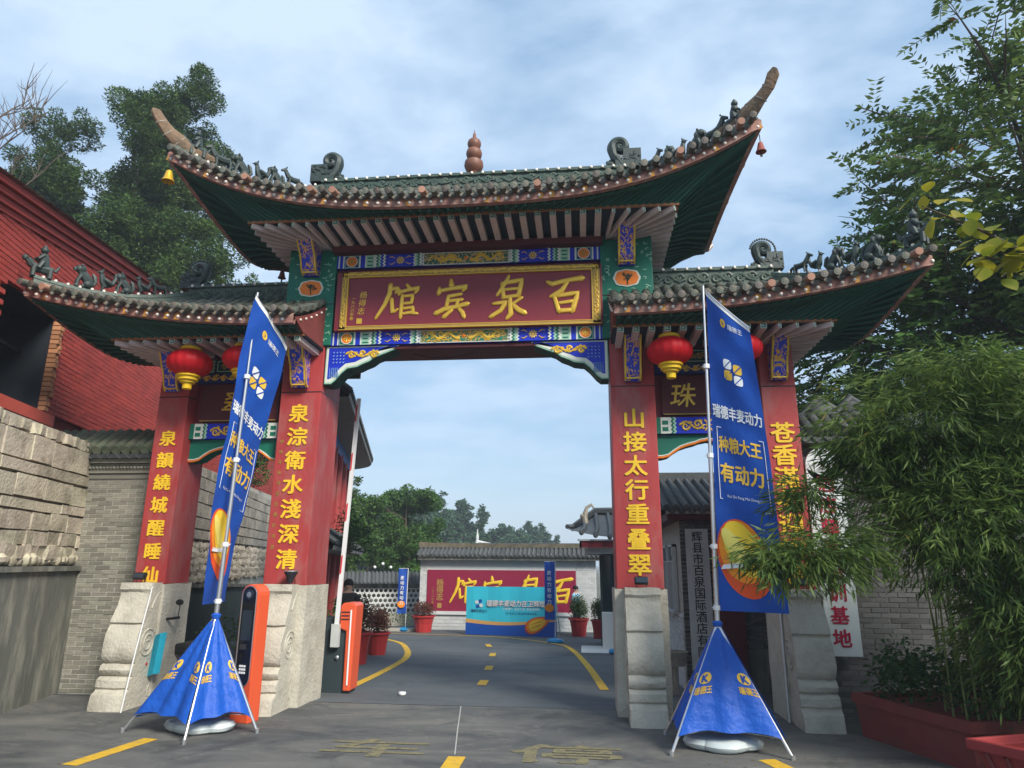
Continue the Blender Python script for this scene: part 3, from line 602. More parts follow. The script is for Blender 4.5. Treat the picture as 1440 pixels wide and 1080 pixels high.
# corbels (carved beam ends)
def corbel(cx, ztop, h, proj, w=.24, par=gate):
    pf = [(0, 0), (-.95, 0), (-1, -.08), (-1, -.16), (-.90, -.22), (-.80, -.34), (-.66, -.46), (-.50, -.58), (-.40, -.72), (-.34, -.86), (-.24, -.95), (-.12, -1), (0, -1)]
    P = [(a*proj-.035, ztop+b*h) for a, b in pf]
    m = MB(); m.prism(P, cx-w/2, cx+w/2, 0, lambda a, y, b: (y, a, b)); c = m.build('corbel', 'blue_paint', par)
    Q = P[1:-1]
    m = MB()
    for s in SG: m.grid([[(cx+s*w/2-s*.0, a-.008, b) for a, b in Q], [(cx+s*(w/2-.026), a-.008, b) for a, b in Q]])
    for q in (0, 1): m.box((cx, Q[1+q*8][0]-.008, Q[1+q*8][1]), (w*.8, .012, .02))
    m.build('corbel_gilding', 'gold', c)
    m = MB(); m.grid([[(cx-w/2+.03, a-.006, b) for a, b in Q], [(cx+w/2-.03, a-.006, b) for a, b in Q]]); m.build('corbel_painting', 'dragon_blue', c)
    m = MB()
    for s in SG: m.grid([[(cx+s*w/2+s*.003, a, b) for a, b in Q], [(cx+s*w/2+s*.003, a+.03, b) for a, b in Q]])
    m.build('corbel_edge', 'gold', c)
    m = MB()
    for s in SG: m.prism([(a+.03*(1 if a < -.05 else 0), b) for a, b in P], cx+s*(w/2+.001)-.001, cx+s*(w/2+.001)+.001, 0, lambda a, y, b: (y, a, b))
    m.build('corbel_side', 'dragon_blue', c)
    return c
for s in SG:
    corbel(s*2.335, 6.56, .62, .46); corbel(s*2.36, 4.90, .68, .34, .23); corbel(s*4.29, 4.82, .62, .30, .22)
# spandrel brackets under the centre beam
BP = [(0, 4.28), (.11, 4.28), (.17, 4.33), (.26, 4.44), (.34, 4.51), (.48, 4.53), (.56, 4.57), (.66, 4.61), (.74, 4.67), (.9, 4.73), (1.04, 4.79), (1.10, 4.855), (0, 4.855)]
for s in SG:
    fx = lambda a, s=s: s*(2.045-a)
    def fm(a, y, b, s=s): return (s*(2.045-a), y, b)
    m = MB(); m.prism(BP, .03, .30, 0, fm); br = m.build('spandrel_bracket', 'dark_green', gate)
    def shr(d): return [(max(d*.6, a-d*.35), b+(d if b < 4.85 else -d*.3)) if a > 0 else (d*.6, b+(d if b < 4.85 else -d*.3)) for a, b in BP]
    for nm, d, mt, yy in (('bracket_rim', .012, 'pale_green', .022), ('bracket_inlay', .03, 'cream', .018), ('bracket_panel', .085, 'blue_paint', .014)):
        m = MB(); m.prism([p for p in shr(d)], yy, yy+.02, 0, fm); m.build(nm, mt, br)
    m = MB(); cx = fx(.52); scroll(m, min(fx(.30), fx(.80)), max(fx(.30), fx(.80)), 4.66, 4.80, .010, 0, 4, 3, .018); m.build('bracket_scroll', 'gold', br)
    m = MB()
    for k in range(7): q = .02*k; m.tube([(fx(.07+q*.3), .01, 4.40+q), (fx(.22-q*.2), .01, 4.40+q)], .004, 4, 0, nrm=V((0, 1, 0)))
    for k in range(5): m.tube([(fx(.08+.03*k), .01, 4.38), (fx(.08+.03*k), .01, 4.53)], .004, 4, 0, nrm=V((0, 1, 0)))
    for k in range(16): a = random.Random(k).uniform(0, 6); m.tube([(fx(.12+.05*(k % 4)), .01, 4.6+.05*(k//4)), (fx(.14+.05*(k % 4)), .01, 4.62+.05*(k//4))], [.012, .004], 5, 0, nrm=V((0, 1, 0)))
    m.build('bracket_fretwork', 'flag_white' if 0 else 'pale_blue', br) if 'pale_blue' in M else m.build('bracket_fretwork', mat('pale_blue', (.16, .30, .62), .5), br, stuff=True)
# ---- side bays
for s in SG:
    a, b = (2.66, 4.065) if s > 0 else (-4.065, -2.66); c = (a+b)/2
    m = MB(); m.b2(a, b, .22, .50, 3.50, 4.78); m.build('side_lintel', 'maroon', gate)
    painted_beam(a, b, 3.53, 3.755, .14, .215, 'short', seed=8+s)
    m = MB(); m.b2(a, b, .16, .215, 4.52, 4.74, 0); rect(m, a+.30, b-.30, 4.545, 4.715, .15, 1); rect(m, a+.32, b-.32, 4.56, 4.70, .146, 0)
    for q in SG:
        X = (lambda t, q=q: a+t if q > 0 else b-t); rect(m, min(X(.05), X(.18)), max(X(.05), X(.18)), 4.53, 4.73, .154, 1); rect(m, min(X(.07), X(.16)), max(X(.07), X(.16)), 4.55, 4.62, .150, 0); rect(m, min(X(.07), X(.16)), max(X(.07), X(.16)), 4.64, 4.71, .150, 0); zig(m, X(.21), 4.53, 4.73, .15, .012, .03, 1); zig(m, X(.25), 4.53, 4.73, .146, .012, .02, 1)
    scroll(m, a+.36, b-.36, 4.575, 4.69, .142, 2, 3, 6, .012); m.build('upper_beam', ['dark_green', 'pale_green', 'dull_gold'], gate)
    m = MB(); m.b2(a, b, .10, .215, 4.37, 4.50, 0); scroll(m, a+.12, b-.12, 4.385, 4.485, .096, 1, 5, 9, .014); m.build('blue_beam', ['deep_blue', 'gold'], gate)
    m = MB(); m.b2(a+.10, b-.10, .17, .22, 3.80, 4.33); sp = m.build('side_plaque', 'dark_maroon', gate)
    m = MB(); put_text(m, '珠' if s > 0 else '翠', .36, flat((c-.32 if s > 0 else c-.10, .165, 4.07)), .008, .03, italic=.15); m.build('plaque_character', 'gold' if s > 0 else 'gold', sp)
    m = MB(); m.b2(a+.12, b-.12, .15, .17, 3.795, 3.81); m.build('plaque_edge', 'dull_gold', sp)
    # cusped apron
    W = b-a; low = [(0, 3.20), (.08, 3.20), (.16, 3.22), (.24, 3.28), (.32, 3.33), (.42, 3.365), (.52, 3.39), (.60, 3.42), (.66, 3.43), (.70, 3.44)]
    pl = [(a+t, z) for t, z in low]+[(b-t, z) for t, z in reversed(low)]
    m = MB(); m.prism(pl+[(b, 3.525), (a, 3.525)], .20, .42); ap = m.build('cusped_apron', 'green_paint', gate)
    m = MB(); m.tube([(x, .195, z+.01) for x, z in pl], .014, 6); m.build('apron_edge', 'orange', ap)
    m = MB(); m.tube([(x, .192, z+.034) for x, z in pl], .010, 6); m.build('apron_line', 'cream', ap)

# ============================================================ roofs
def disc_mesh():
    m = MB(); rt = Matrix.Rotation(R(90), 3, 'X')
    m.lathe([(.046, .16), (.050, 0.0), (.045, -.012), (.038, -.012), (.034, -.004), (.018, -.004), (.014, -.014), (.002, -.016)], (0, 0, 0), 14, 0, rot=rt)
    # petals
    for k in range(6): a = k*math.pi/3; m.box((math.cos(a)*.028, .004-.002, math.sin(a)*.028), (.012, .012, .012))
    return meshonly(m, 'eave_tile', 'tile_end', smooth=True)
def drip_mesh():
    m = MB(); P = []; n = 8
    for i in range(n+1):
        x = -.082+.164*i/n; u = 2*i/n-1; zt = -.030*(1-u*u); zl = zt-.020-.050*(1-abs(u))**.8
        P.append((x, zt, zl))
    m.grid([[(x, -.018, zl), (x, .0, zt), (x, .16, zt+.0)] for x, zt, zl in P]); m.grid([[(x, -.006, zl), (x, .012, zt-.012), (x, .16, zt-.012)] for x, zt, zl in P]); m.grid([[(x, -.018, zl), (x, -.006, zl)] for x, zt, zl in P])
    return meshonly(m, 'drip_tile', 'tile_end', smooth=True)
def cover_mesh():
    m = MB(); rows = []
    for yy, r_ in ((0, .066), (.03, .062), (.29, .054)): rows.append([(r_*math.cos(a), yy, r_*math.sin(a)-.008) for a in [math.pi*i/8 for i in range(9)]])
    m.grid(rows); m.add([r for r in rows[0]], [tuple(range(8, -1, -1))]); return meshonly(m, 'roof_tile', 'tile', smooth=True)
ME_DISC, ME_DRIP, ME_COV = disc_mesh(), drip_mesh(), cover_mesh()
ME_PINK = ME_DISC.copy(); ME_PINK.materials[0] = M['tile_pink']
SKC = {}
def skin_mesh(name, V_, E_, Rd, mt, sub=1):
    me = bpy.data.meshes.new(name); me.from_pydata([tuple(v) for v in V_], E_, []); o = bpy.data.objects.new(name, me); C.objects.link(o)
    o.modifiers.new('s', 'SKIN'); o.modifiers.new('u', 'SUBSURF').levels = sub
    for i, r_ in enumerate(Rd):
        q = me.skin_vertices[0].data[i]; q.radius = (r_, r_) if isinstance(r_, (int, float)) else r_
    me.skin_vertices[0].data[0].use_root = True
    dg = bpy.context.evaluated_depsgraph_get(); m2 = bpy.data.meshes.new_from_object(o.evaluated_get(dg)); m2.name = name
    bpy.data.objects.remove(o); m2.materials.clear(); m2.materials.append(M[mt]); m2.polygons.foreach_set('use_smooth', [True]*len(m2.polygons)); return m2
# ridge beasts: sitting animals about 0.22 m tall, facing +X
def beast(v):
    m = MB(); T = m.tube; B = m.ball
    if v == 0:      # sitting lion
        T([(-.075, 0, .03), (-.05, 0, .10), (0, 0, .16), (.03, 0, .20)], [.05, .058, .055, .045], 8); B((.05, 0, .225), .050, 8, 0, (1.1, 1, 1)); B((.095, 0, .215), .028, 6); B((.02, 0, .215), .055, 8, 0, (.8, 1.15, 1.1))
        for s in SG: B((-.05, s*.04, .045), .045, 8, 0, (1.2, .8, 1)); T([(.03, s*.03, .15), (.06, s*.032, .07), (.055, s*.032, 0)], [.025, .020, .018], 6); B((.07, s*.032, .012), .022, 6); B((.035, s*.035, .27), .016, 6); B((0, s*.035, .015), .022, 6)
        T([(-.10, 0, .04), (-.13, 0, .10), (-.11, 0, .17), (-.085, 0, .20)], [.020, .024, .026, .012], 6)
    elif v == 1:    # standing horse
        T([(-.09, 0, .12), (0, 0, .115), (.06, 0, .125)], [.045, .040, .042], 8); T([(.06, 0, .13), (.10, 0, .19), (.12, 0, .235)], [.038, .030, .026], 8); T([(.11, 0, .235), (.15, 0, .215), (.175, 0, .20)], [.028, .022, .016], 6)
        for s in SG:
            for q in (-.09, .06): T([(q, s*.028, .11), (q-.008, s*.03, .05), (q, s*.03, 0)], [.022, .014, .015], 6)
            B((.105, s*.018, .265), .012, 6)
        T([(-.12, 0, .13), (-.155, 0, .10), (-.16, 0, .04)], [.016, .020, .010], 6)
        for q in range(4): B((.065+.016*q, 0, .17+.025*q), .022, 6, 0, (.8, .5, 1))
    elif v == 2:    # phoenix
        T([(-.03, 0, .06), (.0, 0, .12), (.02, 0, .18), (.03, 0, .225)], [.035, .048, .034, .026], 8); B((.04, 0, .245), .030, 8); T([(.06, 0, .245), (.095, 0, .235)], [.014, .003], 5); T([(.03, 0, .265), (.015, 0, .305)], [.014, .006], 5)
        for s in SG: T([(0, s*.045, .15), (-.05, s*.055, .12), (-.10, s*.05, .10)], [.024, .028, .008], 6); T([(0, s*.02, .07), (.005, s*.022, 0)], [.012, .014], 5)
        T([(-.04, 0, .08), (-.10, 0, .12), (-.13, 0, .20), (-.12, 0, .27)], [.026, .028, .026, .008], 6)
    else:           # rider on a beast
        T([(-.10, 0, .09), (0, 0, .10), (.08, 0, .11)], [.055, .05, .05], 8); T([(.08, 0, .12), (.13, 0, .18)], [.042, .034], 8); B((.155, 0, .19), .034, 8)
        for s in SG:
            for q in (-.08, .07): T([(q, s*.035, .10), (q, s*.038, 0)], [.026, .022], 6)
            T([(0, s*.05, .17), (.03, s*.06, .09)], [.026, .020], 6); T([(0, s*.045, .25), (.04, s*.05, .20), (.07, s*.01, .20)], [.020, .017, .014], 6)
        T([(-.01, 0, .13), (-.01, 0, .20), (0, 0, .27)], [.055, .052, .040], 8); B((0, 0, .315), .040, 10); B((0, 0, .352), .022, 6)
        T([(-.12, 0, .10), (-.16, 0, .17)], [.022, .010], 6)
    return meshonly(m, 'ridge_beast', 'beast', smooth=True)
BEASTS = [beast(i) for i in range(4)]
def owl_mesh(crest=True):
    m = MB(); pts = []
    for k in range(30):      # big curled tail
        a = -.5+k*.30; q = .132-.0045*k; pts.append((.06+q*math.cos(a), 0, .36+q*math.sin(a)))
    m.tube([(.03, 0, .02), (.10, 0, .12), (.16, 0, .22)]+pts, [.07, .072, .062]+[.072-.0010*k for k in range(30)], 8, nrm=V((0, 1, 0)), squash=1.3)
    m.b2(-.24, .02, -.07, .07, 0, .30); m.b2(-.20, .14, -.085, .085, 0, .10); m.ball((.20, 0, .07), .06, 8, 0, (1.3, 1, .9)); m.ball((.25, 0, .11), .03, 6)
    for q in range(3): m.ball((.18+.03*q, 0, .16-.03*q), .03, 6)
    rg = random.Random(3)
    for s in SG:
        for k in range(26):
            cx_, cz_ = rg.uniform(-.22, .0), rg.uniform(.03, .28); m.ball((cx_, s*.07, cz_), rg.uniform(.014, .028), 6)
        for k in range(7): m.tube([(-.02+.02*k, s*.08, .12), (.0+.02*k, s*.085, .18)], [.010, .006], 5)
    if crest:
        for k in range(16): a = .2+k*.2; m.ball((.06+.205*math.cos(a), 0, .36+.205*math.sin(a)), .022, 5)
    return meshonly(m, 'ridge_dragon', 'beast', smooth=True)
OWL, OWL2 = owl_mesh(False), owl_mesh(True)
def lp(a, b, t): return a+(b-a)*t
class Roof: pass
def make_roof(kind, sgns, ui, c, L, Lm, Rr, D, Dm, ymid, ze, rise, zr, zm, pw, raf, seed, sag=.10):
    """kind main: both ends hipped; side: hip at one end only. raf=(U, yf, yb, z)"""
    rg = random.Random(seed)
    def k_(u): return max(0., (u-c)/(L-c))
    def eave(u, fb): k = k_(u); return V((u, ymid+fb*lp(Dm, D, k**2.5), ze+rise*k**pw))
    def seave(t): k = abs(t); return V((lp(Lm, L, k**2), ymid+D*t, ze+rise*(.12+.88*k**1.8)))
    def hip(t): return V((lp(Rr, L, t), 0, (1-t)**2*zr+2*t*(1-t)*zm+t*t*(ze+rise+.04)))
    def top(u, fb):
        if u <= Rr: return V((u, ymid, zr))
        t = (u-Rr)/(L-Rr); h = hip(t); return V((u, ymid+fb*D*t, h.z))
    def slp(u, fb, v): e = eave(u, fb); h = top(u, fb); ln = (h-e).length; q = e.lerp(h, v); q.z -= sag*math.sin(math.pi*v)*min(1, ln/1.2); return q
    def sslp(t, v): e = seave(t); k = abs(t); h = hip(k); h.y = ymid+D*t; q = e.lerp(h, v); q.z -= sag*math.sin(math.pi*v)*min(1, (h-e).length/1.2); return q
    def W(q, s): return V((q.x*s, q.y, q.z))
    NU = 24
    us = [ui+(L-ui)*i/NU for i in range(NU+1)]
    m = MB()
    for s in sgns:
        for fb in (-1, 1): m.grid([[W(slp(u, fb, j/8), s) for j in range(9)] for u in us])
        m.grid([[W(sslp(-1+2*i/16, j/8), s) for j in range(9)] for i in range(17)])
    roof = m.build('tiled_roof', 'tile', gate, smooth=True)
    # tiles
    sp = .152; rest = MB()
    def tile_at(p, d, nrm, s, me, name, tilt=0):
        # p eave point, d direction up slope, nrm up normal
        y_ = d.normalized(); x_ = y_.cross(nrm).normalized(); z_ = x_.cross(y_)
        return inst(me, name, roof, frame(p, x_, y_, z_))
    def row(pt, s, objs, front):
        # pt(v)->world point; place end disc, covers
        e = pt(0); e2 = pt(.04); d = (e2-e).normalized(); n_ = V((0, 0, 1))
        if objs:
            flat_d = V((d.x, d.y, 0)).normalized(); o = tile_at(e-flat_d*.035+V((0, 0, .060+rg.uniform(-.006, .006))), flat_d+V((0, 0, .12)), n_, s, ME_PINK if rg.random() < .10 else ME_DISC, 'eave_tile')
        Ls = 0; v = 0; pts = [e]
        N_ = 24; acc = 0; prev = e; lst = [e]
        for i in range(1, N_+1):
            q = pt(i/N_); acc += (q-prev).length; prev = q
            if acc > .26: lst.append(q); acc = 0
        for i in range(len(lst)-1):
            a, b = lst[i], lst[i+1]; dd = (b-a)
            if objs and i < 1: tile_at(a+V((0, 0, .035)), dd, n_, s, ME_COV, 'roof_tile')
            else:
                y_ = dd.normalized(); x_ = y_.cross(n_).normalized(); z_ = x_.cross(y_)
                rows = []
                for tt, r_ in ((0, .066), (1.08, .054)): rows.append([a+V((0, 0, .035))+dd*tt+x_*(r_*math.cos(math.pi*h/5))+z_*(r_*math.sin(math.pi*h/5)-.008) for h in range(6)])
                rest.grid(rows); rest.add(rows[0], [tuple(range(6))])
    def drip(pt0, pt1):
        e = (pt0(0)+pt1(0))/2; e2 = (pt0(.05)+pt1(.05))/2; d = e2-e; fd = V((d.x, d.y, 0)).normalized()
        tile_at(e-fd*.060+V((0, 0, .062+rg.uniform(-.004, .004))), fd+V((0, 0, .1)), V((0, 0, 1)), 1, ME_DRIP, 'drip_tile')
    for s in sgns:
        n = int((L-ui-.05)/sp)
        u0_ = ui+(.0 if kind == 'main' else .06)
        fr = []
        for i in range(n+1):
            u = u0_+sp*i+(sp/2 if kind == 'main' else 0)
            if u > L-.03: break
            f = (lambda v, u=u, s=s: W(slp(u, -1, v), s)); fr.append(f); row(f, s, True, True)
            g = (lambda v, u=u, s=s: W(slp(u, 1, v), s)); row(g, s, False, False)
        for a, b in zip(fr[:-1], fr[1:]): drip(a, b)
        if kind == 'main' and s > 0: drip((lambda v: W(slp(sp/2, -1, v), 1)), (lambda v: W(slp(sp/2, -1, v), -1)))
        ns = int(2*D/sp)
        for i in range(1, ns):
            t = -1+2*i/ns; row((lambda v, t=t, s=s: W(sslp(t, v), s)), s, False, False)
    rest.build('upper_tiles', 'tile', roof, smooth=True, stuff=True)
    # eave board with nails and orange patches
    m = MB(); nail = MB(); pat = MB()
    for s in sgns:
        loop = [eave(lp(ui, L, i/40), -1) for i in range(41)]+[seave(-1+2*i/24) for i in range(1, 25)]+[eave(lp(L, ui, i/20), 1) for i in range(1, 21)]
        loop = [W(q, s) for q in loop]
        outw = []
        for i, q in enumerate(loop):
            a = loop[max(0, i-1)]; b = loop[min(len(loop)-1, i+1)]; d = (b-a); d.z = 0; d.normalize(); o = V((d.y, -d.x, 0))*s; outw.append(o)
        m.grid([[q+o*.0+V((0, 0, .03)), q+o*.035+V((0, 0, .005)), q+o*.035+V((0, 0, -.112)), q+o*-.03+V((0, 0, -.118)), q+o*-.05+V((0, 0, .0))] for q, o in zip(loop, outw)])
        acc = 0; cnt = 0
        for i in range(1, 66):
            a, b = loop[i-1], loop[i]; d = b-a; l = d.length; pos = (0.14-acc) if acc else 0.07
            pos = .145-acc
            while pos < l:
                q = a+d*(pos/l)+outw[i]*.038; nail.ball(q+V((0, 0, -.062)), .023, 8, 0, (1, 1, 1)); cnt += 1
                if cnt % 4 == 0 or rg.random() < .10:
                    dn = d.normalized(); qq = q+dn*.02; pat.beam(qq-dn*.030+V((0, 0, -.060)), qq+dn*.030+V((0, 0, -.060)), .008, .09)
                pos += .145
            acc = l-(pos-.145)
    fb_ = m.build('eave_board', 'fascia', roof); nail.build('eave_nails', 'nail_white', roof, smooth=True, stuff=True); pat.build('orange_glaze_patches', mat('glaze_orange', (.55, .26, .05), .6, .2, 20), roof)
    # soffit + fan ribs
    U, yf, yb, zrf = raf
    def inner_f(u, fb): return V((u*U/L if kind == 'main' else lp(ui, U, (u-ui)/(L-ui)), (yf if fb < 0 else yb), zrf+.10))
    def inner_s(t): return V((U, lp(yf, yb, (t+1)/2), zrf+.10))
    m = MB()
    for s in sgns:
        for fb in (-1, 1): m.grid([[W(eave(u, fb)+V((-.0, -fb*.03, -.115)), s), W((eave(u, fb)+V((0, 0, -.115))).lerp(inner_f(u, fb), .5)+V((0, 0, .05)), s), W(inner_f(u, fb), s)] for u in us])
        m.grid([[W(seave(t)+V((-.03, 0, -.115)), s), W((seave(t)+V((0, 0, -.115))).lerp(inner_s(t), .5)+V((0, 0, .05)), s), W(inner_s(t), s)] for t in [-1+2*i/20 for i in range(21)]])
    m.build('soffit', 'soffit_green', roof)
    def rib(a, b): 
        mid = a.lerp(b, .5)+V((0, 0, .05)); q = MB(); q.tube([a+V((0, 0, -.012)), mid+V((0, 0, -.012)), b+V((0, 0, -.012))], .022, 6); q.build('eave_rafter', 'rib_green', roof, smooth=True)
    for s in sgns:
        n = int((L-ui)/.125)
        for i in range(n):
            u = ui+.07+(L-ui-.12)*i/(n-1); a = eave(u, -1)+V((0, .05, -.12)); rib(W(a, s), W(inner_f(u, -1), s))
        for i in range(18): t = -1+2*(i+.5)/18; a = seave(t)+V((-.05, 0, -.12)); rib(W(a, s), W(inner_s(t), s))
    # ceiling above the box rafters and box rafters
    m = MB()
    for s in sgns: m.b2(s*ui if kind != 'main' else 0, s*U, yf+.02, yb-.02, zrf+.07, zrf+.095)
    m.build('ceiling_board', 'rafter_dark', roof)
    m = MB()
    for s in sgns: m.b2(s*ui if kind != 'main' else 0, s*(U+.02), yf-.02, yf+.015, zrf+.065, zrf+.10); m.b2(s*(U-.015), s*(U+.02), yf, yb, zrf+.065, zrf+.10)
    m.build('rafter_trim', mat('trim_brown', (.30, .12, .05), .6), roof)
    def box_rafter(a, b, fan=False):
        d = (a-b); d.z = 0; d.normalize(); q = MB(); w = .085 if not fan else .042
        q.beam(b, a, w, .075, 0); side = V((-d.y, d.x, 0))
        # end face fret
        c = a+d*.003; z = V((0, 0, 1))
        q.beam(a+d*.001-V((0, 0, 0)), a+d*.0025, w, .075, 1)
        h = w*.40; zh = .032
        for (x0, z0_, x1, z1_) in ((-h, -zh, h, -zh), (-h, zh, h, zh), (-h, -zh, -h, zh), (h, -zh, h, zh), (-h*.5, -zh*.2, h*.5, -zh*.2), (0, -zh*.2, 0, zh*.5), (-h*.5, zh*.5, -h*.5, -zh*.2)):
            p0 = c+side*x0+z*z0_; p1 = c+side*x1+z*z1_; q.beam(p0, p1, .009, .006, 2, upv=d)
        return q.build('box_rafter', ['rafter_pink', 'rafter_dark' if 0 else 'green_paint', 'cream'], roof)
    zc = zrf+.035
    inn = 2.06 if kind == 'main' else 4.08
    for s in sgns:
        st = .085 if kind == 'main' else ui+.10
        u = st
        while u < inn+.05: box_rafter(V((s*u, yf, zc)), V((s*u, .0, zc))); u += .205 if kind == 'main' else .20
        piv = V((s*(inn+.0), .0, zc)); nn = int((U-u)/.19)+1
        for i in range(nn):
            uu_ = lp(u, U-.04, i/max(1, nn-1)); box_rafter(V((s*uu_, yf, zc)), piv+V((s*.08*i/max(1, nn), 0, 0)), True)
        for i in range(4): yy = lp(yf+.19, -.06, i/3); box_rafter(V((s*U, yy, zc)), piv+V((s*.15, .03*i, 0)), True)
        yy = .10
        while yy < yb-.9*0-.05: 
            if yy < .75: box_rafter(V((s*U, yy, zc)), V((s*(inn+.3), yy, zc)))
            else: box_rafter(V((s*U, yy, zc)), V((s*(inn+.15), .75, zc)), True)
            yy += .17
    # ridge: box with scroll relief, cap and studs
    m = MB(); st = MB(); sc_ = MB()
    x0, x1 = (-(Rr+.05), Rr+.05) if kind == 'main' else (min(sgns[0]*(ui-.3), sgns[0]*(Rr+.05)), max(sgns[0]*(ui-.3), sgns[0]*(Rr+.05)))
    rh = .20 if kind == 'main' else .24
    m.b2(x0, x1, ymid-.07, ymid+.07, zr-.14, zr+rh-.02); m.b2(x0, x1, ymid-.10, ymid+.10, zr+rh-.03, zr+rh+.015); m.b2(x0, x1, ymid-.09, ymid+.09, zr-.03, zr+.0)
    scroll(sc_, x0+.05, x1-.05, zr+.0, zr+rh-.04, ymid-.085, 0, seed, int((x1-x0)/.17), .021)
    u = x0+.08
    while u < x1: st.ball((u, ymid-.11, zr+rh-.005), .024, 6); u += .17
    m.build('main_ridge', 'ridge_green', roof); sc_.build('ridge_carving', 'ridge_green', roof); 
    # hip ridges
    for s in sgns:
        for fb in (-1, 1):
            hp = []
            for i in range(15): t = i/14*.985; h = hip(t); hp.append(W(V((h.x, ymid+fb*D*t, h.z+.06)), s))
            q = MB(); q.tube(hp, .062, 6, squash=1.25); q.tube([p+V((0, 0, .085)) for p in hp], .05, 6); q.build('hip_ridge', 'ridge_green', roof)
            for i in range(1, 14): st.ball(hp[i]+V((0, -.05 if fb < 0 else .05, .12)), .022, 6)
            # beasts
            if fb < 0 or kind == 'main':
                for bi, t in enumerate((.24, .36, .47, .59, .71)):
                    h = hip(t); p = W(V((h.x, ymid+fb*D*t, h.z+.185)), s); dd = (W(V((L, ymid+fb*D, 0)), s)-W(V((Rr, ymid, 0)), s)).normalized()
                    me = BEASTS[(1, 0, 2, 0, 1)[bi] if kind == 'main' else (1, 2, 0, 2, 0)[bi]]; k = (1.1, 1.1, 1.2, 1.25, 1.3)[bi]*(1.0 if kind == 'main' else .92)
                    o = inst(me, 'ridge_beast', roof, frame(p, dd*k, V((-dd.y, dd.x, 0))*k, V((0, 0, k))))
                t = .86 if kind == 'main' else .95
                h = hip(t); p = W(V((h.x, ymid+fb*D*t, h.z+.16)), s); k = 1.15 if kind == 'main' else 1.3
                o = inst(BEASTS[3], 'ridge_figure', roof, frame(p, dd*k, V((-dd.y, dd.x, 0))*k, V((0, 0, k))))
            if kind == 'main':   # upturned horn
                tip = hp[-1]; dd = (hp[-1]-hp[-3]); dd.z = 0; dd.normalize(); q = MB()
                pts = [tip-dd*.55+V((0, 0, .05)), tip-dd*.25+V((0, 0, .06)), tip-dd*.05+V((0, 0, .12)), tip+dd*.09+V((0, 0, .21)), tip+dd*.21+V((0, 0, .33)), tip+dd*.30+V((0, 0, .46)), tip+dd*.325+V((0, 0, .51))]
                pts = [V(a) for a in pts]
                q.tube(pts, [.05, .11, .13, .11, .09, .075, .04], 12, nrm=V((-dd.y, dd.x, 0)), squash=.55); stone_jit(q, .03, 11, 1); q.build('upturned_horn', 'clay', roof, smooth=True)
                for kk in (1, 2, 3, 4): q = MB(); d3 = (pts[kk+1]-pts[kk]).normalized(); rr3 = [.11, .13, .11, .09][kk-1]-.002; q.tube([pts[kk]-d3*.006, pts[kk]+d3*.006], rr3, 12, nrm=V((-dd.y, dd.x, 0)), squash=.58); q.build('horn_joint', 'stone2', roof)
        o = inst(OWL if kind == 'main' else OWL2, 'ridge_dragon', roof, frame(V((s*(Rr), ymid, zr+rh)), V((-s, 0, 0))*1.05, V((0, -s, 0))*1.05, V((0, 0, 1.05))) if kind == 'main' else frame(V((s*(Rr), ymid, zr+rh-.02)), V((-s, 0, 0))*.88, V((0, -s, 0))*.88, V((0, 0, .88))))
    st.build('ridge_studs', 'nail_white', roof, smooth=True, stuff=True)
    roof['fn'] = kind
    roofs[kind+str(sgns)] = (roof, hip, W, D, ymid, L, ze+rise)
    # rear soffit edge closure for inner gable end
    if kind == 'side':
        s = sgns[0]; m = MB(); pr = [W(slp(ui, -1, j/8), s) for j in range(9)]+[W(slp(ui, 1, 1-j/8), s) for j in range(1, 9)]
        low = [W(V((ui, yf, zrf+.1)), s), W(V((ui, yb, zrf+.1)), s)]
        vs = pr+[low[1], low[0]]; m.add([v-V((s*.0, 0, .02)) for v in vs], [tuple(range(len(vs)))]); vs2 = [v-V((-s*.04, 0, .02)) for v in vs]; m.add(vs2, [tuple(range(len(vs)))]); 
        k = len(vs)
        m.v += []; 
        for i in range(k): a, b = vs[i]-V((0, 0, .02)), vs[(i+1) % k]-V((0, 0, .02)); m.add([a, b, b+V((s*.04, 0, 0)), a+V((s*.04, 0, 0))], [(0, 1, 2, 3)])
        m.build('gable_board', mat('gable_red', (.20, .05, .045), .7, .2, 8), roof)
        m = MB()
        for j in range(1, 8): q = W(slp(ui, -1, j/8), s); m.ball(q+V((-s*.01, 0, -.07)), .017, 6)
        m.build('gable_studs', 'nail_white', roof, stuff=True)
        for j in range(6):      # verge tiles ending the slope beside the pillar
            q = W(slp(ui, -1, .06+j*.15), s); dd = (W(slp(ui, -1, .1+j*.15), s)-q).normalized()
            inst(ME_COV, 'roof_tile', roof, frame(q+V((-s*.03, 0, .06)), dd, V((s, 0, 0)), dd.cross(V((s, 0, 0)))))
    return roof
roofs = {}
mainroof = make_roof('main', (-1, 1), 0, 0, 3.98, 3.62, 2.40, 1.68, 1.50, .36, 6.51, .80, 7.56, 6.84, 3.0, (2.98, -.82, 1.54, 6.37), 3)
make_roof('side', (1,), 2.08, 2.2, 5.82, 5.60, 4.40, 1.55, 1.38, .32, 4.945, .44, 5.74, 5.26, 2.0, (4.86, -.70, 1.34, 4.72), 4, .07)
make_roof('side', (-1,), 2.08, 2.2, 5.82, 5.60, 4.40, 1.55, 1.38, .32, 4.945, .44, 5.74, 5.26, 2.0, (4.86, -.70, 1.34, 4.72), 5, .07)
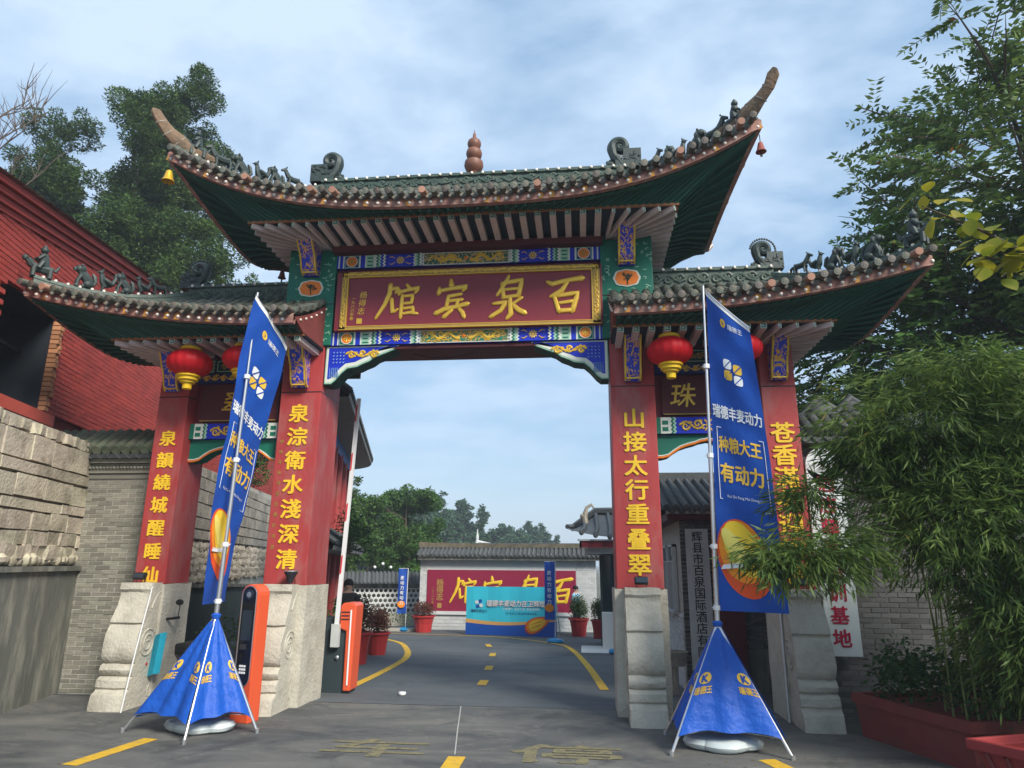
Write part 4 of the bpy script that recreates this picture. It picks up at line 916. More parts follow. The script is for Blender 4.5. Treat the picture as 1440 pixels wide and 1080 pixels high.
# finial
m = MB(); m.lathe([(.10, 0), (.12, .04), (.08, .06), (.07, .08), (.13, .13), (.155, .20), (.145, .27), (.09, .31), (.075, .32), (.115, .36), (.13, .42), (.115, .48), (.075, .51), (.10, .55), (.112, .60), (.10, .65), (.06, .69), (.03, .71), (.025, .78), (.012, .80), (.004, .86)], (.02, .36, 7.74), 20)
m.build('gourd_finial', 'finial_clay', mainroof, smooth=True)
# eave corbel band inside: closes the roof to the lintel
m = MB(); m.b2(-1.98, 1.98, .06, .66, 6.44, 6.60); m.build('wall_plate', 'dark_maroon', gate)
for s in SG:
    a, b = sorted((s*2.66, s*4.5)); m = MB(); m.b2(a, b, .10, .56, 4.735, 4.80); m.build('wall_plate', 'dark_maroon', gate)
# bells
def bell(x, y, z, k, mt, lab):
    t = thing('wind_bell', lab, 'bell', (x, y, z), 'wind bells hanging from the upturned corners')
    m = MB(); m.tube([(x, y, z+.02), (x, y, z+.14)], .006, 5); m.build('hanger', 'black', t)
    m = MB(); m.lathe([(.010, .03), (.035*k, .02), (.05*k, -.03), (.06*k, -.09*k), (.085*k, -.14*k), (.075*k, -.14*k), (.05*k, -.08*k)], (x, y, z), 14); m.build('bell_body', mt, t, smooth=True)
    m = MB(); m.tube([(x, y, z-.05), (x, y, z-.18*k)], .004, 5); m.box((x, y, z-.20*k), (.03, .006, .04)); m.build('clapper', 'black', t)
bell(-3.93, -1.36, 6.98, 1.0, 'bell_gold', 'yellow bell hanging from the left front corner of the top roof')
bell(3.98, -1.30, 6.98, .8, 'bell_rust', 'rusty red bell hanging from the right front corner of the top roof')
bell(-3.78, 1.98, 6.98, .9, 'bell_rust', 'dark bell hanging from the rear left corner of the top roof')
# lanterns
def lantern(x, y, z, k, lab):
    t = thing('red_lantern', lab, 'lantern', (x, y, z), 'red lanterns hung in the side bays'); 
    m = MB(); nr = 32; rows = []
    for i in range(13):
        a = -math.pi/2*.86+math.pi*.86*i/12; q = math.cos(a); rows.append([(x+math.cos(2*math.pi*j/96)*.30*k*q*(1+.018*math.cos(j*math.pi*2/96*16)), y+math.sin(2*math.pi*j/96)*.30*k*q*(1+.018*math.cos(j*math.pi*2/96*16)), z+math.sin(a)*.20*k) for j in range(97)])
    m.grid(rows); m.build('lantern_shade', 'lantern_red', t, smooth=True)
    m = MB(); m.lathe([(.13*k, .175*k), (.15*k, .18*k), (.14*k, .225*k), (.10*k, .24*k), (.02, .245*k)], (x, y, z), 24); m.build('top_cap', 'lantern_gold', t, smooth=True)
    m = MB(); m.lathe([(.15*k, -.165*k), (.165*k, -.20*k), (.135*k, -.215*k), (.135*k, -.25*k), (.10*k, -.26*k), (.10*k, -.285*k), (.065*k, -.29*k), (.06*k, -.37*k), (.01, -.37*k)], (x, y, z), 24); m.build('tiered_base', 'lantern_gold', t)
    m = MB(); m.tube([(x, y, z+.24*k), (x, y, 4.75)], .006, 5); m.build('hanging_cord', 'black', t)
lantern(-3.80, -.50, 4.49, 1.0, 'red lantern hanging in front of the far left pillar')
lantern(-3.02, -.50, 4.53, .92, 'red lantern half hidden behind the left blue flag')
lantern(2.82, -.50, 4.50, .98, 'red lantern hanging between the right inner pillar and the flag pole')
lantern(3.72, -.50, 4.52, .92, 'red lantern almost hidden behind the right blue flag')
# floodlights on the drum stones
for x, z, lab, kd in ((-4.33, 1.53, 'small black floodlight on the far left drum stone', 0), (-2.22, 1.53, 'dark round spotlight on the left inner drum stone', 1), (2.36, 1.53, 'small black floodlight on the right inner drum stone', 0), (4.27, 1.53, 'small black floodlight on the far right drum stone', 0)):
    t = thing('floodlight', lab, 'floodlight', (x, -.14, z), 'floodlights on the drum stones')
    m = MB()
    if kd: m.lathe([(.03, .0), (.035, .03), (.06, .09), (.085, .13), (.088, .16), (.02, .16)], (x, -.14, z), 16); m.build('lamp_head', 'cloth_black', t, smooth=True); m = MB(); m.lathe([(.09, .15), (.09, .162), (.07, .163)], (x, -.14, z), 16); m.build('lamp_rim', 'steel', t)
    else: m.box((x, -.15, z+.075), (.17, .05, .09), rot=Matrix.Rotation(R(-25), 3, 'X')); m.build('lamp_head', 'black', t, bevel=.006); m = MB(); m.box((x, -.185, z+.085), (.14, .006, .065), rot=Matrix.Rotation(R(-25), 3, 'X')); m.build('lamp_glass', 'screen', t); 
    m = MB(); m.tube([(x-.06, -.13, z-.01), (x-.06, -.13, z+.05)], .006, 5); m.tube([(x+.06, -.13, z-.01), (x+.06, -.13, z+.05)], .006, 5); m.build('lamp_bracket', 'black', t)
# conduits and sagging wire
m = MB(); m.tube([(4.045, -.045, 1.45), (4.04, -.05, .7), (4.04, -.05, 0)], .010, 6); tag(m.build('cable_conduit', 'white_metal'), 'thin white conduit running down the right outer plinth', 'conduit')
m = MB(); m.tube([(-4.05, -.26, 1.47), (-4.05, -.28, 1.47), (-4.045, -.46, .7), (-4.04, -.60, 0)], .009, 6); tag(m.build('cable_conduit', 'white_metal'), 'thin white conduit slanting down the far left drum stone', 'conduit')
m = MB(); m.tube([(lp(-.8, .1, i/10), .3, 4.80-.07*math.sin(math.pi*i/10)) for i in range(11)], .004, 4); tag(m.build('sagging_wire', 'black'), 'thin black wire sagging under the centre beam', 'wire')
# ============================================================ bricks helper
def unit_brick(name, mt, j=.0, seed=0):
    bm = bmesh.new(); bmesh.ops.create_cube(bm, size=1); bmesh.ops.bevel(bm, geom=[e for e in bm.edges], offset=.035, segments=1, affect='EDGES')
    rg = random.Random(seed)
    for v in bm.verts: v.co += V((rg.uniform(-1, 1)*j, rg.uniform(-1, 1)*j, rg.uniform(-1, 1)*j))
    me = bpy.data.meshes.new(name); bm.to_mesh(me); bm.free(); me.materials.append(M[mt]); return me
def brick_field(parent, name, mt, P0, ux, nn, s0, s1, z0, z1, bl, bh, gap=.010, nmax=300, key=None, test=None, seed=1, jit=.004, dep=.05, bond=True, zl=None):
    """bricks on the vertical plane P0 + ux*s, outward normal nn; the nearest nmax become parts, the rest one stuff part"""
    rg = random.Random(seed); me = unit_brick(name, mt, .02, seed); L_ = []
    P0 = V(P0); ux = V(ux).normalized(); nn = V(nn).normalized(); z = z0; r = 0
    while z+bh <= z1+.001:
        s = s0-(rg.uniform(0, bl) if not bond else (bl/2 if r % 2 else 0))
        while s < s1:
            a = max(s, s0); b = min(s+bl, s1)
            if b-a > .03:
                c = (a+b)/2; zc = z+bh/2
                if test is None or test(c, zc): L_.append((c, zc, b-a-gap, bh-gap, rg.uniform(-jit, jit), rg.uniform(-.012, .012)))
            s += bl
        z += bh; r += 1
    def wp(c, zc, o=0): return P0+ux*c+V((0, 0, zc))+nn*o
    L_.sort(key=lambda q: (wp(q[0], q[1])-CAMP).length)
    rest = MB()
    for i, (c, zc, w, h, o, tw) in enumerate(L_):
        q = ux*math.cos(tw*.5)+V((0, 0, 1))*math.sin(tw*.3); q.normalize(); u3 = nn.cross(q)*-1; u3 = q.cross(nn)*-1
        u3 = V((0, 0, 1)) if abs(u3.z) < .5 else u3*(1 if u3.z > 0 else -1)
        p = wp(c, zc, o)
        if i < nmax: inst(me, name, parent, frame(p, q*w, nn*dep*1.0, u3*h))
        else: rest.box(p, (w, dep, h), rot=Matrix((q, nn, u3)).transposed())
    if rest.v: rest.build(name+'_field', mt, parent, stuff=True)
    return len(L_)
def wallplane(m, P0, ux, nn, s0, s1, z0, z1, th, mi=0, off=0):
    P0 = V(P0); ux = V(ux); nn = V(nn); c = P0+ux*(s0+s1)/2+V((0, 0, (z0+z1)/2))-nn*(th/2-off)
    m.box(c, (s1-s0, th, z1-z0), mi, rot=Matrix((ux, nn, V((0, 0, 1)))).transposed())

# ============================================================ left: red brick building on its stone base
WD = V((-.2540, .9672, 0)); WN = V((.9672, .2540, 0)); W0 = V((-5.85, .49, 0))
def WP(s, z, o=0): return W0+WD*s+V((0, 0, z))+WN*o
rb = thing('red_brick_building', 'red painted brick building with a raking cornice and a dark window opening', 'building', tuple(WP(2, 0)))
def ctop(s): return 6.05+.143*(s+3.39)+.0
WS0, WS1, WZ0, WZ1 = -2.95, -1.58, 3.72, 5.03
m = MB()
ty = -.06
def wq(s0, s1, za0, za1, zb0, zb1, o=0.): m.add([WP(s0, za0, o), WP(s1, za1, o), WP(s1, zb1, o), WP(s0, zb0, o)], [(0, 1, 2, 3)])
wq(-6, WS0, 3.55, 3.55, ctop(-6), ctop(WS0), ty); wq(WS0, WS1, WZ1, WZ1, ctop(WS0), ctop(WS1), ty); wq(WS1, 19, 3.55, 3.55, ctop(WS1), ctop(19), ty); wq(WS0, WS1, 3.55, 3.55, WZ0, WZ0, ty)
wall = m.build('wall', 'red_mortar', rb)
m = MB()   # window recess
m.add([WP(WS0, WZ0, ty), WP(WS0, WZ1, ty), WP(WS0, WZ1, -.6), WP(WS0, WZ0, -.6)], [(0, 1, 2, 3)]); m.add([WP(WS1, WZ0, ty), WP(WS1, WZ1, ty), WP(WS1, WZ1, -.6), WP(WS1, WZ0, -.6)], [(0, 1, 2, 3)])
m.add([WP(WS0, WZ0, ty), WP(WS1, WZ0, ty), WP(WS1, WZ0, -.6), WP(WS0, WZ0, -.6)], [(0, 1, 2, 3)]); m.add([WP(WS0, WZ1, ty), WP(WS1, WZ1, ty), WP(WS1, WZ1, -.6), WP(WS0, WZ1, -.6)], [(0, 1, 2, 3)])
m.add([WP(WS0, WZ0, -.6), WP(WS1, WZ0, -.6), WP(WS1, WZ1, -.6), WP(WS0, WZ1, -.6)], [(0, 1, 2, 3)])
win = m.build('window_opening', 'dark_void', rb)
m = MB()
for s in (WS0+.62,): m.beam(WP(s, WZ0, -.4), WP(s, WZ1, -.4), .05, .05)
m.beam(WP(WS0, 4.5, -.4), WP(WS1, 4.5, -.4), .05, .05); m.build('window_frame', 'black', win)
brick_field(rb, 'jamb_brick', 'raw_brick', WP(WS1, 0, -.02), WD, WN, .0, .10, WZ0, 5.0, .10, .066, nmax=40, seed=3, jit=.02, dep=.12)
def tst(c, z): return z < ctop(c)-.34 and not (WS0-.02 < c < WS1+.10 and WZ0-.02 < z < WZ1+.02)
brick_field(rb, 'brick', 'red_brick', WP(0, 0, -.03), WD, WN, -4.2, 4.4, 3.72, 6.7, .245, .066, .007, 300, test=tst, seed=4, jit=.003, dep=.06)
brick_field(rb, 'soldier_course', 'red_brick', WP(0, 0, -.03), WD, WN, 4.4, 18, 3.6, 5.6, .245, .066, .010, 0, test=lambda c, z: not (8.6 < c < 9.6 and z > 4.15), seed=5, dep=.06)
m = MB()   # sill band, cornice courses, verge tiles
wq_ = lambda s0, s1, z, h, o, k: k.add([WP(s0, z, o), WP(s1, z, o), WP(s1, z+h, o), WP(s0, z+h, o), WP(s0, z, -.1), WP(s1, z, -.1), WP(s1, z+h, -.1), WP(s0, z+h, -.1)], [(0, 1, 2, 3), (0, 4, 5, 1), (3, 2, 6, 7), (0, 3, 7, 4), (1, 5, 6, 2)])
wq_(-6, WS1+.30, 3.555, .15, .03, m); m.build('sill_band', mat('sill_red', (.50, .085, .055), .6, .1, 6), rb)
for k, (dz, h, o) in enumerate(((-.34, .07, .02), (-.26, .075, .06), (-.17, .075, .10), (-.08, .08, .15))):
    m = MB(); a, b = -6, 19; z0, z1 = ctop(a)+dz, ctop(b)+dz
    m.add([WP(a, z0, o), WP(b, z1, o), WP(b, z1+h, o), WP(a, z0+h, o), WP(a, z0, -.1), WP(b, z1, -.1), WP(b, z1+h, -.1), WP(a, z0+h, -.1)], [(0, 1, 2, 3), (0, 4, 5, 1), (3, 2, 6, 7)]); m.build('cornice_course', 'red_brick', rb)
me_v = MB(); me_v.tube([(0, 0, 0), (0, .20, .0)], [.055, .05], 8); me_v = meshonly(me_v, 'verge_tile', 'fascia', smooth=True)
s = -4.2
while s < 4.2: inst(me_v, 'verge_tile', rb, frame(WP(s, ctop(s)+.03, .10), WN.cross(V((0, 0, 1)))*-1, -WN, V((0, 0, 1)))); s += .125
m = MB(); m.add([WP(-6, ctop(-6)+.02, .2), WP(19, ctop(19)+.02, .2), WP(19, ctop(19)+.05, -5), WP(-6, ctop(-6)+.05, -5)], [(0, 1, 2, 3)]); m.build('roof', 'fascia', rb)
m = MB(); m.add([WP(19, 3.5, ty), WP(19, ctop(19), ty), WP(19, ctop(19), -5), WP(19, 3.5, -5)], [(0, 1, 2, 3)]); m.add([WP(-6, 3.5, ty), WP(-6, ctop(-6), ty), WP(-6, ctop(-6), -5), WP(-6, 3.5, -5)], [(0, 1, 2, 3)]); m.build('end_wall', 'red_mortar', rb)
m = MB(); m.b2(0, 1, 0, 1, 0, 1); m = MB(); p0 = WP(WS0-.08, 4.0, .0); m.beam(WP(WS0-.10, 3.72, -.02), WP(WS0-.05, 4.55, -.02), .10, .04); m.build('pale_lintel', 'white_wall', rb)
m = MB()   # far arched window in the back stretch
m.add([WP(8.7, 4.2, -.02), WP(9.5, 4.2, -.02), WP(9.5, 5.5, -.02), WP(8.7, 5.5, -.02)], [(0, 1, 2, 3)]); m.build('window_opening', 'dark_void', rb)
rb.location = (-7.397, 3.936, -.234); rb.scale = (1.13, 1.13, 1.13)
# stone base
sb = thing('stone_retaining_wall', 'weathered beige stone block wall with a cement skirt under the red building', 'wall', tuple(WP(0, 0)))
m = MB(); m.add([WP(-6, 1.6, -.03), WP(25, .7, -.03), WP(25, 4.35, -.03), WP(.9, 3.9, -.03), WP(.9, 3.56, -.03), WP(-6, 3.56, -.03)], [(0, 1, 2, 3, 4, 5)]); m.build('backing', 'mortar', sb)
def stone_block(c, w, h, z, mt, seed, out_=.0, rnd_=.02):
    bm = bmesh.new(); bmesh.ops.create_cube(bm, size=1); bmesh.ops.subdivide_edges(bm, edges=bm.edges[:], cuts=2, use_grid_fill=True)
    me = bpy.data.meshes.new('stone_block')
    for v in bm.verts:
        p = V((v.co.x*w, v.co.y*.14, v.co.z*h)); n_ = noise.noise_vector(V((p.x*3+seed*3.1, p.z*4, seed))); k = V(v.co)
        p += V((n_.x*rnd_, n_.y*rnd_*1.2, n_.z*rnd_*.8)); v.co = WP(c, z, out_)+WD*p.x+WN*p.y+V((0, 0, p.z))-org(sb)
    bm.to_mesh(me); bm.free(); me.materials.append(M[mt]); me.polygons.foreach_set('use_smooth', [True]*len(me.polygons)); me.set_sharp_from_angle(angle=R(50)); o = bpy.data.objects.new('stone_block', me); link(o, sb); return o
rows = [(3.46, .155, .12, .10), (3.20, .345, .62, .0), (2.945, .155, .95, .0), (2.715, .285, .60, .0), (2.495, .14, .85, .0), (2.30, .24, .55, .03), (2.08, .19, .28, .06), (1.90, .20, .18, .10)]
rg = random.Random(12); sd_ = 0
for z, h, w, r_ in rows:
    s = -3.3+rg.random()*.2
    while s < .95:
        ww = w*rg.uniform(.75, 1.3); e = min(s+ww, .98); sd_ += 1
        if e-s > .05: stone_block((s+e)/2, e-s-.022, h-.02, z+rg.uniform(-.01, .01), 'block_stone', sd_, -.02+rg.uniform(-.01, .015), .006+r_*.30)
        s = e
        if e >= .98: break
s_rows = [(3.86, .22, .60), (3.60, .28, .62), (3.30, .30, .70), (2.98, .32, .55), (2.68, .26, .75), (2.42, .22, .6)]
for z, h, w in s_rows:
    s = 1.0+rg.random()*.2
    while s < 23:
        ww = w*rg.uniform(.8, 1.25); sd_ += 1; stone_block(s+ww/2, ww-.022, h-.018, z, 'block_grey', sd_, -.02+rg.uniform(-.01, .015), .007); s += ww
rub = MB()
s = 1.0
while s < 23:
    for zz_ in (1.42, 1.60, 1.78, 1.97, 2.15):
        q = rg.uniform(.07, .12); p = WP(s+rg.uniform(-.03, .03), zz_+rg.uniform(-.03, .03), -.02); b = len(rub.v); rub.ball(p, q, 6, 0, (1, .8, 1.3))
    s += .16
stone_jit(rub, .03, 7); rub.build('rubble_stones', 'block_grey', sb, stuff=True)
rub = MB(); s = -3.2
while s < .9:
    q = rg.uniform(.06, .11); rub.ball(WP(s, 1.80+rg.uniform(-.02, .02), .0), q, 8, 0, (1.0, 1.1, .85)); s += q*1.7
stone_jit(rub, .02, 7); rub.build('coping_rubble', 'block_stone', sb, stuff=True, smooth=True)
m = MB(); wq_(-6, .62, -.1, 1.78, .10, m); 
m.v = [v for v in m.v]; stone_jit(m, .006, 2); m.build('cement_skirt', 'cement', sb)
m = MB(); wq_(-6, .70, 1.66, .065, .15, m); m.build('cement_ledge', 'cement', sb)
m = MB(); m.add([WP(.62, -.1, .10), WP(.62, 1.7, .10), WP(.62, 1.7, -.2), WP(.62, -.1, -.2)], [(0, 1, 2, 3)]); m.build('skirt_end', 'cement', sb)
m = MB(); m.add([WP(.9, -.5, .06), WP(25, -1.2, .06), WP(25, .71, .06), WP(.9, 1.40, .06)], [(0, 1, 2, 3)]); m.build('teal_plaster', 'cement_teal', sb)
m = MB(); m.add([WP(.9, 1.36, .12), WP(25, .70, .12), WP(25, .78, .12), WP(.9, 1.44, .12), WP(25, .78, 0), WP(.9, 1.44, 0), WP(25, .70, .0), WP(.9, 1.36, 0)], [(0, 1, 2, 3), (3, 2, 4, 5), (0, 7, 6, 1)]); m.build('cement_ledge', 'cement', sb)
# ---- grey brick side wall with tiled coping (left)
gw = thing('grey_brick_wall', 'old grey brick wall with a mossy tiled coping between the stone base and the far left pillar', 'wall', (-5.2, .6, 0))
m = MB(); m.b2(-6.55, -4.5, .53, .80, -.1, 3.32); m.build('core', 'mortar', gw)
brick_field(gw, 'brick', 'grey_brick', (0, .549, 0), (1, 0, 0), (0, -1, 0), -6.55, -4.5, 0, 3.02, .235, .062, .010, 300, seed=8, jit=.004, dep=.05)
for z, o in ((3.04, .03), (3.12, .06), (3.20, .03), (3.27, .09)):
    m = MB(); m.b2(-6.62, -4.5, .53-o, .8, z-.035, z+.028); m.build('corbel_course', 'grey_brick', gw)
m = MB(); x = -6.6
while x < -4.52: m.box((x, .45, 3.165), (.03, .05, .03), rot=Matrix.Rotation(R(45), 3, 'Z')); x += .055
m.build('dentil_course', 'grey_brick', gw, stuff=True)
def pan_mesh(L_=.62, r_=.075, mt='grey_tile_moss', name='coping_tile'):
    m = MB(); m.grid([[(r_*math.cos(math.pi*i/8), yy, r_*math.sin(math.pi*i/8)-.01) for i in range(9)] for yy in (0, L_*.33, L_*.66, L_)])
    m.grid([[(r_*.8*math.cos(math.pi*i/8), yy, r_*.8*math.sin(math.pi*i/8)-.012) for i in range(9)] for yy in (0, L_)]); rt = Matrix.Rotation(R(90), 3, 'X')
    m.lathe([(r_*1.02, .01), (r_*1.02, -.015), (r_*.75, -.015), (r_*.7, -.005), (.01, -.01)], (0, 0, 0), 12, rot=rt); return meshonly(m, name, mt, smooth=True)
CT = pan_mesh(); DT = ME_DRIP.copy(); DT.materials[0] = M['grey_tile']
def coping(parent, x0, x1, yf, z, up_, dep, step, ct, dt, sgn=1):
    dd = V((0, dep, up_)).normalized(); x = x0; k = 0
    while x < x1:
        p = V((x, yf, z)); o = inst(ct, 'coping_tile', parent, frame(p+V((0, 0, .06)), V((1, 0, 0)), dd, V((1, 0, 0)).cross(dd)))
        inst(dt, 'drip_tile', parent, frame(p+V((step/2, .03, .03)), V((1, 0, 0)), V((0, 1, .1)), V((0, 0, 1)))); x += step
coping(gw, -6.58, -4.5, .36, 3.36, .36, .50, .155, CT, DT)
m = MB(); m.add([(-6.65, .38, 3.36), (-4.5, .38, 3.36), (-4.5, .92, 3.74), (-6.65, .92, 3.74), (-6.65, .38, 3.30), (-4.5, .38, 3.30), (-4.5, 1.0, 3.30), (-6.65, 1.0, 3.3)], [(0, 1, 2, 3), (4, 5, 1, 0), (4, 7, 6, 5), (0, 3, 7, 4)]); m.build('coping_bed', 'grey_tile', gw)
# ---- right: dark brick wall, tiled coping, signboard
dw = thing('dark_brick_wall', 'dark grey brick wall with tiled coping behind the bamboo on the right', 'wall', (6.5, .7, 0))
m = MB(); m.b2(4.52, 9.5, .55, .85, -.1, 3.5); m.build('core', 'dark_mortar', dw)
brick_field(dw, 'brick', 'dark_brick', (0, .569, 0), (1, 0, 0), (0, -1, 0), 4.52, 8.2, 0, 3.4, .235, .064, .010, 300, seed=9)
CT2 = pan_mesh(.55, .075, 'grey_tile'); coping(dw, 4.6, 8.5, .32, 3.50, .34, .50, .16, CT2, DT)
m = MB(); m.add([(4.5, .36, 3.48), (9.5, .36, 3.48), (9.5, .95, 3.86), (4.5, .95, 3.86), (4.5, 1.0, 3.42), (9.5, 1.0, 3.42), (9.5, .36, 3.42), (4.5, .36, 3.42)], [(0, 1, 2, 3), (7, 6, 1, 0), (7, 4, 5, 6)]); m.build('coping_bed', 'grey_tile', dw)
m = MB()
for x in (5.1, 5.55): m.ball((x, .9, 3.95), .17, 10, 0, (1.2, .8, 1)); m.tube([(x-.25, .9, 3.9), (x, .9, 4.15), (x+.25, .9, 3.95)], .07, 8)
m.build('ridge_ornament', 'grey_tile', dw, smooth=True)
sg = thing('training_base_signboard', 'white vertical signboard with red characters hung right of the gateway', 'sign', (4.88, .40, .72))
m = MB(); m.b2(4.655, 5.115, .36, .40, .70, 3.12); m.lathe([(.23, -.02), (.23, .02)], (4.885, .38, 3.12), 28, rot=Matrix.Rotation(R(90), 3, 'X')); m.build('board', 'signboard', sg)
m = MB()
for i, ch in enumerate('酒店職業培训基地'): put_text(m, ch, .235, flat((4.885, .355, 2.86-i*.278)), .022, .01)
m.build('red_characters', 'sign_red_ink', sg)
# ---- gate house in the right bay
def tiled_roof_simple(par, x0, x1, yf, yr, ze, zr, step=.16, mt='grey_tile', both=True, name='roof_slope'):
    m = MB(); m.add([(x0, yf, ze), (x1, yf, ze), (x1, yr, zr), (x0, yr, zr), (x0, 2*yr-yf, ze), (x1, 2*yr-yf, ze)], [(0, 1, 2, 3), (3, 2, 5, 4), (0, 3, 4), (1, 5, 2)]); rf = m.build(name, mt, par)
    m = MB(); x = x0+step/2
    while x < x1:
        m.tube([(x, yf-.04, ze+.03), (x, (yf+yr)/2, (ze+zr)/2+.02), (x, yr, zr+.03)], .05, 6); m.ball((x, yf-.05, ze+.025), .055, 6, 0, (1, .3, 1)); x += step
    m.build('tile_rows', mt, rf, smooth=True, stuff=True)
    m = MB(); x = x0+step
    while x < x1: m.ball((x, yf-.03, ze-.025), .06, 6, 0, (1, .25, .8)); x += step
    m.build('drip_tiles', mt, rf, stuff=True)
    m = MB(); m.b2(x0-.03, x1+.03, yr-.07, yr+.07, zr-.02, zr+.16); m.build('ridge', mt, rf)
    return rf
gh = thing('gatehouse', 'grey gatehouse with tiled roof and barred windows behind the right bay', 'building', (4.4, 4.2, -.15))
m = MB(); m.b2(3.22, 6.2, 2.5, 6.5, -.5, 2.55); m.build('walls', 'mortar', gh)
brick_field(gh, 'side_brick', 'white_brick', (3.22, 6.5, 0), (0, -1, 0), (-1, 0, 0), 0, 4.0, -.2, 1.05, .24, .065, .010, 150, seed=11)
brick_field(gh, 'front_brick', 'dark_brick', (3.22, 2.5, 0), (1, 0, 0), (0, -1, 0), 0.0, 2.9, -.1, 2.5, .24, .065, .010, 150, seed=12)
for y in (3.0, 3.85, 4.8):
    m = MB(); m.b2(3.17, 3.20, y, y+.62, 1.08, 2.1); w = m.build('window', 'glass_dark', gh)
    m = MB(); 
    for k in range(5): m.b2(3.13, 3.15, y+.06+k*.125, y+.075+k*.125, 1.08, 1.85)
    m.b2(3.13, 3.16, y, y+.62, 1.84, 1.87); m.build('window_bars', 'steel', w)
    m = MB(); m.b2(3.14, 3.21, y-.05, y, 1.05, 2.14); m.b2(3.14, 3.21, y+.62, y+.67, 1.05, 2.14); m.b2(3.14, 3.21, y-.05, y+.67, 2.10, 2.14); m.b2(3.10, 3.21, y-.05, y+.67, 1.02, 1.06); m.build('window_frame', 'old_board', w)
m = MB(); m.b2(3.0, 6.3, 2.2, 6.6, 2.50, 2.62); m.build('eave_fascia', 'dark_maroon', gh)
m = MB(); m.b2(2.98, 6.32, 2.17, 2.2, 2.60, 2.64); m.build('eave_strip', 'white_wall', gh)
tiled_roof_simple(gh, 2.9, 6.4, 2.1, 4.2, 2.66, 3.35)
m = MB(); m.b2(3.9, 4.0, 2.46, 2.5, -.1, 2.4); m.b2(3.55, 5.0, 2.40, 2.5, -.12, .55); m.build('plinth_panel', 'cement', gh)
hs = thing('hotel_signboard', 'tall pale wooden signboard with black vertical characters beside the gatehouse wall', 'sign', (3.45, 2.2, 0))
m = MB(); m.b2(3.27, 3.62, 2.18, 2.22, .0, 2.36); m.build('board', 'old_board', hs)
m = MB()
for i, ch in enumerate('辉县市百泉国际酒店有限公司'): put_text(m, ch, .175, flat((3.445, 2.175, 2.24-i*.173)), .012, .01)
m.build('black_characters', 'ink', hs)
m = MB(); m.b2(3.68, 4.1, 2.16, 2.2, .0, 2.3); tag(m.build('maroon_board', 'dark_maroon'), 'dark maroon board standing right of the black lettered signboard', 'board')
m = MB(); m.lathe([(.02, .42), (.16, .44), (.20, .62), (.21, .64), (.18, .64), (.15, .50)], (2.98, 2.0, -.1), 16); m.tube([(2.98, 2.0, -.1), (2.98, 2.0, .35)], .05, 8); tag(m.build('stone_basin', 'stone2', smooth=True), 'small stone basin on a pedestal beside the gatehouse wall', 'basin')

# ============================================================ left pavilion with curved corner
pv = thing('round_cornered_pavilion', 'red columned pavilion with a curved grey eave behind the left inner pillar', 'building', (-4.8, 8, -.3))
A, B_ = V((-2.72, 3.2, 0)), V((-4.75, 11.1, 0)); dr = (B_-A).normalized(); nr = V((dr.y, -dr.x, 0))
def pav_path(off):
    P = [A-dr*.7+nr*off, A+nr*off]; 
    for i in range(1, 8): P.append(A.lerp(B_, i/8)+nr*off)
    cen = B_-nr*1.9
    for i in range(13):
        a = i/12*R(96); P.append(cen+(nr*math.cos(a)+dr*math.sin(a))*(1.9+off))
    P.append(P[-1]+(P[-1]-P[-2]).normalized()*.3); return P
def ring_strip(m, profile, mi=0): m.grid([[V((pav_path(o)[i].x, pav_path(o)[i].y, z)) for o, z in profile] for i in range(len(pav_path(0)))], mi)
for zt, o0 in ((4.72, 0), (2.02, -.10)):
    m = MB(); ring_strip(m, [(-.62+o0, zt-.02), (0+o0, zt), (.02+o0, zt+.07), (-.02+o0, zt+.07)]); m.build('eave_soffit', 'white_wall' if 0 else mat('eave_grey', (.30, .29, .27), .85, .1, 4), pv)
    m = MB(); ring_strip(m, [(.02+o0, zt+.08), (.05+o0, zt+.10), (.03+o0, zt+.17), (-1.0+o0, zt+.85)]); rf = m.build('roof_tiles', 'grey_tile', pv)
    m = MB(); pp = pav_path(o0+.04); q2 = pav_path(o0-1.0)
    for i in range(len(pp)-1):
        n_ = max(1, int((pp[i+1]-pp[i]).length/.16))
        for j in range(n_): a = pp[i].lerp(pp[i+1], j/n_); b = q2[i].lerp(q2[i+1], j/n_); m.tube([a+V((0, 0, zt+.13)), b+V((0, 0, zt+.88))], .045, 5)
    m.build('tile_rows', 'grey_tile', rf, stuff=True)
    m = MB(); ring_strip(m, [(-.56+o0, zt-.34), (-.56+o0, zt-.02)]); m.build('painted_frieze', 'blue_paint' if 0 else mat('frieze_blue', (.02, .10, .35), .6, .5, 6, dirt=(.25, .35, .40), dscale=5, damt=.6), pv)
m = MB(); ring_strip(m, [(-.95, -1), (-.95, 4.7)]); m.build('wall', 'white_wall', pv)
m = MB(); ring_strip(m, [(-.60, -1), (-.60, .35), (-.95, .35)]); m.build('base_wall', 'cement', pv)
P = pav_path(-.62); cum = 0; last = -9
pts = []
for i in range(len(P)-1):
    n_ = max(1, int((P[i+1]-P[i]).length/.3))
    for j in range(n_): pts.append(P[i].lerp(P[i+1], j/n_))
d_ = 0
for i in range(1, len(pts)):
    d_ += (pts[i]-pts[i-1]).length
    if d_ > 1.05:
        d_ = 0; m = MB(); m.tube([pts[i]+V((0, 0, -.6)), pts[i]+V((0, 0, 4.45))], .10, 10); m.build('column', 'red_paint', pv, smooth=True)
        m = MB(); m.box(pts[i]+V((0, 0, 3.3)), (.1, .1, .1)); 
m = MB(); ring_strip(m, [(-.94, 2.75), (-.94, 4.1)]); m.build('upper_windows', 'glass_dark', pv)
m = MB(); ring_strip(m, [(-.94, .5), (-.94, 1.6)]); m.build('lower_windows', 'glass_dark', pv)
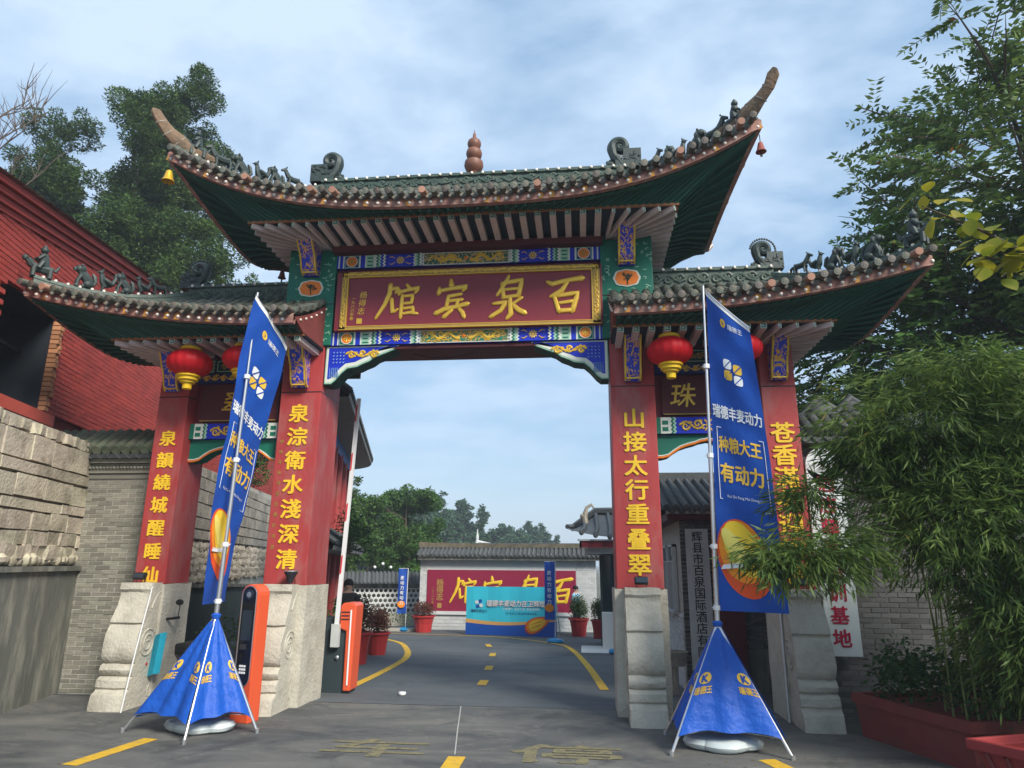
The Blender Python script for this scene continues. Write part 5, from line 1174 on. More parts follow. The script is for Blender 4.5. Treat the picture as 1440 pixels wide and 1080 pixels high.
m = MB(); ring_strip(m, [(-.70, 2.75), (-.66, 2.75), (-.66, 2.82), (-.70, 2.82)]); ring_strip(m, [(-.70, 3.1), (-.66, 3.1), (-.66, 3.16), (-.70, 3.16)]); m.build('balustrade_rail', 'red_paint', pv)

# ============================================================ background beyond the gate
YW = 17.8; GZ = -.64
bw = thing('spirit_wall', 'white brick screen wall with a maroon panel of large yellow characters across the road', 'wall', (-.9, YW, GZ))
m = MB(); m.b2(-4.65, 2.12, YW, YW+.4, GZ-.1, 2.08); m.build('core', 'white_wall', bw)
for a, b in ((-4.65, -4.38), (1.38, 2.1)): brick_field(bw, 'pier_brick', 'white_brick', (0, YW, 0), (1, 0, 0), (0, -1, 0), a, b, GZ, 2.0, .215, .085, .012, 60, seed=21, dep=.03)
brick_field(bw, 'base_brick', 'white_brick', (0, YW, 0), (1, 0, 0), (0, -1, 0), -4.36, 1.4, GZ, -.12, .36, .12, .014, 110, seed=22, dep=.03)
m = MB(); m.b2(-4.40, 1.42, YW-.08, YW, -.08, .04); m.build('panel_ledge', 'white_wall', bw)
m = MB(); m.b2(-4.36, 1.36, YW-.03, YW, .04, 1.56); pnl = m.build('maroon_panel', 'backwall_maroon', bw)
m = MB()
K = .98*1.10
for key, cx_ in (('guan', -2.90), ('bin', -1.78), ('quan', -.42), ('bai', .80)):
    a0 = {'guan': -.98, 'bin': -.19, 'quan': .62, 'bai': 1.42}[key]
    brush(m, key, lambda a, b, cx_=cx_, a0=a0: V((cx_+(a-a0)*1.6, YW-.05, .82+(b-5.45)*1.7)), 2.2, 6, .3)
m.build('large_characters', 'yellow_char', pnl, smooth=True)
m = MB()
for i, ch in enumerate('杨得志'): put_text(m, ch, .28, flat((-3.85, YW-.035, 1.08-.26*i)), .02, .01)
m.b2(-3.93, -3.77, YW-.04, YW-.03, .15, .33)
for i, ch in enumerate('一九八六年春'): put_text(m, ch, .10, flat((-4.12, YW-.035, .9-.11*i)), .0, .01)
m.build('signature', 'dull_gold', pnl)
rf = tiled_roof_simple(bw, -4.75, 3.0, YW-.35, YW+.25, 2.10, 2.42, .17, 'grey_tile')
m = MB(); m.b2(-4.7, 2.8, YW-.3, YW, 1.93, 2.08); m.build('cornice', 'cement', bw)
m = MB(); m.grid([[(-4.75+7.75*i/30, YW+.1, 2.40), (-4.75+7.75*i/30, YW+.02, 2.54+.06*abs(i/15-1)**2+.02*math.sin(i*2.1))] for i in range(31)]); m.build('ridge_band', mat('dry_grass', (.28, .24, .17), .95, .4, 12), rf)
# lattice wall
lw = thing('lattice_wall', 'low white lattice wall with tiled coping left of the screen wall', 'wall', (-6.6, 19.4, GZ))
LA, LB = V((-9.5, 18.2, 0)), V((-4.7, 19.6, 0)); ld = (LB-LA).normalized(); ln = V((ld.y, -ld.x, 0)); LL = (LB-LA).length
def lat(m, z0, z1, th, o=0): wallplane(m, LA, ld, ln, 0, LL, z0, z1, th, 0, o)
m = MB(); lat(m, GZ-.1, -.15, .3, .04); m.build('plinth', 'mortar', lw)
m = MB(); lat(m, GZ, .85, .05, -.18); m.build('shadowed_back', 'cement', lw)
m = MB(); r_ = .17
for j in range(5):
    for i in range(int(LL/(r_*1.1))):
        c = LA+ld*(i*r_*1.1+(j % 2)*r_*.55+.1)+V((0, 0, -.05+j*.19)); m.tube([c+ld*(math.cos(a*math.pi/4)*.095)+V((0, 0, math.sin(a*math.pi/4)*.095)) for a in range(9)], .026, 4)
m.build('lattice', 'white_wall', lw, stuff=True)
m = MB(); lat(m, .82, .98, .3, .06); m.build('top_beam', 'cement', lw)
m = MB(); a, b = LA+ln*.35, LB+ln*.35; m.add([a+V((0, 0, 1.0)), b+V((0, 0, 1.0)), LB+V((0, 0, 1.42)), LA+V((0, 0, 1.42))], [(0, 1, 2, 3)])
for i in range(int(LL/.16)): p = a+ld*(i*.16); m.tube([p+V((0, 0, 1.02)), p-ln*.35+V((0, 0, 1.45))], .05, 5)
m.build('coping', 'grey_tile', lw)
# right hut
hu = thing('guard_hut', 'small guard hut with a curved tiled roof at the right end of the screen wall', 'building', (3.2, 11.5, -.42))
m = MB(); m.b2(2.15, 5.2, 10.9, 13.5, -.8, 2.05); m.build('walls', 'glass_dark', hu)
m = MB()
for x in (2.10, 3.2, 4.3): m.b2(x, x+.07, 10.82, 10.9, -.5, 2.05)
m.build('window_post', 'cement_teal', hu)
m = MB(); m.b2(1.75, 5.4, 10.2, 13.8, 2.08, 2.24); m.build('eave_soffit', 'old_board', hu)
m = MB(); m.b2(1.55, 5.5, 10.0, 10.06, 2.24, 2.42); m.b2(1.55, 1.61, 10.0, 13.8, 2.24, 2.42); m.build('fascia', 'maroon', hu)
m = MB(); m.b2(1.50, 5.5, 9.96, 10.02, 2.42, 2.46); m.build('eave_strip', 'white_wall', hu)
m = MB(); G_ = []
for i in range(13):
    x = 1.35+4.2*i/12; k = max(0, 1-i/4); G_.append([(x-.12*k*(j == 0), 9.85+2.0*j/6+.0, 2.50+.22*k*k*(1-j/6)+.75*(j/6)**.8*(min(1, (i+1)/3))) for j in range(7)])
m.grid(G_); hr = m.build('curved_roof', 'grey_tile', hu)
m = MB()
for i in range(1, 13): g = G_[i]; m.tube([V(p)+V((0, 0, .03)) for p in g], .06, 6); m.ball(V(g[0])+V((0, -.03, 0)), .07, 6)
m.tube([V(p)+V((0, 0, .07)) for p in G_[0]], .07, 6); m.tube([V(G_[i][-1])+V((0, 0, .10)) for i in range(13)], .11, 6); m.build('tile_rows', 'grey_tile', hr, smooth=True)
m = MB(); m.tube([(1.75, 11.3, 2.9), (1.70, 11.3, 3.15), (1.78, 11.3, 3.42), (1.92, 11.3, 3.5), (1.98, 11.3, 3.40)], [.09, .09, .05, .045, .03], 8); m.ball((1.66, 11.3, 3.16), .09, 8); m.build('ridge_dragon', 'block_stone', hr, smooth=True)
m = MB(); m.b2(1.55, 3.3, 9.3, 10.9, -.50, -.36); structure(m.build('hut_platform', 'white_wall'))
m = MB(); m.b2(2.12, 2.6, 10.2, 10.6, -.38, .55); tag(m.build('booth_counter', 'white_wall', bevel=.02), 'pale counter block in front of the guard hut window', 'counter')

# ---- banner backdrop on frame
bn = thing('welcome_banner', 'wide cyan and blue banner with a golden wheat grain before the screen wall', 'banner', (-.9, 15.6, -.62))
BA, BB = V((-2.55, 16.2, -.62)), V((.72, 15.1, -.58)); bd = (BB-BA); BW = bd.length; bd.normalize(); bN = V((bd.y, -bd.x, 0)).normalized(); BH = 1.62
def bf(a, b, d): return BA+bd*a+V((0, 0, b))+bN*d
def bpoly(name, pts, mt, d, par=None):
    m = MB(); m.add([bf(a, b, d) for a, b in pts], [tuple(range(len(pts)))]); return m.build(name, mt, par or bn)
m = MB(); m.grid([[bf(BW*i/12, b, .012*math.sin(i*1.7)) for b in (0, BH)] for i in range(13)]); fab = m.build('banner_cloth', 'banner_cyan', bn)
wv = [(BW*i/20, .40-.10*math.sin(i/20*math.pi*1.1)+.08*(i/20)) for i in range(21)]
bpoly('orange_wave', [(a, b+.13-.05*a/BW) for a, b in wv]+[(BW, 0), (0, 0)], 'flame_orange' if 0 else mat('banner_orange', (.75, .42, .14), .5), .02, fab)
bpoly('blue_wave', wv+[(BW, 0), (0, 0)], 'banner_blue', .026, fab)
for nm, k, mt, d in (('grain', 1, 'flame_red', .032), ('grain_inner', .86, 'flame_orange', .038), ('grain_light', .66, 'flame_yellow', .044)):
    pts = []
    for i in range(28):
        a = i/28*2*math.pi; x = math.cos(a)*.50*k; y = math.sin(a)*.22*k*(1-.35*math.cos(a)); pts.append((BW*.80+x*.9-y*.35, .40+y+x*.38))
    bpoly(nm, pts, mt, d, fab)
bpoly('grain_tail', [(BW*.90, .55), (BW*.97, .80), (BW*.985, .74), (BW*.93, .50)], 'flame_orange', .04, fab)
for q in (-.05, .07): bpoly('grain_vein', [(BW*.70, .28+q), (BW*.82, .40+q), (BW*.90, .56+q*.4), (BW*.82, .43+q)], 'flame_red', .05, fab)
m = MB(); put_text(m, '瑞德丰麦动力在卫辉绽放!', .225, lambda a, b, d: bf(BW*.60+a, 1.06+b, .02+d), .035, .01, italic=.15); m.build('slogan_outline', mat('slogan_red', (.5, .05, .12), .5), fab)
m = MB(); put_text(m, '瑞德丰麦动力在卫辉绽放!', .225, lambda a, b, d: bf(BW*.60+a, 1.06+b, .03+d), .018, .01, italic=.15); m.build('slogan', 'flag_white', fab)
m = MB(); put_text(m, '小麦增产  动力十足  丰收有保障', .10, lambda a, b, d: bf(BW*.62+a, .88+b, .02+d), .005); m.build('subtitle', 'flag_white', fab)
m = MB(); put_text(m, '2023年麦动力新品发布暨丰收会', .085, lambda a, b, d: bf(BW*.62+a, .74+b, .02+d), .003); put_text(m, '瑞德丰麦动力', .11, lambda a, b, d: bf(BW*.15+a, .80+b, .02+d), .012); m.build('small_print', 'deep_blue', fab)
m = MB(); m2_ = MB()
for i, (a, b) in enumerate(((-.085, .06), (.05, .10), (-.05, -.08), (.085, -.05))): (m if i % 3 else m2_).add([bf(BW*.15+a+math.cos(t*.52)*.075, 1.03+b+math.sin(t*.52)*.06, .02) for t in range(12)], [tuple(range(12))])
m.build('logo_petals', 'banner_blue', fab); m2_.build('logo_petals', 'flag_white', fab)
m = MB(); 
for x in (.05, BW/2, BW-.05): m.tube([bf(x, 0, -.03), bf(x, BH, -.03)], .02, 6); m.tube([bf(x, .02, -.5), bf(x, BH*.8, -.03)], .015, 6)
m.build('frame', 'steel', bn)
# ---- small road flags
def small_flag(x, y, h, w, lab, side=1, tw=0.):
    z = Gz(y); t = thing('feather_banner', lab, 'flag', (x, y, z), 'small blue banners beside the road')
    m = MB(); m.tube([(x, y, z), (x+.02, y, z+h)], .014, 6); m.tube([(x+.02, y, z+h), (x+.02-side*w, y+tw, z+h-.02)], .008, 5); m.build('pole', 'white_metal', t)
    m = MB(); m.grid([[(x+.02-side*w*i/5*1.0, y+tw*i/5+.02*math.sin(i+j*.6), z+h-.02-(h*.72)*j/8) for j in range(9)] for i in range(6)]); c = m.build('banner_cloth', 'flag_blue', t)
    xx = x-side*w*.5
    m = MB()
    for i, ch in enumerate('麦动力有动力'): put_text(m, ch, w*.42, flat((xx, y-.05, z+h-.35-i*w*.5)), .02)
    m.build('print_characters', 'flag_white', c)
    m = MB(); m.add([(xx+math.cos(a*.5)*w*.42, y-.05, z+h*.42+math.sin(a*.5)*w*.36) for a in range(12)], [tuple(range(12))]); m.build('print_grain', 'flame_orange', c)
    m = MB(); m.lathe([(.10, 0), (.22, .0), (.26, .05), (.22, .11), (.05, .13), (.03, .16)], (x, y, z), 18); m.build('water_base', 'water_blue', t, smooth=True)
small_flag(-5.0, 17.2, 2.25, .36, 'small blue banner in front of the lattice wall')
small_flag(.76, 12.7, 2.38, .34, 'small blue banner at the right edge of the cyan banner', 1, .1)
small_flag(2.48, 9.1, 3.1, .05, 'small blue banner seen edge on beside the right inner pillar', -1, .3)
# ---- pots with shrubs
def leaves_np(centers, size, rg, aspect=.5, droop=0., dirs=None, fold=.25):
    """one folded leaf (4 triangles as 2 quads) per centre"""
    n = len(centers); c = np.array(centers, float)
    if dirs is None: d = rg.normal(size=(n, 3)); d[:, 2] = d[:, 2]*.6-droop
    else: d = np.array(dirs, float)
    d /= np.linalg.norm(d, axis=1)[:, None]+1e-9; r_ = rg.normal(size=(n, 3)); w = np.cross(d, r_); w /= np.linalg.norm(w, axis=1)[:, None]+1e-9; nn = np.cross(d, w)
    L_ = size*rg.uniform(.7, 1.3, n)[:, None]; W_ = L_*aspect
    a = c; b = c+d*L_; m_ = c+d*L_*.45; l = m_+w*W_*.5+nn*W_*fold; r2 = m_-w*W_*.5+nn*W_*fold
    v = np.stack([a, l, b, r2], 1).reshape(-1, 3); f = np.arange(n*4).reshape(-1, 4); return v, f
def np_obj(name, v, f, mt, parent, stuff=False):
    o_ = org(parent); me = bpy.data.meshes.new(name); v = v-np.array([o_.x, o_.y, o_.z]); k = f.shape[1]
    me.vertices.add(len(v)); me.vertices.foreach_set('co', v.ravel().astype(np.float32)); me.loops.add(f.size); me.loops.foreach_set('vertex_index', f.ravel().astype(np.int32))
    me.polygons.add(len(f)); me.polygons.foreach_set('loop_start', np.arange(0, f.size, k, dtype=np.int32)); me.polygons.foreach_set('loop_total', np.full(len(f), k, dtype=np.int32)) if False else None
    me.update(calc_edges=True); me.validate(); me.materials.append(M[mt]); o = bpy.data.objects.new(name, me); link(o, parent)
    if stuff: o['kind'] = 'stuff'
    return o
def blob_leaves(rg, blobs, per, size, aspect=.5, shell=.55, droop=0.):
    cs = []
    for (x, y, z, rx, ry, rz) in blobs:
        k = max(6, int(per*(rx*ry+ry*rz+rx*rz)/3)); d = rg.normal(size=(k, 3)); d /= np.linalg.norm(d, axis=1)[:, None]; q = shell+(1-shell)*rg.uniform(0, 1, k)**.7
        cs.append(np.array([x, y, z])+d*q[:, None]*np.array([rx, ry, rz]))
    c = np.concatenate(cs); return leaves_np(c, size, rg, aspect, droop)
def shrub(root, rg, blobs, per, size, mt='shrub_leaf', stems=True, aspect=.5):
    v, f = blob_leaves(rg, blobs, per, size, aspect, .3); np_obj('foliage', v, f, mt, root, True)
def pot_shrub(x, y, r_, h, lab, mt='shrub_leaf', tall=.5, sq=False):
    z = Gz(y); t = thing('potted_shrub', lab, 'plant pot', (x, y, z)); rg = np.random.default_rng(int(abs(x*100))+3)
    m = MB(); n = 24; prof = [(.72, 0), (.80, .5), (.95, .9), (1.08, .92), (1.08, 1.0), (.95, 1.0), (.92, .85), (.01, .85)]
    m.grid([[(x+math.cos(2*math.pi*j/n)*a*r_*(1+.03*(j % 2)), y+math.sin(2*math.pi*j/n)*a*r_*(1+.03*(j % 2)), z+b*h) for j in range(n+1)] for a, b in prof]); m.build('pot', 'pot_red', t)
    m = MB()
    for k in range(6): a = k; m.tube([(x, y, z+h*.8), (x+math.cos(a)*r_*.4, y+math.sin(a)*r_*.4, z+h+tall*.7)], [.02, .006], 5)
    m.build('stems', 'bark', t)
    shrub(t, rg, [(x+math.cos(a)*r_*.5, y+math.sin(a)*r_*.4, z+h+tall*(.35+.25*(i % 2)), r_*.65, r_*.65, tall*.42) for i, a in enumerate((0, 1.3, 2.6, 4, 5.2))], 5200/ (r_*2), .055, mt)
pot_shrub(-3.05, 5.4, .30, .62, 'big red pot with a reddish shrub behind the orange barrier post', 'red_shrub', .75)
pot_shrub(-3.25, 7.6, .28, .50, 'second red pot with a reddish shrub farther along the left kerb', 'red_shrub', .6)
pot_shrub(-4.25, 16.9, .40, .58, 'red fluted pot at the left end of the screen wall', 'red_shrub', .5)
pot_shrub(1.45, 16.3, .34, .60, 'dark red pot with a dark bush at the right end of the screen wall', 'cypress_leaf', .8)
pot_shrub(2.15, 15.2, .28, .60, 'dark red pot in front of the white pier by the hut', 'cypress_leaf', .7)
pot_shrub(3.0, 10.0, .26, .50, 'bright red pot standing on the white hut platform', 'shrub_leaf', .25)
# ============================================================ tripod flags
def flame_on(fab, par, cx, cz, k, flip=1, tail=True):
    def poly(nm, pts, mt, d):
        m = MB(); c = (sum(p[0] for p in pts)/len(pts), sum(p[1] for p in pts)/len(pts)); n = len(pts)
        rings = [[(c[0]+(p[0]-c[0])*q, c[1]+(p[1]-c[1])*q) for p in pts]+[(c[0]+(pts[0][0]-c[0])*q, c[1]+(pts[0][1]-c[1])*q)] for q in (.01, .35, .7, 1)]
        m.grid([[fab(a, b, d) for a, b in r_] for r_ in rings]); m.build(nm, mt, par)
    E_ = lambda rx, ry, ox, oz, rot=0., n=26: [(cx+flip*((ox+math.cos(a*2*math.pi/n)*rx*math.cos(rot)-math.sin(a*2*math.pi/n)*ry*math.sin(rot)))*k, cz+(oz+math.cos(a*2*math.pi/n)*rx*math.sin(rot)+math.sin(a*2*math.pi/n)*ry*math.cos(rot))*k) for a in range(n)]
    poly('grain_rim', E_(.30, .42, 0, 0, .25), 'flame_red', .005); poly('grain_shell', E_(.27, .33, -.01, .07, .2), 'flame_orange', .009)
    poly('grain_body', E_(.20, .31, .0, .10, .5), 'flame_yellow', .013); poly('grain_glow', E_(.09, .24, -.08, .10, .65), mat('flame_pale', (.85, .72, .16), .6), .017)
    poly('grain_stroke', [(cx+flip*a*k, cz+b*k) for a, b in ((-.27, -.14), (-.05, -.10), (.15, -.02), (.27, .10), (.16, .03), (-.05, -.05), (-.24, -.09))], 'flag_white', .021)
def logo_on(fab, par, cx, cz, k):
    for i, (ox, oz, mt) in enumerate(((-.5, .52, 'flag_white'), (.5, .30, 'flag_gold'), (-.5, -.38, 'flag_gold'), (.5, -.62, 'flag_white'))):
        m = MB(); pts = []
        for a in range(20):
            t = a/20*2*math.pi; c_, s_ = math.cos(t), math.sin(t); q = (abs(c_)**4+abs(s_)**4)**-.25; pts.append((cx+(ox+c_*q*.42)*k, cz+(oz+s_*q*.40)*k))
        c = (cx+ox*k, cz+oz*k); m.grid([[fab(c[0]+(p[0]-c[0])*q, c[1]+(p[1]-c[1])*q, .006) for p in pts+[pts[0]]] for q in (.02, 1)]); m.build('logo_petal', mt, par)
        m = MB(); m.add([fab(c[0]+a*k, c[1]+b*k, .012) for a, b in ((-.55, -.50), (-.47, -.52), (.55, .48), (.47, .52))], [(0, 1, 2, 3)]); m.build('logo_slash', 'flag_blue', par)
def print_on(fab, par, W, H, ztop):
    """fab(a,b,d): a metres from the pole edge, b height"""
    m = MB(); put_text(m, '瑞德王', .075, lambda a, b, d: fab(W*.66+a, ztop-.62+b, .006), .012); m.build('brand_text', 'flag_white', par)
    m = MB(); m.grid([[fab(W*.40+math.cos(t*.4)*.045*q, ztop-.60+math.sin(t*.4)*.052*q, .006) for t in range(17)] for q in (.45, 1)]); m.build('brand_ring', 'flag_gold', par)
    m = MB(); put_text(m, 'K', .07, lambda a, b, d: fab(W*.40+a, ztop-.60+b, .008), .03); m.build('brand_letter', 'flag_gold', par)
    logo_on(fab, par, W*.52, ztop-1.16, .145)
    m = MB(); put_text(m, '瑞德丰麦动力', .122, lambda a, b, d: fab(W*.50+a*.92, ztop-1.66+b*1.3, .006+d), .03); m.build('slogan_white', 'flag_white', par)
    m = MB(); put_text(m, '种粮大王', .150, lambda a, b, d: fab(W*.50+a*.92, ztop-2.02+b*1.25, .006+d), .032); put_text(m, '有动力', .20, lambda a, b, d: fab(W*.50+a*.92, ztop-2.33+b*1.1, .006+d), .034); m.build('slogan_gold', 'flag_gold', par)
    m = MB()
    for a0, b0, a1, b1 in ((.10, -1.84, .10, -2.62), (.10, -1.84, .18, -1.84), (.10, -2.62, .14, -2.62), (.93, -1.90, .93, -2.70), (.93, -1.90, .86, -1.90), (.93, -2.70, .84, -2.70)):
        n = 6; P = [fab(W*a0+(W*a1-W*a0)*i/n, ztop+b0+(b1-b0)*i/n, .008) for i in range(n+1)]; m.tube(P, .0035, 4)
    put_text(m, 'Rui De Feng Mai Dong Li', .042, lambda a, b, d: fab(W*.52+a, ztop-2.58+b, .006), .0); m.build('frame_line', 'flag_white', par)
    flame_on(fab, par, W*.42, ztop-3.22, .98)
def pole_unit(root, base, topz, lean, r_=.022):
    x, y = base
    def pt(z): return V((x+lean[0]*z, y+lean[1]*z, z))
    m = MB()
    for a, b, q in ((1.0, 2.0, r_*1.25), (2.0, 3.0, r_*1.05), (3.0, 4.05, r_*.85), (4.05, topz, r_*.65)): m.tube([pt(a), pt(b)], q, 10)
    p = m.build('pole', 'steel', root, smooth=True)
    m = MB()
    for z in (1.36, 2.0, 3.0, 4.05): m.tube([pt(z-.025), pt(z+.025)], r_*1.7, 10); m.tube([pt(z)+V((-.05, 0, 0)), pt(z)+V((.05, 0, 0))], .006, 5)
    m.build('pole_clamp', 'white_metal', root); return pt
def tripod(root, base, feet, pt, apex=1.20):
    x, y = base; top = pt(apex)
    for fx, fy in feet:
        m = MB(); f = V((fx, fy, .015)); m.tube([top, f], .016, 8); m.tube([f+V((0, 0, .03)), f-V((0, 0, .015))], .022, 8); d = V((fx-x, fy-y, 0)); k = .72; p = top.lerp(f, .86); m.tube([p, V((x, y, p.z+.0))], .010, 6); m.build('leg', 'steel', root, smooth=True)
    # skirt: a panel hung between neighbouring legs, gathered in folds, with a notch at each leg
    n = len(feet); fs = sorted(feet, key=lambda f: math.atan2(f[1]-y, f[0]-x)); rg = random.Random(int(x*10))
    sk = MB(); 
    for i in range(n):
        a, b = V((*fs[i], .0)), V((*fs[(i+1) % n], .0)); NU, NV = 22, 14; Gd = []
        for u in range(NU+1):
            t = .03+.94*u/NU; col = []
            for v in range(NV+1):
                h = v/NV; e = .885-.065*math.sin(math.pi*t)+.0; d = h*e; q = top+V((0, 0, -.02)); ra = top.lerp(a+V((0, 0, .015)), d); rb_ = top.lerp(b+V((0, 0, .015)), d)
                p = ra.lerp(rb_, t); cen = V((x+0, y+0, p.z)); s_ = math.sin(math.pi*t); fold = .045*h*math.sin(t*math.pi*5+i*1.3)+.10*h*s_*(1-h*.3)
                out_ = (p-cen); L2 = out_.length+1e-6; p = p+out_/L2*(-.05*s_*h+fold*.55); p.z += .02*h*math.sin(t*9+i); p += out_/L2*.022
                if d < .09: p = top+(p-top)*1.0+out_/L2*.0
                col.append(p)
            Gd.append(col)
        m = MB(); m.grid(Gd); m.build('skirt_panel', 'skirt_blue', root, smooth=True)
        # print near the legs
        Gf = Gd
        def fs_(a_, b_, Gf=Gf, NU=NU, NV=NV):
            u = min(max(a_, 0), .999)*NU; v = min(max(b_, 0), .999)*NV; i0, j0 = int(u), int(v); fu, fv = u-i0, v-j0
            p = Gf[i0][j0].lerp(Gf[i0+1][j0], fu).lerp(Gf[i0][j0+1].lerp(Gf[i0+1][j0+1], fu), fv); c = V((x, y, p.z)); o = (p-c); o.normalize(); return p+o*.008
        for tt in (.16, .86):
            m = MB(); m.grid([[fs_(tt+math.cos(-k*.45)*.10*q, .52+math.sin(k*.45)*.055*q) for k in range(15)] for q in (.02, .5, 1)]); m.build('printed_oval', 'flag_gold', root)
            m = MB(); put_text(m, 'K', .3, lambda a, b, d: fs_(tt+a*.5, .52-b*.32)+(fs_(tt, .52)-V((x, y, fs_(tt, .52).z))).normalized()*.006, .06); m.build('printed_letter', 'flag_blue', root)
            m = MB(); put_text(m, '瑞德王', .10, lambda a, b, d: fs_(tt+a*.85, .63-b*.75), .03); m.build('printed_name', 'flag_gold', root)
    m = MB(); m.lathe([(.045, apex-.03), (.055, apex+.01), (.03, apex+.03)], (top.x, top.y, 0), 12); m.build('skirt_collar', 'skirt_blue', root)
    # water bags
    for k in range(3):
        a = -math.pi/2+(k-1)*1.25+.3*(1 if x < 0 else -1)*0; m = MB(); m.lathe([(.02, 0), (.17, .0), (.22, .025), (.235, .06), (.21, .10), (.15, .12), (.02, .125)], (x+math.cos(a)*.16, y+math.sin(a)*.14, .003), 20, sx=1.05, sy=.8); stone_jit(m, .008, 5, k); m.build('water_bag', 'bag', root, smooth=True)
BR, BL = (3.02, -1.33), (-2.60, -1.30)
# right flag
rt_ = thing('tripod_banner_flag', 'tall blue printed flag on a tripod right of the road, turned flat to the viewer', 'flag', (*BR, 0), 'blue tripod flags in front of the gateway')
ptR = pole_unit(rt_, BR, 5.06, (.024, 0.0))
tripod(rt_, BR, [(2.46, -1.72), (3.60, -1.74), (3.62, -.88), (2.50, -.86)], ptR)
WR = .72
def fabR(a, b, d=0.):
    u = a/WR; zt = 4.98-.60*u; zb = 1.33; z = b if b < zt else zt
    q = (4.98-b)/3.65; p0 = ptR(z); w = .022
    # the fabric swings slightly towards the viewer and has soft folds
    hx = lp(.30, .62, max(0, min(1, q))**.7); dr_ = V((hx, -.36, 0))/WR; L_ = WR
    n_ = V((-.45, -.89, 0)).normalized(); f = .022*math.sin(a*9+b*1.3)*u+.016*math.sin(b*3.1+a*3)*u+.007*math.sin(b*9+a*14)
    return p0+V((.03, -.01, 0))+dr_*(u*L_)+n_*(f+d)+V((.0, 0, -.0))
def make_fabric(fab, W_, root, zt0, slope, zb):
    m = MB(); NU, NV = 16, 60
    m.grid([[fab(W_*i/NU, zb+(zt0-slope*i/NU-zb)*j/NV, 0) for j in range(NV+1)] for i in range(NU+1)]); c = m.build('flag_cloth', 'flag_blue', root, smooth=True)
    m = MB(); m.grid([[fab(W_*i/NU, zt0-slope*i/NU-o, .004) for o in (0, .05)] for i in range(NU+1)]); m.build('top_hem', 'flag_white', c)
    m = MB(); m.tube([fab(W_*i/8, zt0-slope*i/8, .0)+V((0, 0, .008)) for i in range(9)], .009, 6); m.build('top_arm', 'steel', root)
    return c
cR = make_fabric(fabR, WR, rt_, 4.98, .60, 1.33)
fabRp = lambda a, b, d=0.: fabR(a, b-lp(.50, .06, min(1, max(0, (4.8-b)/3.4))**.55)*(a/WR-.5), d)
print_on(fabRp, cR, WR, 3.6, 4.98+.10)
# left flag: twisted by the wind, seen almost edge on towards its foot
lf = thing('tripod_banner_flag', 'blue printed flag on the left tripod, twisted and seen nearly edge on', 'flag', (*BL, 0), 'blue tripod flags in front of the gateway')
ptL = pole_unit(lf, BL, 5.18, (.020, 0.0))
tripod(lf, BL, [(-3.38, -1.52), (-2.44, -1.92), (-1.93, -1.36), (-2.70, -.66)], ptL)
vd = V((BL[0]-CAMP.x, BL[1]-CAMP.y, 0)).normalized(); px_ = V((-vd.y, vd.x, 0))*-1    # px_: to the right as seen from the road
WL = .70
def fabL(a, b, d=0.):
    u = a/WL; q = min(1, max(0, (5.10-b)/3.8)); z = b
    mid = lp(.255, -.035, min(1, q*1.3)**.85); half = lp(.285, .12, q**1.2); half = max(.07, half)
    ang = math.acos(min(1, half/(WL/2))); dr_ = px_*math.cos(ang)+vd*math.sin(ang)*1.0
    c = ptL(z)+px_*mid+vd*(.10+.25*q); n_ = (vd*-math.cos(ang)+px_*math.sin(ang)); f = .016*math.sin(b*4+a*6)+.006*math.sin(b*10-a*13)
    return c+dr_*((u-.5)*WL)+n_*(f+d)
cL = make_fabric(fabL, WL, lf, 5.10, .50, 1.32)
fabLp = lambda a, b, d=0.: fabL(a, b-lp(.50, .16, min(1, max(0, (5.0-b)/3.4))**.5)*(a/WL-.5), d)
print_on(fabLp, cL, WL, 3.6, 5.10+.10)

# ============================================================ kiosk, barrier, people, scooter
kx, ky = -2.34, -.86
ks = thing('payment_kiosk', 'slim orange parking kiosk with a black glass front beside the left flag', 'kiosk', (kx, ky, 0))
yawk = R(-14); Kx, Ky = V((math.cos(yawk), math.sin(yawk), 0))*1, V((-math.sin(yawk), math.cos(yawk), 0))
def kq(a, y, b): return V((kx, ky, 0))+Kx*a+Ky*y+V((0, 0, b))
def cap_poly(w, z0, z1, r_=None, n=10, flat_=False):
    r_ = r_ or w; pts = []
    for i in range(n+1): a = math.pi*i/n; pts.append((math.cos(a)*w, z1-w+math.sin(a)*w))
    if flat_: return pts+[(-w, z0), (w, z0)]
    for i in range(n+1): a = math.pi+math.pi*i/n; pts.append((math.cos(a)*w, z0+w+math.sin(a)*w))
    return pts
m = MB(); m.prism(cap_poly(.130, 0, 1.54, flat_=True), -.09, .11, 0, kq); body = m.build('body', 'kiosk_orange', ks, bevel=.012)
m = MB(); m.prism(cap_poly(.095, .40, 1.51), -.102, -.085, 0, kq); gl = m.build('black_panel', 'kiosk_black', ks, bevel=.004)
m = MB(); m.tube([kq(a, -.10, b) for a, b in cap_poly(.104, .391, 1.519)]+[kq(*[(a, -.10, b) for a, b in cap_poly(.104, .391, 1.519)][0])], .006, 5); m.build('rim', 'steel', ks)
m = MB(); m.prism([(-.07, .90), (.07, .90), (.07, 1.24), (-.07, 1.24)], -.106, -.100, 0, kq); m.build('screen', 'screen', gl)
m = MB(); m.lathe([(.055, 0), (.058, .012), (.045, .016), (.030, .010), (.004, .012)], kq(.005, -.102, 1.42), 20, rot=Matrix((Kx, V((0, 0, 1)), -Ky)).transposed()); m.build('camera_lens', 'screen', gl, smooth=True); m = MB(); m.lathe([(.030, .013), (.033, .018), (.022, .020), (.001, .016)], kq(.005, -.102, 1.42), 20, rot=Matrix((Kx, V((0, 0, 1)), -Ky)).transposed()); m.build('lens_ring', 'steel', gl)
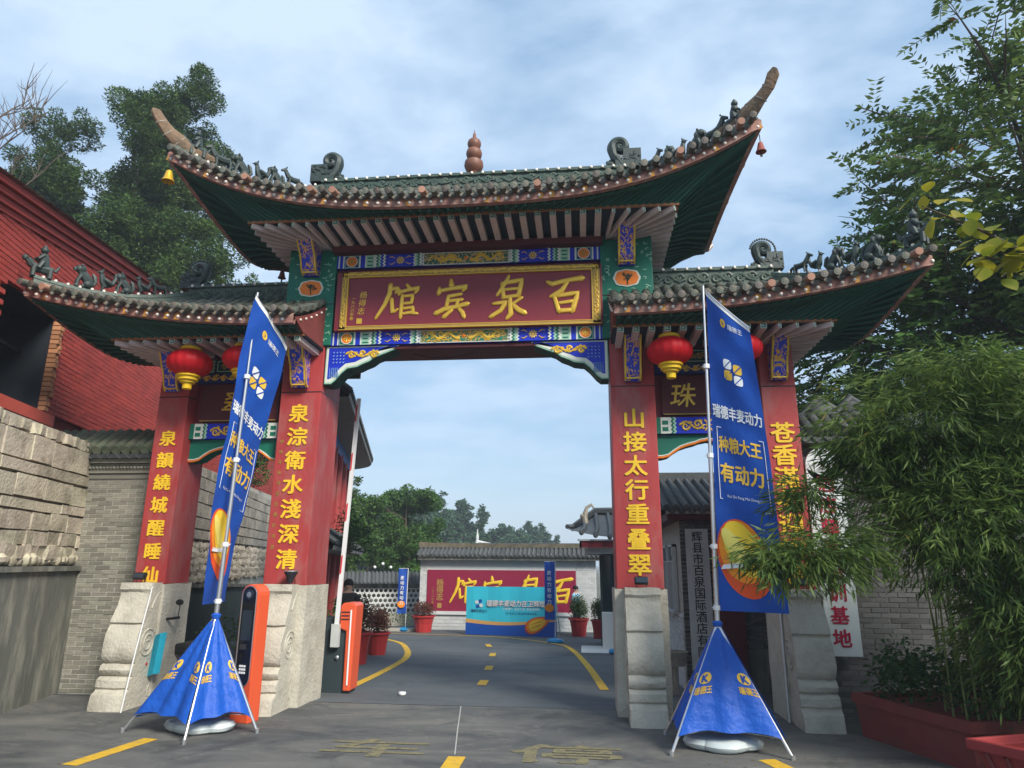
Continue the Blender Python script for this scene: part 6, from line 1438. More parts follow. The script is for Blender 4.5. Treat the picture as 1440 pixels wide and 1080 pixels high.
for i in range(3):
    for j in range(3): m = MB(); m.box(kq(-.032+.032*i, -.107, .545+.036*j), (.022, .008, .022), rot=Matrix((Kx, Ky, V((0, 0, 1)))).transposed()); m.build('key', 'flag_white', gl)
m = MB(); m.b2(kx-.08, kx+.08, ky-.105, ky-.10, .80, .86); m.build('card_slot', 'cloth_black', gl)
# barrier
bx, by = -1.93, 1.25
br_ = thing('barrier_gate', 'orange and dark grey parking barrier with its striped arm raised', 'barrier', (bx, by, -.03))
m = MB(); m.prism([(-.34, -.06), (.12, -.06), (.12, .92), (.02, 1.0), (-.34, 1.0)], .0, .36, 0, lambda a, y, b: (bx+a, by+y, b)); cb = m.build('cabinet', 'cabinet', br_, bevel=.015)
m = MB(); m.prism([(.06, .0), (.17, .0), (.20, 1.18), (.16, 1.22), (.0, 1.22), (-.04, 1.18), (-.04, .86), (.06, .82)], -.05, .30, 0, lambda a, y, b: (bx+a, by+y, b)); m.build('orange_post', 'kiosk_orange', br_, bevel=.02)
m = MB(); m.b2(bx+.115, bx+.135, by-.062, by-.052, .08, 1.12); m.build('light_strip', 'flag_white', br_)
for k in range(3): m = MB(); m.b2(bx-.02, bx+.10, by-.058, by-.052, .98+.05*k, .995+.05*k); m.build('vent_slot', 'cloth_black', br_)
m = MB(); m.lathe([(.02, 0), (.03, .01), (.01, .02)], (bx-.06, by-.02, .45), 10, rot=Matrix.Rotation(R(90), 3, 'X')); m.build('lock', 'steel', cb)
a0, a1 = V((bx-.09, by-.07, .62)), V((bx+.035, by-.07, 4.35)); adir = (a1-a0).normalized()
m = MB(); m.beam(a0, a1, .062, .035, 0, V((0, -1, 0))); arm = m.build('barrier_arm', 'white_metal', br_)
for k in range(4):
    p = a0+adir*(1.0+.78*k); q = p+adir*.30; s_ = V((adir.z, 0, -adir.x)); o = V((0, -.020, 0)); w = .012; p = p-s_*.016; q = q-s_*.016
    m = MB(); m.add([p-s_*w+o, p+s_*w+o+adir*.03, q+s_*w+o, q-s_*w+o-adir*.03], [(0, 1, 2, 3)]); m.build('red_stripe', mat('stripe_red', (.60, .03, .04), .5), arm)
m = MB(); m.b2(bx-.15, bx-.03, by-.10, by-.03, .60, .92); m.build('arm_bracket', 'old_board', arm); 
# people
def person(name_label, x, y, ht, face, shirt, trous, hat=None, seed=0, arms=0):
    z = Gz(y); k = ht/1.7; t = thing('person', name_label, 'person', (x, y, z)); c, s = math.cos(face), math.sin(face)
    def P(a, b, h): return V((a*c-b*s, a*s+b*c, h))*k
    VV = [P(0, 0, .92), P(0, 0, 1.10), P(0, 0, 1.30), P(0, 0, 1.42), P(0, .01, 1.50), P(0, .02, 1.60), P(0, .02, 1.67), P(.10, 0, .86), P(.11, .02, .48), P(.11, -.01, .08), P(.11, .10, .04), P(-.10, 0, .86), P(-.12, .03, .48), P(-.12, -.02, .08), P(-.12, .09, .04), P(.19, 0, 1.38), P(.24, .02, 1.12), P(.22, .12+.1*arms, .93+.1*arms), P(.21, .15+.1*arms, .86+.12*arms), P(-.19, 0, 1.38), P(-.24, .0, 1.12), P(-.22, .08, .88), P(-.21, .10, .80)]
    EE = [(0, 1), (1, 2), (2, 3), (3, 4), (4, 5), (5, 6), (0, 7), (7, 8), (8, 9), (9, 10), (0, 11), (11, 12), (12, 13), (13, 14), (3, 15), (15, 16), (16, 17), (17, 18), (3, 19), (19, 20), (20, 21), (21, 22)]
    RR = [.135, .12, .145, .12, .052, .092, .075, .09, .062, .045, .035, .09, .062, .045, .035, .06, .045, .034, .03, .06, .045, .034, .03]
    RR = [q*k for q in RR]; me = skin_mesh('body', VV, EE, RR, 'skin', 2)
    me.materials.append(M[shirt]); me.materials.append(M[trous])
    for p in me.polygons:
        h = p.center.z/k; p.material_index = 2 if h < .94 and h > .07 and abs(p.center.x)+abs(p.center.y) < .6 and not (abs((p.center.x*c+p.center.y*s)/k) > .17 and h > .70) else (1 if .94 <= h < 1.46 and not (abs((p.center.x*c+p.center.y*s)/k) > .17 and h < 1.08) else 0)
    o = bpy.data.objects.new('body', me); link(o, t)
    m = MB(); b = V((x, y, z)); m.ball(b+P(0, .0, 1.64), .105*k, 12, 0, (1, 1, .95)); 
    m.v = [v for v in m.v]; o = m.build('hair', hat or 'hair', t, smooth=True)
    m = MB(); m.ball(b+P(0, .105, 1.585), .018*k, 6); m.ball(b+P(.095, 0, 1.585), .02*k, 6); m.ball(b+P(-.095, 0, 1.585), .02*k, 6); m.build('nose_and_ears', 'skin', t)
    m = MB(); m.ball(b+P(.035, .098, 1.61), .010*k, 6); m.ball(b+P(-.035, .098, 1.61), .010*k, 6); m.b2(b.x-.02, b.x+.02, b.y+P(0, .1, 0).y-.01, b.y+P(0, .1, 0).y, b.z+1.545*k, b.z+1.552*k); m.build('eyes_and_mouth', 'ink', t)
    for q in SG: m = MB(); m.ball(b+P(q*.115, .06, .035), .06*k, 8, 0, (.8, 1.6, .6)); m.build('shoe', 'rubber', t)
    return t
person('person in black with dark hair standing behind the orange barrier post', -2.92, 4.3, 1.62, R(200), 'cloth_black', 'cloth_black')
person('person in a pale blue shirt standing before the white pier by the hut', 1.35, 16.9, 1.66, R(240), 'shirt_blue', 'deep_blue', arms=1)
# scooter behind the left flag's skirt
sx, sy = -4.05, .45
sc_t = thing('electric_scooter', 'electric scooter with a turquoise cover parked under the left side bay', 'scooter', (sx, sy, 0))
for q in (-.55, .55):
    m = MB(); m.tube([(sx+q*.35+.19*0, sy+q+.19*math.cos(a*math.pi/10), .21+.19*math.sin(a*math.pi/10)) for a in range(21)], .045, 8, cap=False); m.build('wheel', 'rubber', sc_t, smooth=True)
m = MB(); m.tube([(sx-.19, sy-.55, .25), (sx-.15, sy-.42, .75), (sx-.13, sy-.36, 1.02)], .03, 8); m.tube([(sx-.42, sy-.32, 1.06), (sx-.13, sy-.36, 1.02), (sx+.18, sy-.30, 1.06)], .018, 8); m.tube([(sx-.19, sy-.5, .3), (sx, sy, .28), (sx+.19, sy+.5, .4)], .06, 8); m.build('frame', 'black', sc_t, smooth=True)
m = MB(); m.box((sx+.08, sy+.25, .62), (.26, .6, .14)); m.build('seat', 'rubber', sc_t, bevel=.04)
m = MB(); G_ = [[(sx-.45+.62*i/8, sy-.50-.06*math.sin(i*1.1)-.06*j/5, .86-.5*j/5+.03*math.sin(i)) for j in range(6)] for i in range(9)]; m.grid(G_); m.build('wind_cover', 'turquoise', sc_t, smooth=True)
m = MB(); m.ball((sx-.2, sy-.6, .55), .05, 8); m.ball((sx-.05, sy-.6, .5), .04, 8); m.build('cover_print', 'pot_red', sc_t)
for q in (-.40, .16):
    m = MB(); m.tube([(sx+q, sy-.31, 1.06), (sx+q*1.15, sy-.33, 1.22)], .006, 5); m.ball((sx+q*1.15, sy-.35, 1.26), .05, 10, 0, (1.2, .3, .8)); m.build('mirror', 'black', sc_t)
# ============================================================ vegetation
def tree_limbs(root, base, h, r0_, nl, spread, seed, lean=(0, 0), first=.35, mt='bark', up_=.5):
    rg = random.Random(seed); m = MB(); b = V(base); ends = []
    def path(p, d, L_, k, wob):
        pts = [p.copy()]; q = p.copy(); dd = d.copy()
        for i in range(k): dd = (dd+V((rg.uniform(-1, 1), rg.uniform(-1, 1), rg.uniform(-.3, .5)))*wob).normalized(); q = q+dd*(L_/k); pts.append(q.copy())
        return pts
    tr = path(b-V((0, 0, .3)), V((lean[0], lean[1], 1)).normalized(), h, 8, .06); m.tube(tr, [r0_*(1-.85*i/8) for i in range(9)], 10); m.build('trunk', mt, root, smooth=True); m = MB()
    for i in range(nl):
        t = lp(first, .97, (i+rg.random()*.5)/nl); q = tr[min(8, int(t*8))].lerp(tr[min(8, int(t*8)+1)], t*8-int(t*8)); a = i*2.4+rg.uniform(-.4, .4)
        d = V((math.cos(a), math.sin(a), up_*rg.uniform(.5, 1.3))).normalized(); L_ = spread*(1-.45*t)*rg.uniform(.75, 1.2); pp = path(q, d, L_, 5, .18); m.tube(pp, [r0_*.38*(1-t*.5)*(1-.8*j/5) for j in range(6)], 6)
        for j in range(3): e = path(pp[2+j], (d+V((rg.uniform(-.8, .8), rg.uniform(-.8, .8), rg.uniform(-.1, .7)))).normalized(), L_*.5, 3, .2); m.tube(e, [r0_*.12, r0_*.08, r0_*.05, .004], 5); ends.append(e)
        ends.append(pp)
    m.build('limbs', mt, root, smooth=True); return ends
def clump_crown(root, rg, blobs, per, size, mt, sub=7, aspect=.45, droop=0., name='crown', shell=.6):
    """each lobe is broken into smaller clumps so the outline is uneven"""
    out_ = []
    for (x, y, z, rx, ry, rz) in blobs:
        for k in range(sub):
            d = rg.normal(size=3); d /= np.linalg.norm(d); q = rg.uniform(.55, 1.02); s_ = rg.uniform(.28, .48); out_.append((x+d[0]*rx*q, y+d[1]*ry*q, z+d[2]*rz*q, rx*s_, ry*s_, rz*s_*rg.uniform(.7, 1.1)))
        out_.append((x, y, z, rx*.6, ry*.6, rz*.6))
    v, f = blob_leaves(rg, out_, per, size, aspect, shell, droop); return np_obj(name, v, f, mt, root, True)
def conifer(x, y, zb, h, r_, lab, seed, mt='cypress_leaf', grp=None, per=520, lsize=.135, levels=15, narrow=.0):
    t = thing('cypress_tree' if mt == 'cypress_leaf' else 'pine_tree', lab, 'tree', (x, y, zb), grp); rg = np.random.default_rng(seed); rn = random.Random(seed)
    tree_limbs(t, (x, y, zb), h*.84, max(.10, h*.018), 12, r_*.8, seed, first=.2)
    bl = []
    for i in range(levels):
        k = i/(levels-1); z = zb+h*(.16+.80*k); rad = r_*(1-.50*k**2.2)*(1 if k > .1 else .75)
        for j in range(max(3, int(5*(1-k)+3.5))):
            a = rn.uniform(0, 6.28); q = rad*rn.uniform(.15, .80); s_ = rad*rn.uniform(.34, .55)+.25; bl.append((x+math.cos(a)*q, y+math.sin(a)*q, z+rn.uniform(-.3, .3), s_, s_, s_*rn.uniform(.8, 1.3)))
    clump_crown(t, rg, bl, per, lsize, mt, 6, .34, -.25); return t
conifer(-18.3, 12.5, .0, 18.4, 2.35, 'tall dark cypress with lumpy crown left of the red building roof', 31, per=2300)
conifer(-14.5, 13.5, .0, 21.4, 2.9, 'tallest dark cypress behind the left end of the gateway roof', 32, per=2300, levels=17)
conifer(-14.9, 10.5, .0, 13.6, 2.2, 'shorter yellow green cypress between the two tall cypresses', 33, per=2300, levels=12)
conifer(-11.0, 12.5, .0, 12.6, 1.7, 'low cypress just above the left side roof', 34, per=2300, levels=10)
# bare tree, far left
bt = thing('bare_tree', 'leafless grey tree at the far left edge against the sky', 'tree', (-18.8, 9, 0)); ends = tree_limbs(bt, (-18.8, 9, 0), 17.5, .20, 18, 4.6, 77, first=.35, up_=1.3)
m = MB(); rg = random.Random(5)
for e in ends:
    for k in range(6): p = e[rg.randrange(1, len(e))]; d = V((rg.uniform(-.8, .8), rg.uniform(-.4, .4), rg.uniform(.2, 1.4))); m.tube([p, p+d*.45+V((rg.uniform(-.1, .1), 0, 0)), p+d*.95], [.018, .012, .004], 4)
m.build('twigs', 'bark', bt, stuff=True)
conifer(-19.2, 10.6, 0, 12.8, 1.6, 'dull pine at the far left edge below the bare branches', 36, 'pine_leaf', per=1500, levels=9)
# right tree with small leaves on arching twigs
def twig_tree(name, lab, base, h, r0_, nl, spread, seed, mt, ntw, lsize, tips=(), cen=None, rad=None, cat='tree', per=14, grp=None):
    t = thing(name, lab, cat, base, grp); ends = tree_limbs(t, base, h, r0_, nl, spread, seed, first=.3); rn = random.Random(seed+1); rg = np.random.default_rng(seed); cs, ds = [], []; m = MB()
    starts = []
    for k in range(ntw):
        e = rn.choice(ends); p = V(e[rn.randrange(1, len(e))]); starts.append((p, V((rn.uniform(-1, 1), rn.uniform(-1, 1), rn.uniform(-.45, .7))), rn.uniform(.5, 1.25)))
    if cen is not None:
        for k in range(ntw):
            d = V(rg.normal(size=3)); d.normalize(); q = rn.uniform(.2, 1.0)**.6; p = V((cen[0]+d.x*rad[0]*q, cen[1]+d.y*rad[1]*q, cen[2]+d.z*rad[2]*q)); starts.append((p, (d*.9+V((rn.uniform(-.5, .5), rn.uniform(-.5, .5), rn.uniform(-.3, .4)))), rn.uniform(.5, 1.2)))
    for a, b in tips: starts.append((V(a), V(b)-V(a), 1.0))
    for i, (p, d, L_) in enumerate(starts):
        big = i >= len(starts)-len(tips)
        n_ = 10 if not big else 22; pts = []; q = p.copy(); ll = d.length*1.0 if big else L_; dd = d.normalized()
        for j in range(n_+1): pts.append(q.copy()); dd = (dd+V((rn.uniform(-.12, .12), rn.uniform(-.12, .12), rn.uniform(-.13, .06)))).normalized(); q = q+dd*(ll/n_)
        if big or i % 2 == 0: m.tube(pts[::3]+[pts[-1]], .008 if not big else .014, 3)
        for j in range(1, n_+1):
            ax = (pts[j]-pts[j-1]).normalized(); sd = ax.cross(V((0, 0, 1))); sd = sd.normalized() if sd.length > .01 else V((1, 0, 0))
            for s_ in (-1, 1): cs.append(tuple(pts[j])); dv = sd*s_+ax*.65+V((0, 0, rn.uniform(-.35, .25))); ds.append(tuple(dv))
        cs.append(tuple(pts[-1])); ds.append(tuple(dd))
        if big:
            for j in range(5, n_, 3):
                q = pts[j].copy(); d2 = (V((rn.uniform(-1, 1), rn.uniform(-1, 1), rn.uniform(-.4, .6)))*.8+dd*.8).normalized()
                for w in range(7):
                    q = q+d2*.10; sd = d2.cross(V((0, 0, 1))).normalized()
                    for s_ in (-1, 1): cs.append(tuple(q)); ds.append(tuple(sd*s_+d2*.6+V((0, 0, rn.uniform(-.3, .2)))))
    m.build('twigs', 'bark', t, stuff=True)
    v, f = leaves_np(cs, lsize, rg, .42, 0, ds); np_obj('leaves', v, f, mt, t, True); return t
def at3(px, py, y): # only used to note where limb tips reach; plain world points below
    pass
twig_tree('broadleaf_tree', 'tall small-leaved tree with arching branches rising right of the gateway', (10.3, 4.2, -.1), 12.2, .26, 16, 4.2, 51, 'tree_leaf', 430, .17,
    tips=[((9.2, 3.0, 8.6), (6.9, 2.6, 9.1)), ((9.2, 3.0, 9.4), (7.3, 2.6, 10.4)), ((9.6, 3.2, 9.6), (7.9, 2.8, 11.0)), ((9.8, 3.2, 10.0), (8.7, 3, 12.3)), ((10.0, 3.2, 10.0), (9.9, 3, 12.6)), ((9.0, 3, 8.8), (7.6, 2.6, 7.8)), ((10.2, 3.4, 9.5), (10.8, 3, 12.5)), ((9.2, 3.2, 9.2), (8.2, 3.0, 11.4)), ((9.4, 3.0, 9.0), (7.4, 2.8, 9.6))],
    cen=(10.0, 3.8, 8.9), rad=(1.9, 1.8, 2.7))
twig_tree('broadleaf_tree', 'dense green tree behind the right end of the side roof', (8.3, 5.5, -.2), 8.2, .20, 14, 3.0, 52, 'mid_leaf', 600, .16, cen=(8.6, 5.0, 6.2), rad=(2.3, 1.8, 1.9))
twig_tree('broadleaf_tree', 'pale yellow green tree low behind the right outer pillar', (7.4, 7.5, -.3), 5.6, .14, 10, 2.2, 53, 'yellow_tree', 260, .13, cen=(7.4, 7, 4.7), rad=(1.5, 1.2, 1.0))
twig_tree('broadleaf_tree', 'dark green tree at the right edge above the bamboo', (11.4, 2.6, 0), 8.4, .22, 14, 3.2, 54, 'tree_leaf', 480, .16, cen=(11.4, 2.4, 6.9), rad=(2.2, 1.8, 2.4))
# yellow big-leaved branch in the foreground
yb = thing('yellow_leaf_branch', 'branch of broad yellow green leaves reaching in from the right edge', 'branch', (6.3, -3.7, 3.9)); rn = random.Random(9)
leaf = MB(); N_ = 6; rows_ = []
for i in range(N_+1):
    t = i/N_; w = .5*math.sin(math.pi*min(1, t*1.02))**.8*.62+.002; rows_.append([(-w, t, .10*w*2-.25*t*t*.5), (0, t, -.25*t*t*.5), (w, t, .10*w*2-.25*t*t*.5)])
leaf.grid(rows_); LEAF = meshonly(leaf, 'leaf', 'big_leaf', smooth=True)
m = MB(); bpts = [V((6.2, -3.6, 3.80)), V((5.4, -3.8, 4.10)), V((4.8, -3.95, 4.38)), V((4.35, -4.05, 4.55))]; m.tube(bpts, [.022, .016, .011, .005], 6); br2 = [V((5.4, -3.8, 4.10)), V((5.0, -3.9, 4.12)), V((4.65, -4.0, 4.16))]; m.tube(br2, [.014, .009, .004], 5); m.build('stem', 'bark', yb, smooth=True)
for k in range(85):
    src = bpts if k % 3 else br2; t = rn.random()*(len(src)-1); i = int(t); p = src[i].lerp(src[min(i+1, len(src)-1)], t-i)+V((rn.uniform(-.05, .05), rn.uniform(-.12, .12), rn.uniform(-.16, .12)))
    d = V((rn.uniform(-1, .5), rn.uniform(-.7, .5), rn.uniform(-.55, .25))).normalized(); z = V((rn.uniform(-.5, .5), rn.uniform(-.6, .2), 1)); x_ = d.cross(z).normalized(); z = x_.cross(d); k_ = rn.uniform(.11, .20)
    inst(LEAF, 'leaf', yb, frame(p, x_*k_*1.15, d*k_, z*k_))
# bamboo clump
bb = thing('bamboo_clump', 'large drooping green bamboo clump hanging over the planter on the right', 'bamboo', (5.2, -2.2, .4)); rn = random.Random(21)
m = MB()
for k in range(30):
    x, y = 5.5+rn.uniform(-.3, .9), -1.45+rn.uniform(-.35, .35); dx, dy = rn.uniform(-1, 1)*.9-.35, rn.uniform(-.9, .1); h = rn.uniform(2.4, 3.7)
    m.tube([(x+dx*(j/6)**2, y+dy*(j/6)**2, .3+h*(j/6)-.35*(j/6)**3) for j in range(7)], [.012*(1-.75*j/6) for j in range(7)], 6)
m.build('culms', 'bamboo_stem', bb, smooth=True)
LB = MB(); LB.grid([[(-.10*math.sin(math.pi*min(1, t*.97+.03))**.7*1.0, t, .03-.22*t*t), (0, t, -.22*t*t), (.10*math.sin(math.pi*min(1, t*.97+.03))**.7, t, .03-.22*t*t)] for t in (0, .2, .5, .8, 1)]); BLF = meshonly(LB, 'leaf', 'bamboo_leaf', smooth=True)
lobes = [(6.5, -2.0, 3.3, 1.0, .8, .8), (6.6, -2.2, 1.5, .9, .7, .8), (6.0, -1.8, 1.0, .9, .5, .6), (5.2, -1.9, 2.7, .9, .6, .8), (7.2, -2.0, 2.6, .9, .8, 1.2), (5.0, -2.3, 3.15, 1.15, .65, .60), (5.9, -2.4, 3.2, .9, .7, .7), (4.45, -2.1, 2.85, .50, .35, .35), (5.0, -2.3, 2.2, .75, .6, .7), (5.6, -2.5, 2.2, 1.0, .7, .9), (3.95, -2.4, 1.95, .55, .35, .30), (3.65, -2.5, 1.85, .55, .28, .25), (3.35, -2.5, 1.88, .32, .2, .16), (5.6, -2.2, 1.45, .6, .5, .5), (5.7, -2.4, 1.2, .8, .6, .6), (3.85, -2.2, 2.45, .35, .28, .22), (6.4, -2.5, 2.4, .7, .7, 1.2), (5.3, -2.5, 3.65, .7, .5, .3)]
sprays = []
for (x, y, z, rx, ry, rz) in lobes:
    for k in range(int(760*(rx*rz)+30)):
        d = V((rn.gauss(0, 1), rn.gauss(0, 1), rn.gauss(0, 1))).normalized(); q = rn.uniform(.35, 1.05); sprays.append((V((x+d.x*rx*q, y+d.y*ry*q, z+d.z*rz*q)), V((d.x*.7, d.y*.7-.15, d.z*.4-.25)).normalized()))
cs, ds, near = [], [], []
for p, d in sprays:
    for i in range(rn.randint(8, 13)):
        q = p+d*rn.uniform(-.12, .12)+V((rn.uniform(-.05, .05), rn.uniform(-.05, .05), rn.uniform(-.05, .05))); e = (d+V((rn.uniform(-.9, .9), rn.uniform(-.9, .9), rn.uniform(-.9, .25)))).normalized(); cs.append(tuple(q)); ds.append(tuple(e))
order = sorted(range(len(cs)), key=lambda i: (V(cs[i])-CAMP).length); nearset = set(order[::3][:300])
for i in nearset:
    d = V(ds[i]); x_ = d.cross(V((rn.uniform(-.4, .4), rn.uniform(-.4, .4), 1))).normalized(); k_ = rn.uniform(.11, .165); inst(BLF, 'leaf', bb, frame(V(cs[i]), x_*k_*.62, d*k_, x_.cross(d)*k_))
idx = [i for i in range(len(cs)) if i not in nearset]; rgn = np.random.default_rng(4); v, f = leaves_np([cs[i] for i in idx], .132, rgn, .12, 0, [ds[i] for i in idx], .1); np_obj('leaf_mass', v, f, 'bamboo_leaf', bb, True)
# planter with low shrubs
plt = thing('planter_box', 'dark red rectangular planter with low shrubs below the bamboo', 'planter', (5.2, -1.3, 0))
PA, PB, PC = V((4.62, -.62, 0)), V((5.10, -2.05, 0)), V((6.6, -1.6, 0)); PD = PA+(PC-PB)
m = MB()
def ringq(z, o): 
    cen = (PA+PC)/2; return [p+(p-cen)*o+V((0, 0, z)) for p in (PA, PB, PC, PD)]
lv = [ringq(-.05, -.04), ringq(.34, 0), ringq(.34, .035), ringq(.44, .035), ringq(.44, -.05), ringq(.38, -.05)]
vs = [p for l in lv for p in l]; m.add(vs, [(i*4+j, i*4+(j+1) % 4, (i+1)*4+(j+1) % 4, (i+1)*4+j) for i in range(5) for j in range(4)]+[(20, 21, 22, 23)]); m.build('box', 'planter_red', plt)
rgn = np.random.default_rng(8); bl = [(4.95+.25*i*.9+.15*(j), -1.0-.35*i+.35*j, .62+.08*((i+j) % 2), .34, .30, .28) for i in range(4) for j in range(4)]
shrub(plt, rgn, bl, 1900, .07, 'shrub_leaf')
p2 = thing('planter_tub', 'bright red flared planter tub cut off by the lower right corner', 'planter', (5.35, -3.35, 0))
m = MB(); QA, QB, QC, QD = V((4.72, -2.78, 0)), V((5.25, -3.55, 0)), V((6.3, -3.0, 0)), V((5.9, -2.3, 0)); cen = (QA+QC)/2
lv = [[p+(p-cen)*o+V((0, 0, z)) for p in (QA, QB, QC, QD)] for z, o in ((.02, -.25), (.38, -.05), (.38, .04), (.46, .04), (.46, -.04), (.40, -.06))]
vs = [p for l in lv for p in l]; m.add(vs, [(i*4+j, i*4+(j+1) % 4, (i+1)*4+(j+1) % 4, (i+1)*4+j) for i in range(5) for j in range(4)]+[(20, 21, 22, 23)]); m.build('box', mat('tub_red', (.26, .035, .035), .5, .15, 5), p2, bevel=.01)
for i in range(6): m = MB(); a = QA.lerp(QB, (i+.5)/6); c_ = cen-a; m.tube([a+c_*.22*1+V((0, 0, .04)), a+c_*.04+V((0, 0, .37))], .02, 5); m.build('rib', 'planter_red', p2)
shrub(p2, rgn, [(5.5+.2*i, -3.0+.1*i, .66, .32, .3, .26) for i in range(4)], 1500, .07, 'shrub_leaf')
# hedge bits in the left bay and by the lattice wall
hg = thing('low_hedge', 'dark low bush behind the left flag under the side bay', 'hedge', (-3.7, 2.1, -.1)); shrub(hg, rgn, [(-4.3+.35*i, 2.0+.15*(i % 2), .55+.15*(i % 3), .34, .3, .42) for i in range(6)], 1500, .06, 'cypress_leaf')
m = MB(); 
for i in range(6): m.tube([(-4.3+.35*i, 2.05, -.1), (-4.3+.35*i+.05, 2.0, .5)], .015, 5)
m.build('stems', 'bark', hg)
hg = thing('low_hedge', 'low green and yellow hedge along the foot of the lattice wall', 'hedge', (-6.6, 17.9, GZ)); shrub(hg, rgn, [(-8.4+.45*i, 17.4+.14*i*.5, -.25, .36, .3, .30) for i in range(8)], 1100, .075, 'mid_leaf')
m = MB(); m.b2(-9.5, -4.4, 17.0, 17.2, GZ-.05, GZ+.10); structure(m.build('kerb', 'mortar'))
fp = thing('balcony_fern', 'hanging green fern on the pavilion ledge behind the left inner pillar', 'plant', (-2.75, 3.6, 2.1)); shrub(fp, rgn, [(-2.62, 3.4, 2.35, .28, .4, .35), (-2.75, 4.1, 2.2, .30, .5, .30), (-2.55, 2.9, 2.5, .22, .3, .3)], 2600, .11, 'shrub_leaf', aspect=.18)
m = MB(); m.tube([(-2.75, 3.6, 1.95), (-2.7, 3.6, 2.3)], .05, 6); m.build('stem', 'bark', fp)
gl_ = thing('garden_lamp', 'garden lamp post with three white globes beside the lattice wall', 'street lamp', (-6.9, 20.4, GZ)); m = MB(); m.tube([(-6.9, 20.4, GZ), (-6.9, 20.4, 1.7)], .04, 6); m.tube([(-7.25, 20.4, 1.55), (-6.9, 20.4, 1.35), (-6.55, 20.4, 1.55)], .02, 6); m.build('post', 'black', gl_)
for q in (-.35, 0, .35): m = MB(); m.ball((-6.9+q, 20.4, 1.62+(.14 if q == 0 else 0)), .065, 12); m.build('globe', 'flag_white', gl_, smooth=True)
# trees beyond
def far_tree(x, y, zb, h, r_, lab, seed, mt, per=90, ls=.22, kind='round', grp='trees beyond the screen wall'):
    t = thing('broadleaf_tree' if kind == 'round' else 'pine_tree', lab, 'tree', (x, y, zb), grp); rg = np.random.default_rng(seed); rn = random.Random(seed)
    tree_limbs(t, (x, y, zb), h*.9, h*.022, 9, r_*.8, seed, first=.3)
    bl = []
    for i in range(13 if kind == 'round' else 9):
        k = rn.random()
        if kind == 'round': a = rn.uniform(0, 6.28); q = r_*rn.uniform(.2, .7); bl.append((x+math.cos(a)*q, y+math.sin(a)*q, zb+h*(.32+.58*k), r_*.42, r_*.42, r_*.38))
        else: k = i/8; bl.append((x+rn.uniform(-.3, .3)*r_, y, zb+h*(.35+.6*k), r_*(.8-.5*k), r_*(.8-.5*k), h*.09))
    clump_crown(t, rg, bl, per, ls, mt, 6, .5, 0, shell=.5); return t
far_tree(-9.6, 24.0, -.66, 6.3, 2.5, 'big dark green tree right of the pavilion eave', 61, 'mid_leaf', 1500, .17)
far_tree(-7.4, 25.5, -.66, 6.4, 2.4, 'rounded green tree behind the left end of the screen wall', 62, 'mid_leaf', 1500, .17)
far_tree(-11.9, 25.5, -.66, 6.8, 2.4, 'dark tree partly hidden behind the pavilion columns', 63, 'cypress_leaf', 1300, .18)
far_tree(-6.4, 22.6, -.66, 4.6, 1.5, 'small bright green tree just above the lattice wall', 64, 'mid_leaf', 1700, .14)
far_tree(-9.2, 21.4, -.66, 3.6, 1.6, 'dark low tree directly behind the lattice wall', 65, 'cypress_leaf', 1700, .14)
hx = [(-14.6, 66, 9.6, 2.6, 'n'), (-12.4, 72, 9.4, 2.2, 'n'), (-13.2, 64, 7.6, 2.4, 'r'), (-9.9, 70, 8.6, .9, 'n'), (-8.3, 78, 7.2, 2.2, 'r'), (-6.7, 82, 6.8, 1.9, 'r'), (-5.3, 86, 7.6, 1.8, 'n'), (-4.2, 88, 7.2, 1.5, 'n'), (-3.3, 92, 6.4, 1.4, 'n'), (-2.3, 96, 6.2, 1.2, 'n'), (-17.5, 60, 8.4, 3.2, 'r'), (-6.0, 74, 5.4, 2.2, 'r'), (-15.6, 52, 6.6, 2.6, 'r'), (-10.8, 60, 5.6, 2.2, 'r')]
labs = ['tallest haze tinted pine on the hill left of the pagoda roof', 'slender pine on the hill beside the tallest one', 'round tree in front of the tallest hill pine', 'thin dark pine standing alone near the white ridge', 'low rounded tree right of the white ridge', 'round tree in the middle of the far hill', 'pale pine above the middle of the screen wall', 'pine with flat top above the cyan banner', 'small pine towards the right end of the hill', 'last small pine before the guard hut roof', 'broad tree on the hill behind the big green trees', 'low bush at the right foot of the hill', 'round tree at the left foot of the hill', 'low round tree in front of the hill pines']
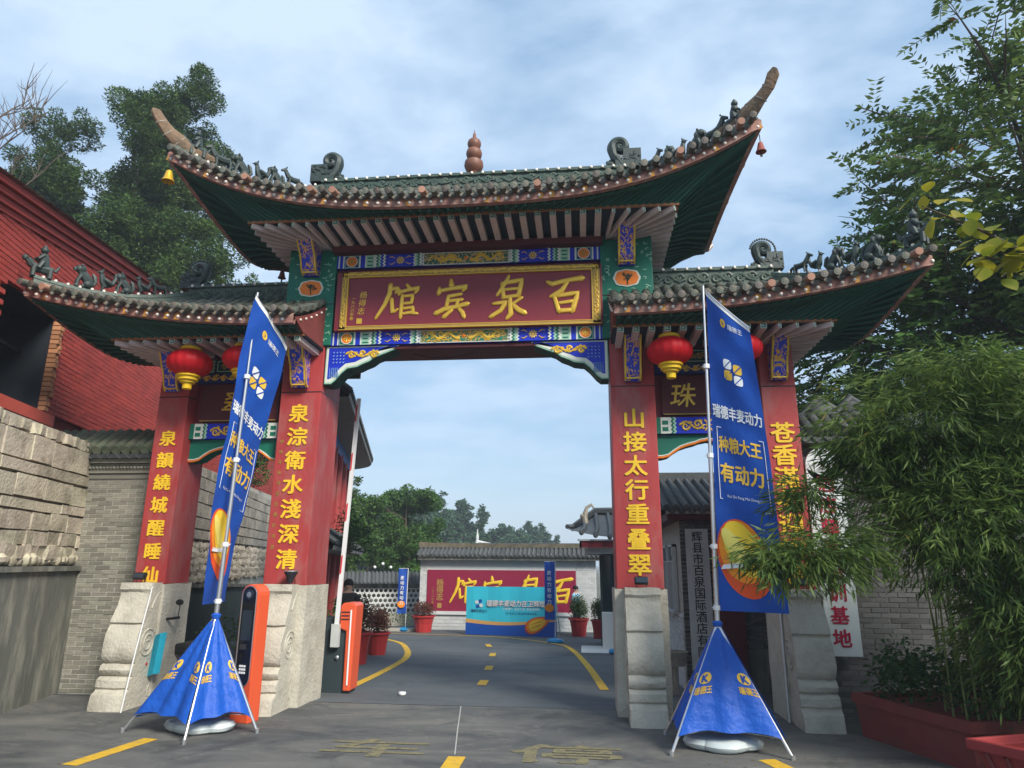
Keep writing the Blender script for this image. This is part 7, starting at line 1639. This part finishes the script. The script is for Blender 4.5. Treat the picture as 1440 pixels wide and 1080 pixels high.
for i, (x, y, h, r_, k) in enumerate(hx): far_tree(x, y, -1, h+.5, r_*1.35, labs[i], 80+i, 'hazed_leaf', 700, .34, 'round' if k == 'r' else 'pine', 'trees on the far hill')
far_tree(-8.6, 46, -.66, 4.0, 1.6, 'autumn yellow tree above the left part of the screen wall roof', 99, 'yellow_tree', 800, .2)
m = MB(); m.grid([[(x, y, -.7+3.2*math.exp(-((x+14)/16)**2)*min(1, max(0, (y-45)/35))) for y in range(44, 140, 6)] for x in range(-60, 40, 4)]); structure(m.build('hill', 'earth'))
pg = thing('pale_ridge_roof', 'distant pale temple roof ridge with a slender finial above the screen wall', 'building', (-4.5, 40, -.7)); m = MB(); m.b2(-6.4, -2.3, 39, 42, -.7, 2.6); m.build('walls', 'old_board', pg)
m = MB(); m.add([(-6.8, 38.5, 2.6), (-1.8, 38.5, 2.6), (-2.3, 40.5, 2.85), (-5.7, 40.5, 3.35), (-7.0, 40.5, 2.8)], [(0, 1, 2, 3, 4)]); m.build('roof', 'block_grey', pg); m = MB(); m.tube([(-5.9, 40.4, 3.35), (-4.8, 40.4, 3.12), (-3.8, 40.4, 2.95), (-2.3, 40.4, 2.88)], .10, 6); m.build('ridge', 'white_wall', pg)
m = MB(); m.lathe([(.14, 0), (.09, .25), (.11, .4), (.05, .7), (.03, 1.0)], (-5.85, 40.4, 3.2), 8); m.build('finial', 'old_board', pg)

# ============================================================ thin autumn haze
m = MB(); m.b2(-720, 720, -310, 905, -3, 26); hz_o = m.build('haze', 'white_wall'); hz_o['kind'] = 'stuff'
hm = bpy.data.materials.new('haze_air'); hm.use_nodes = True; t_ = hm.node_tree; t_.nodes.clear(); o_n = t_.nodes.new('ShaderNodeOutputMaterial'); pv_ = t_.nodes.new('ShaderNodeVolumePrincipled')
pv_.inputs['Color'].default_value = (.80, .88, 1.0, 1); pv_.inputs['Density'].default_value = .0015; t_.links.new(pv_.outputs[0], o_n.inputs['Volume']); hz_o.data.materials.clear(); hz_o.data.materials.append(hm)
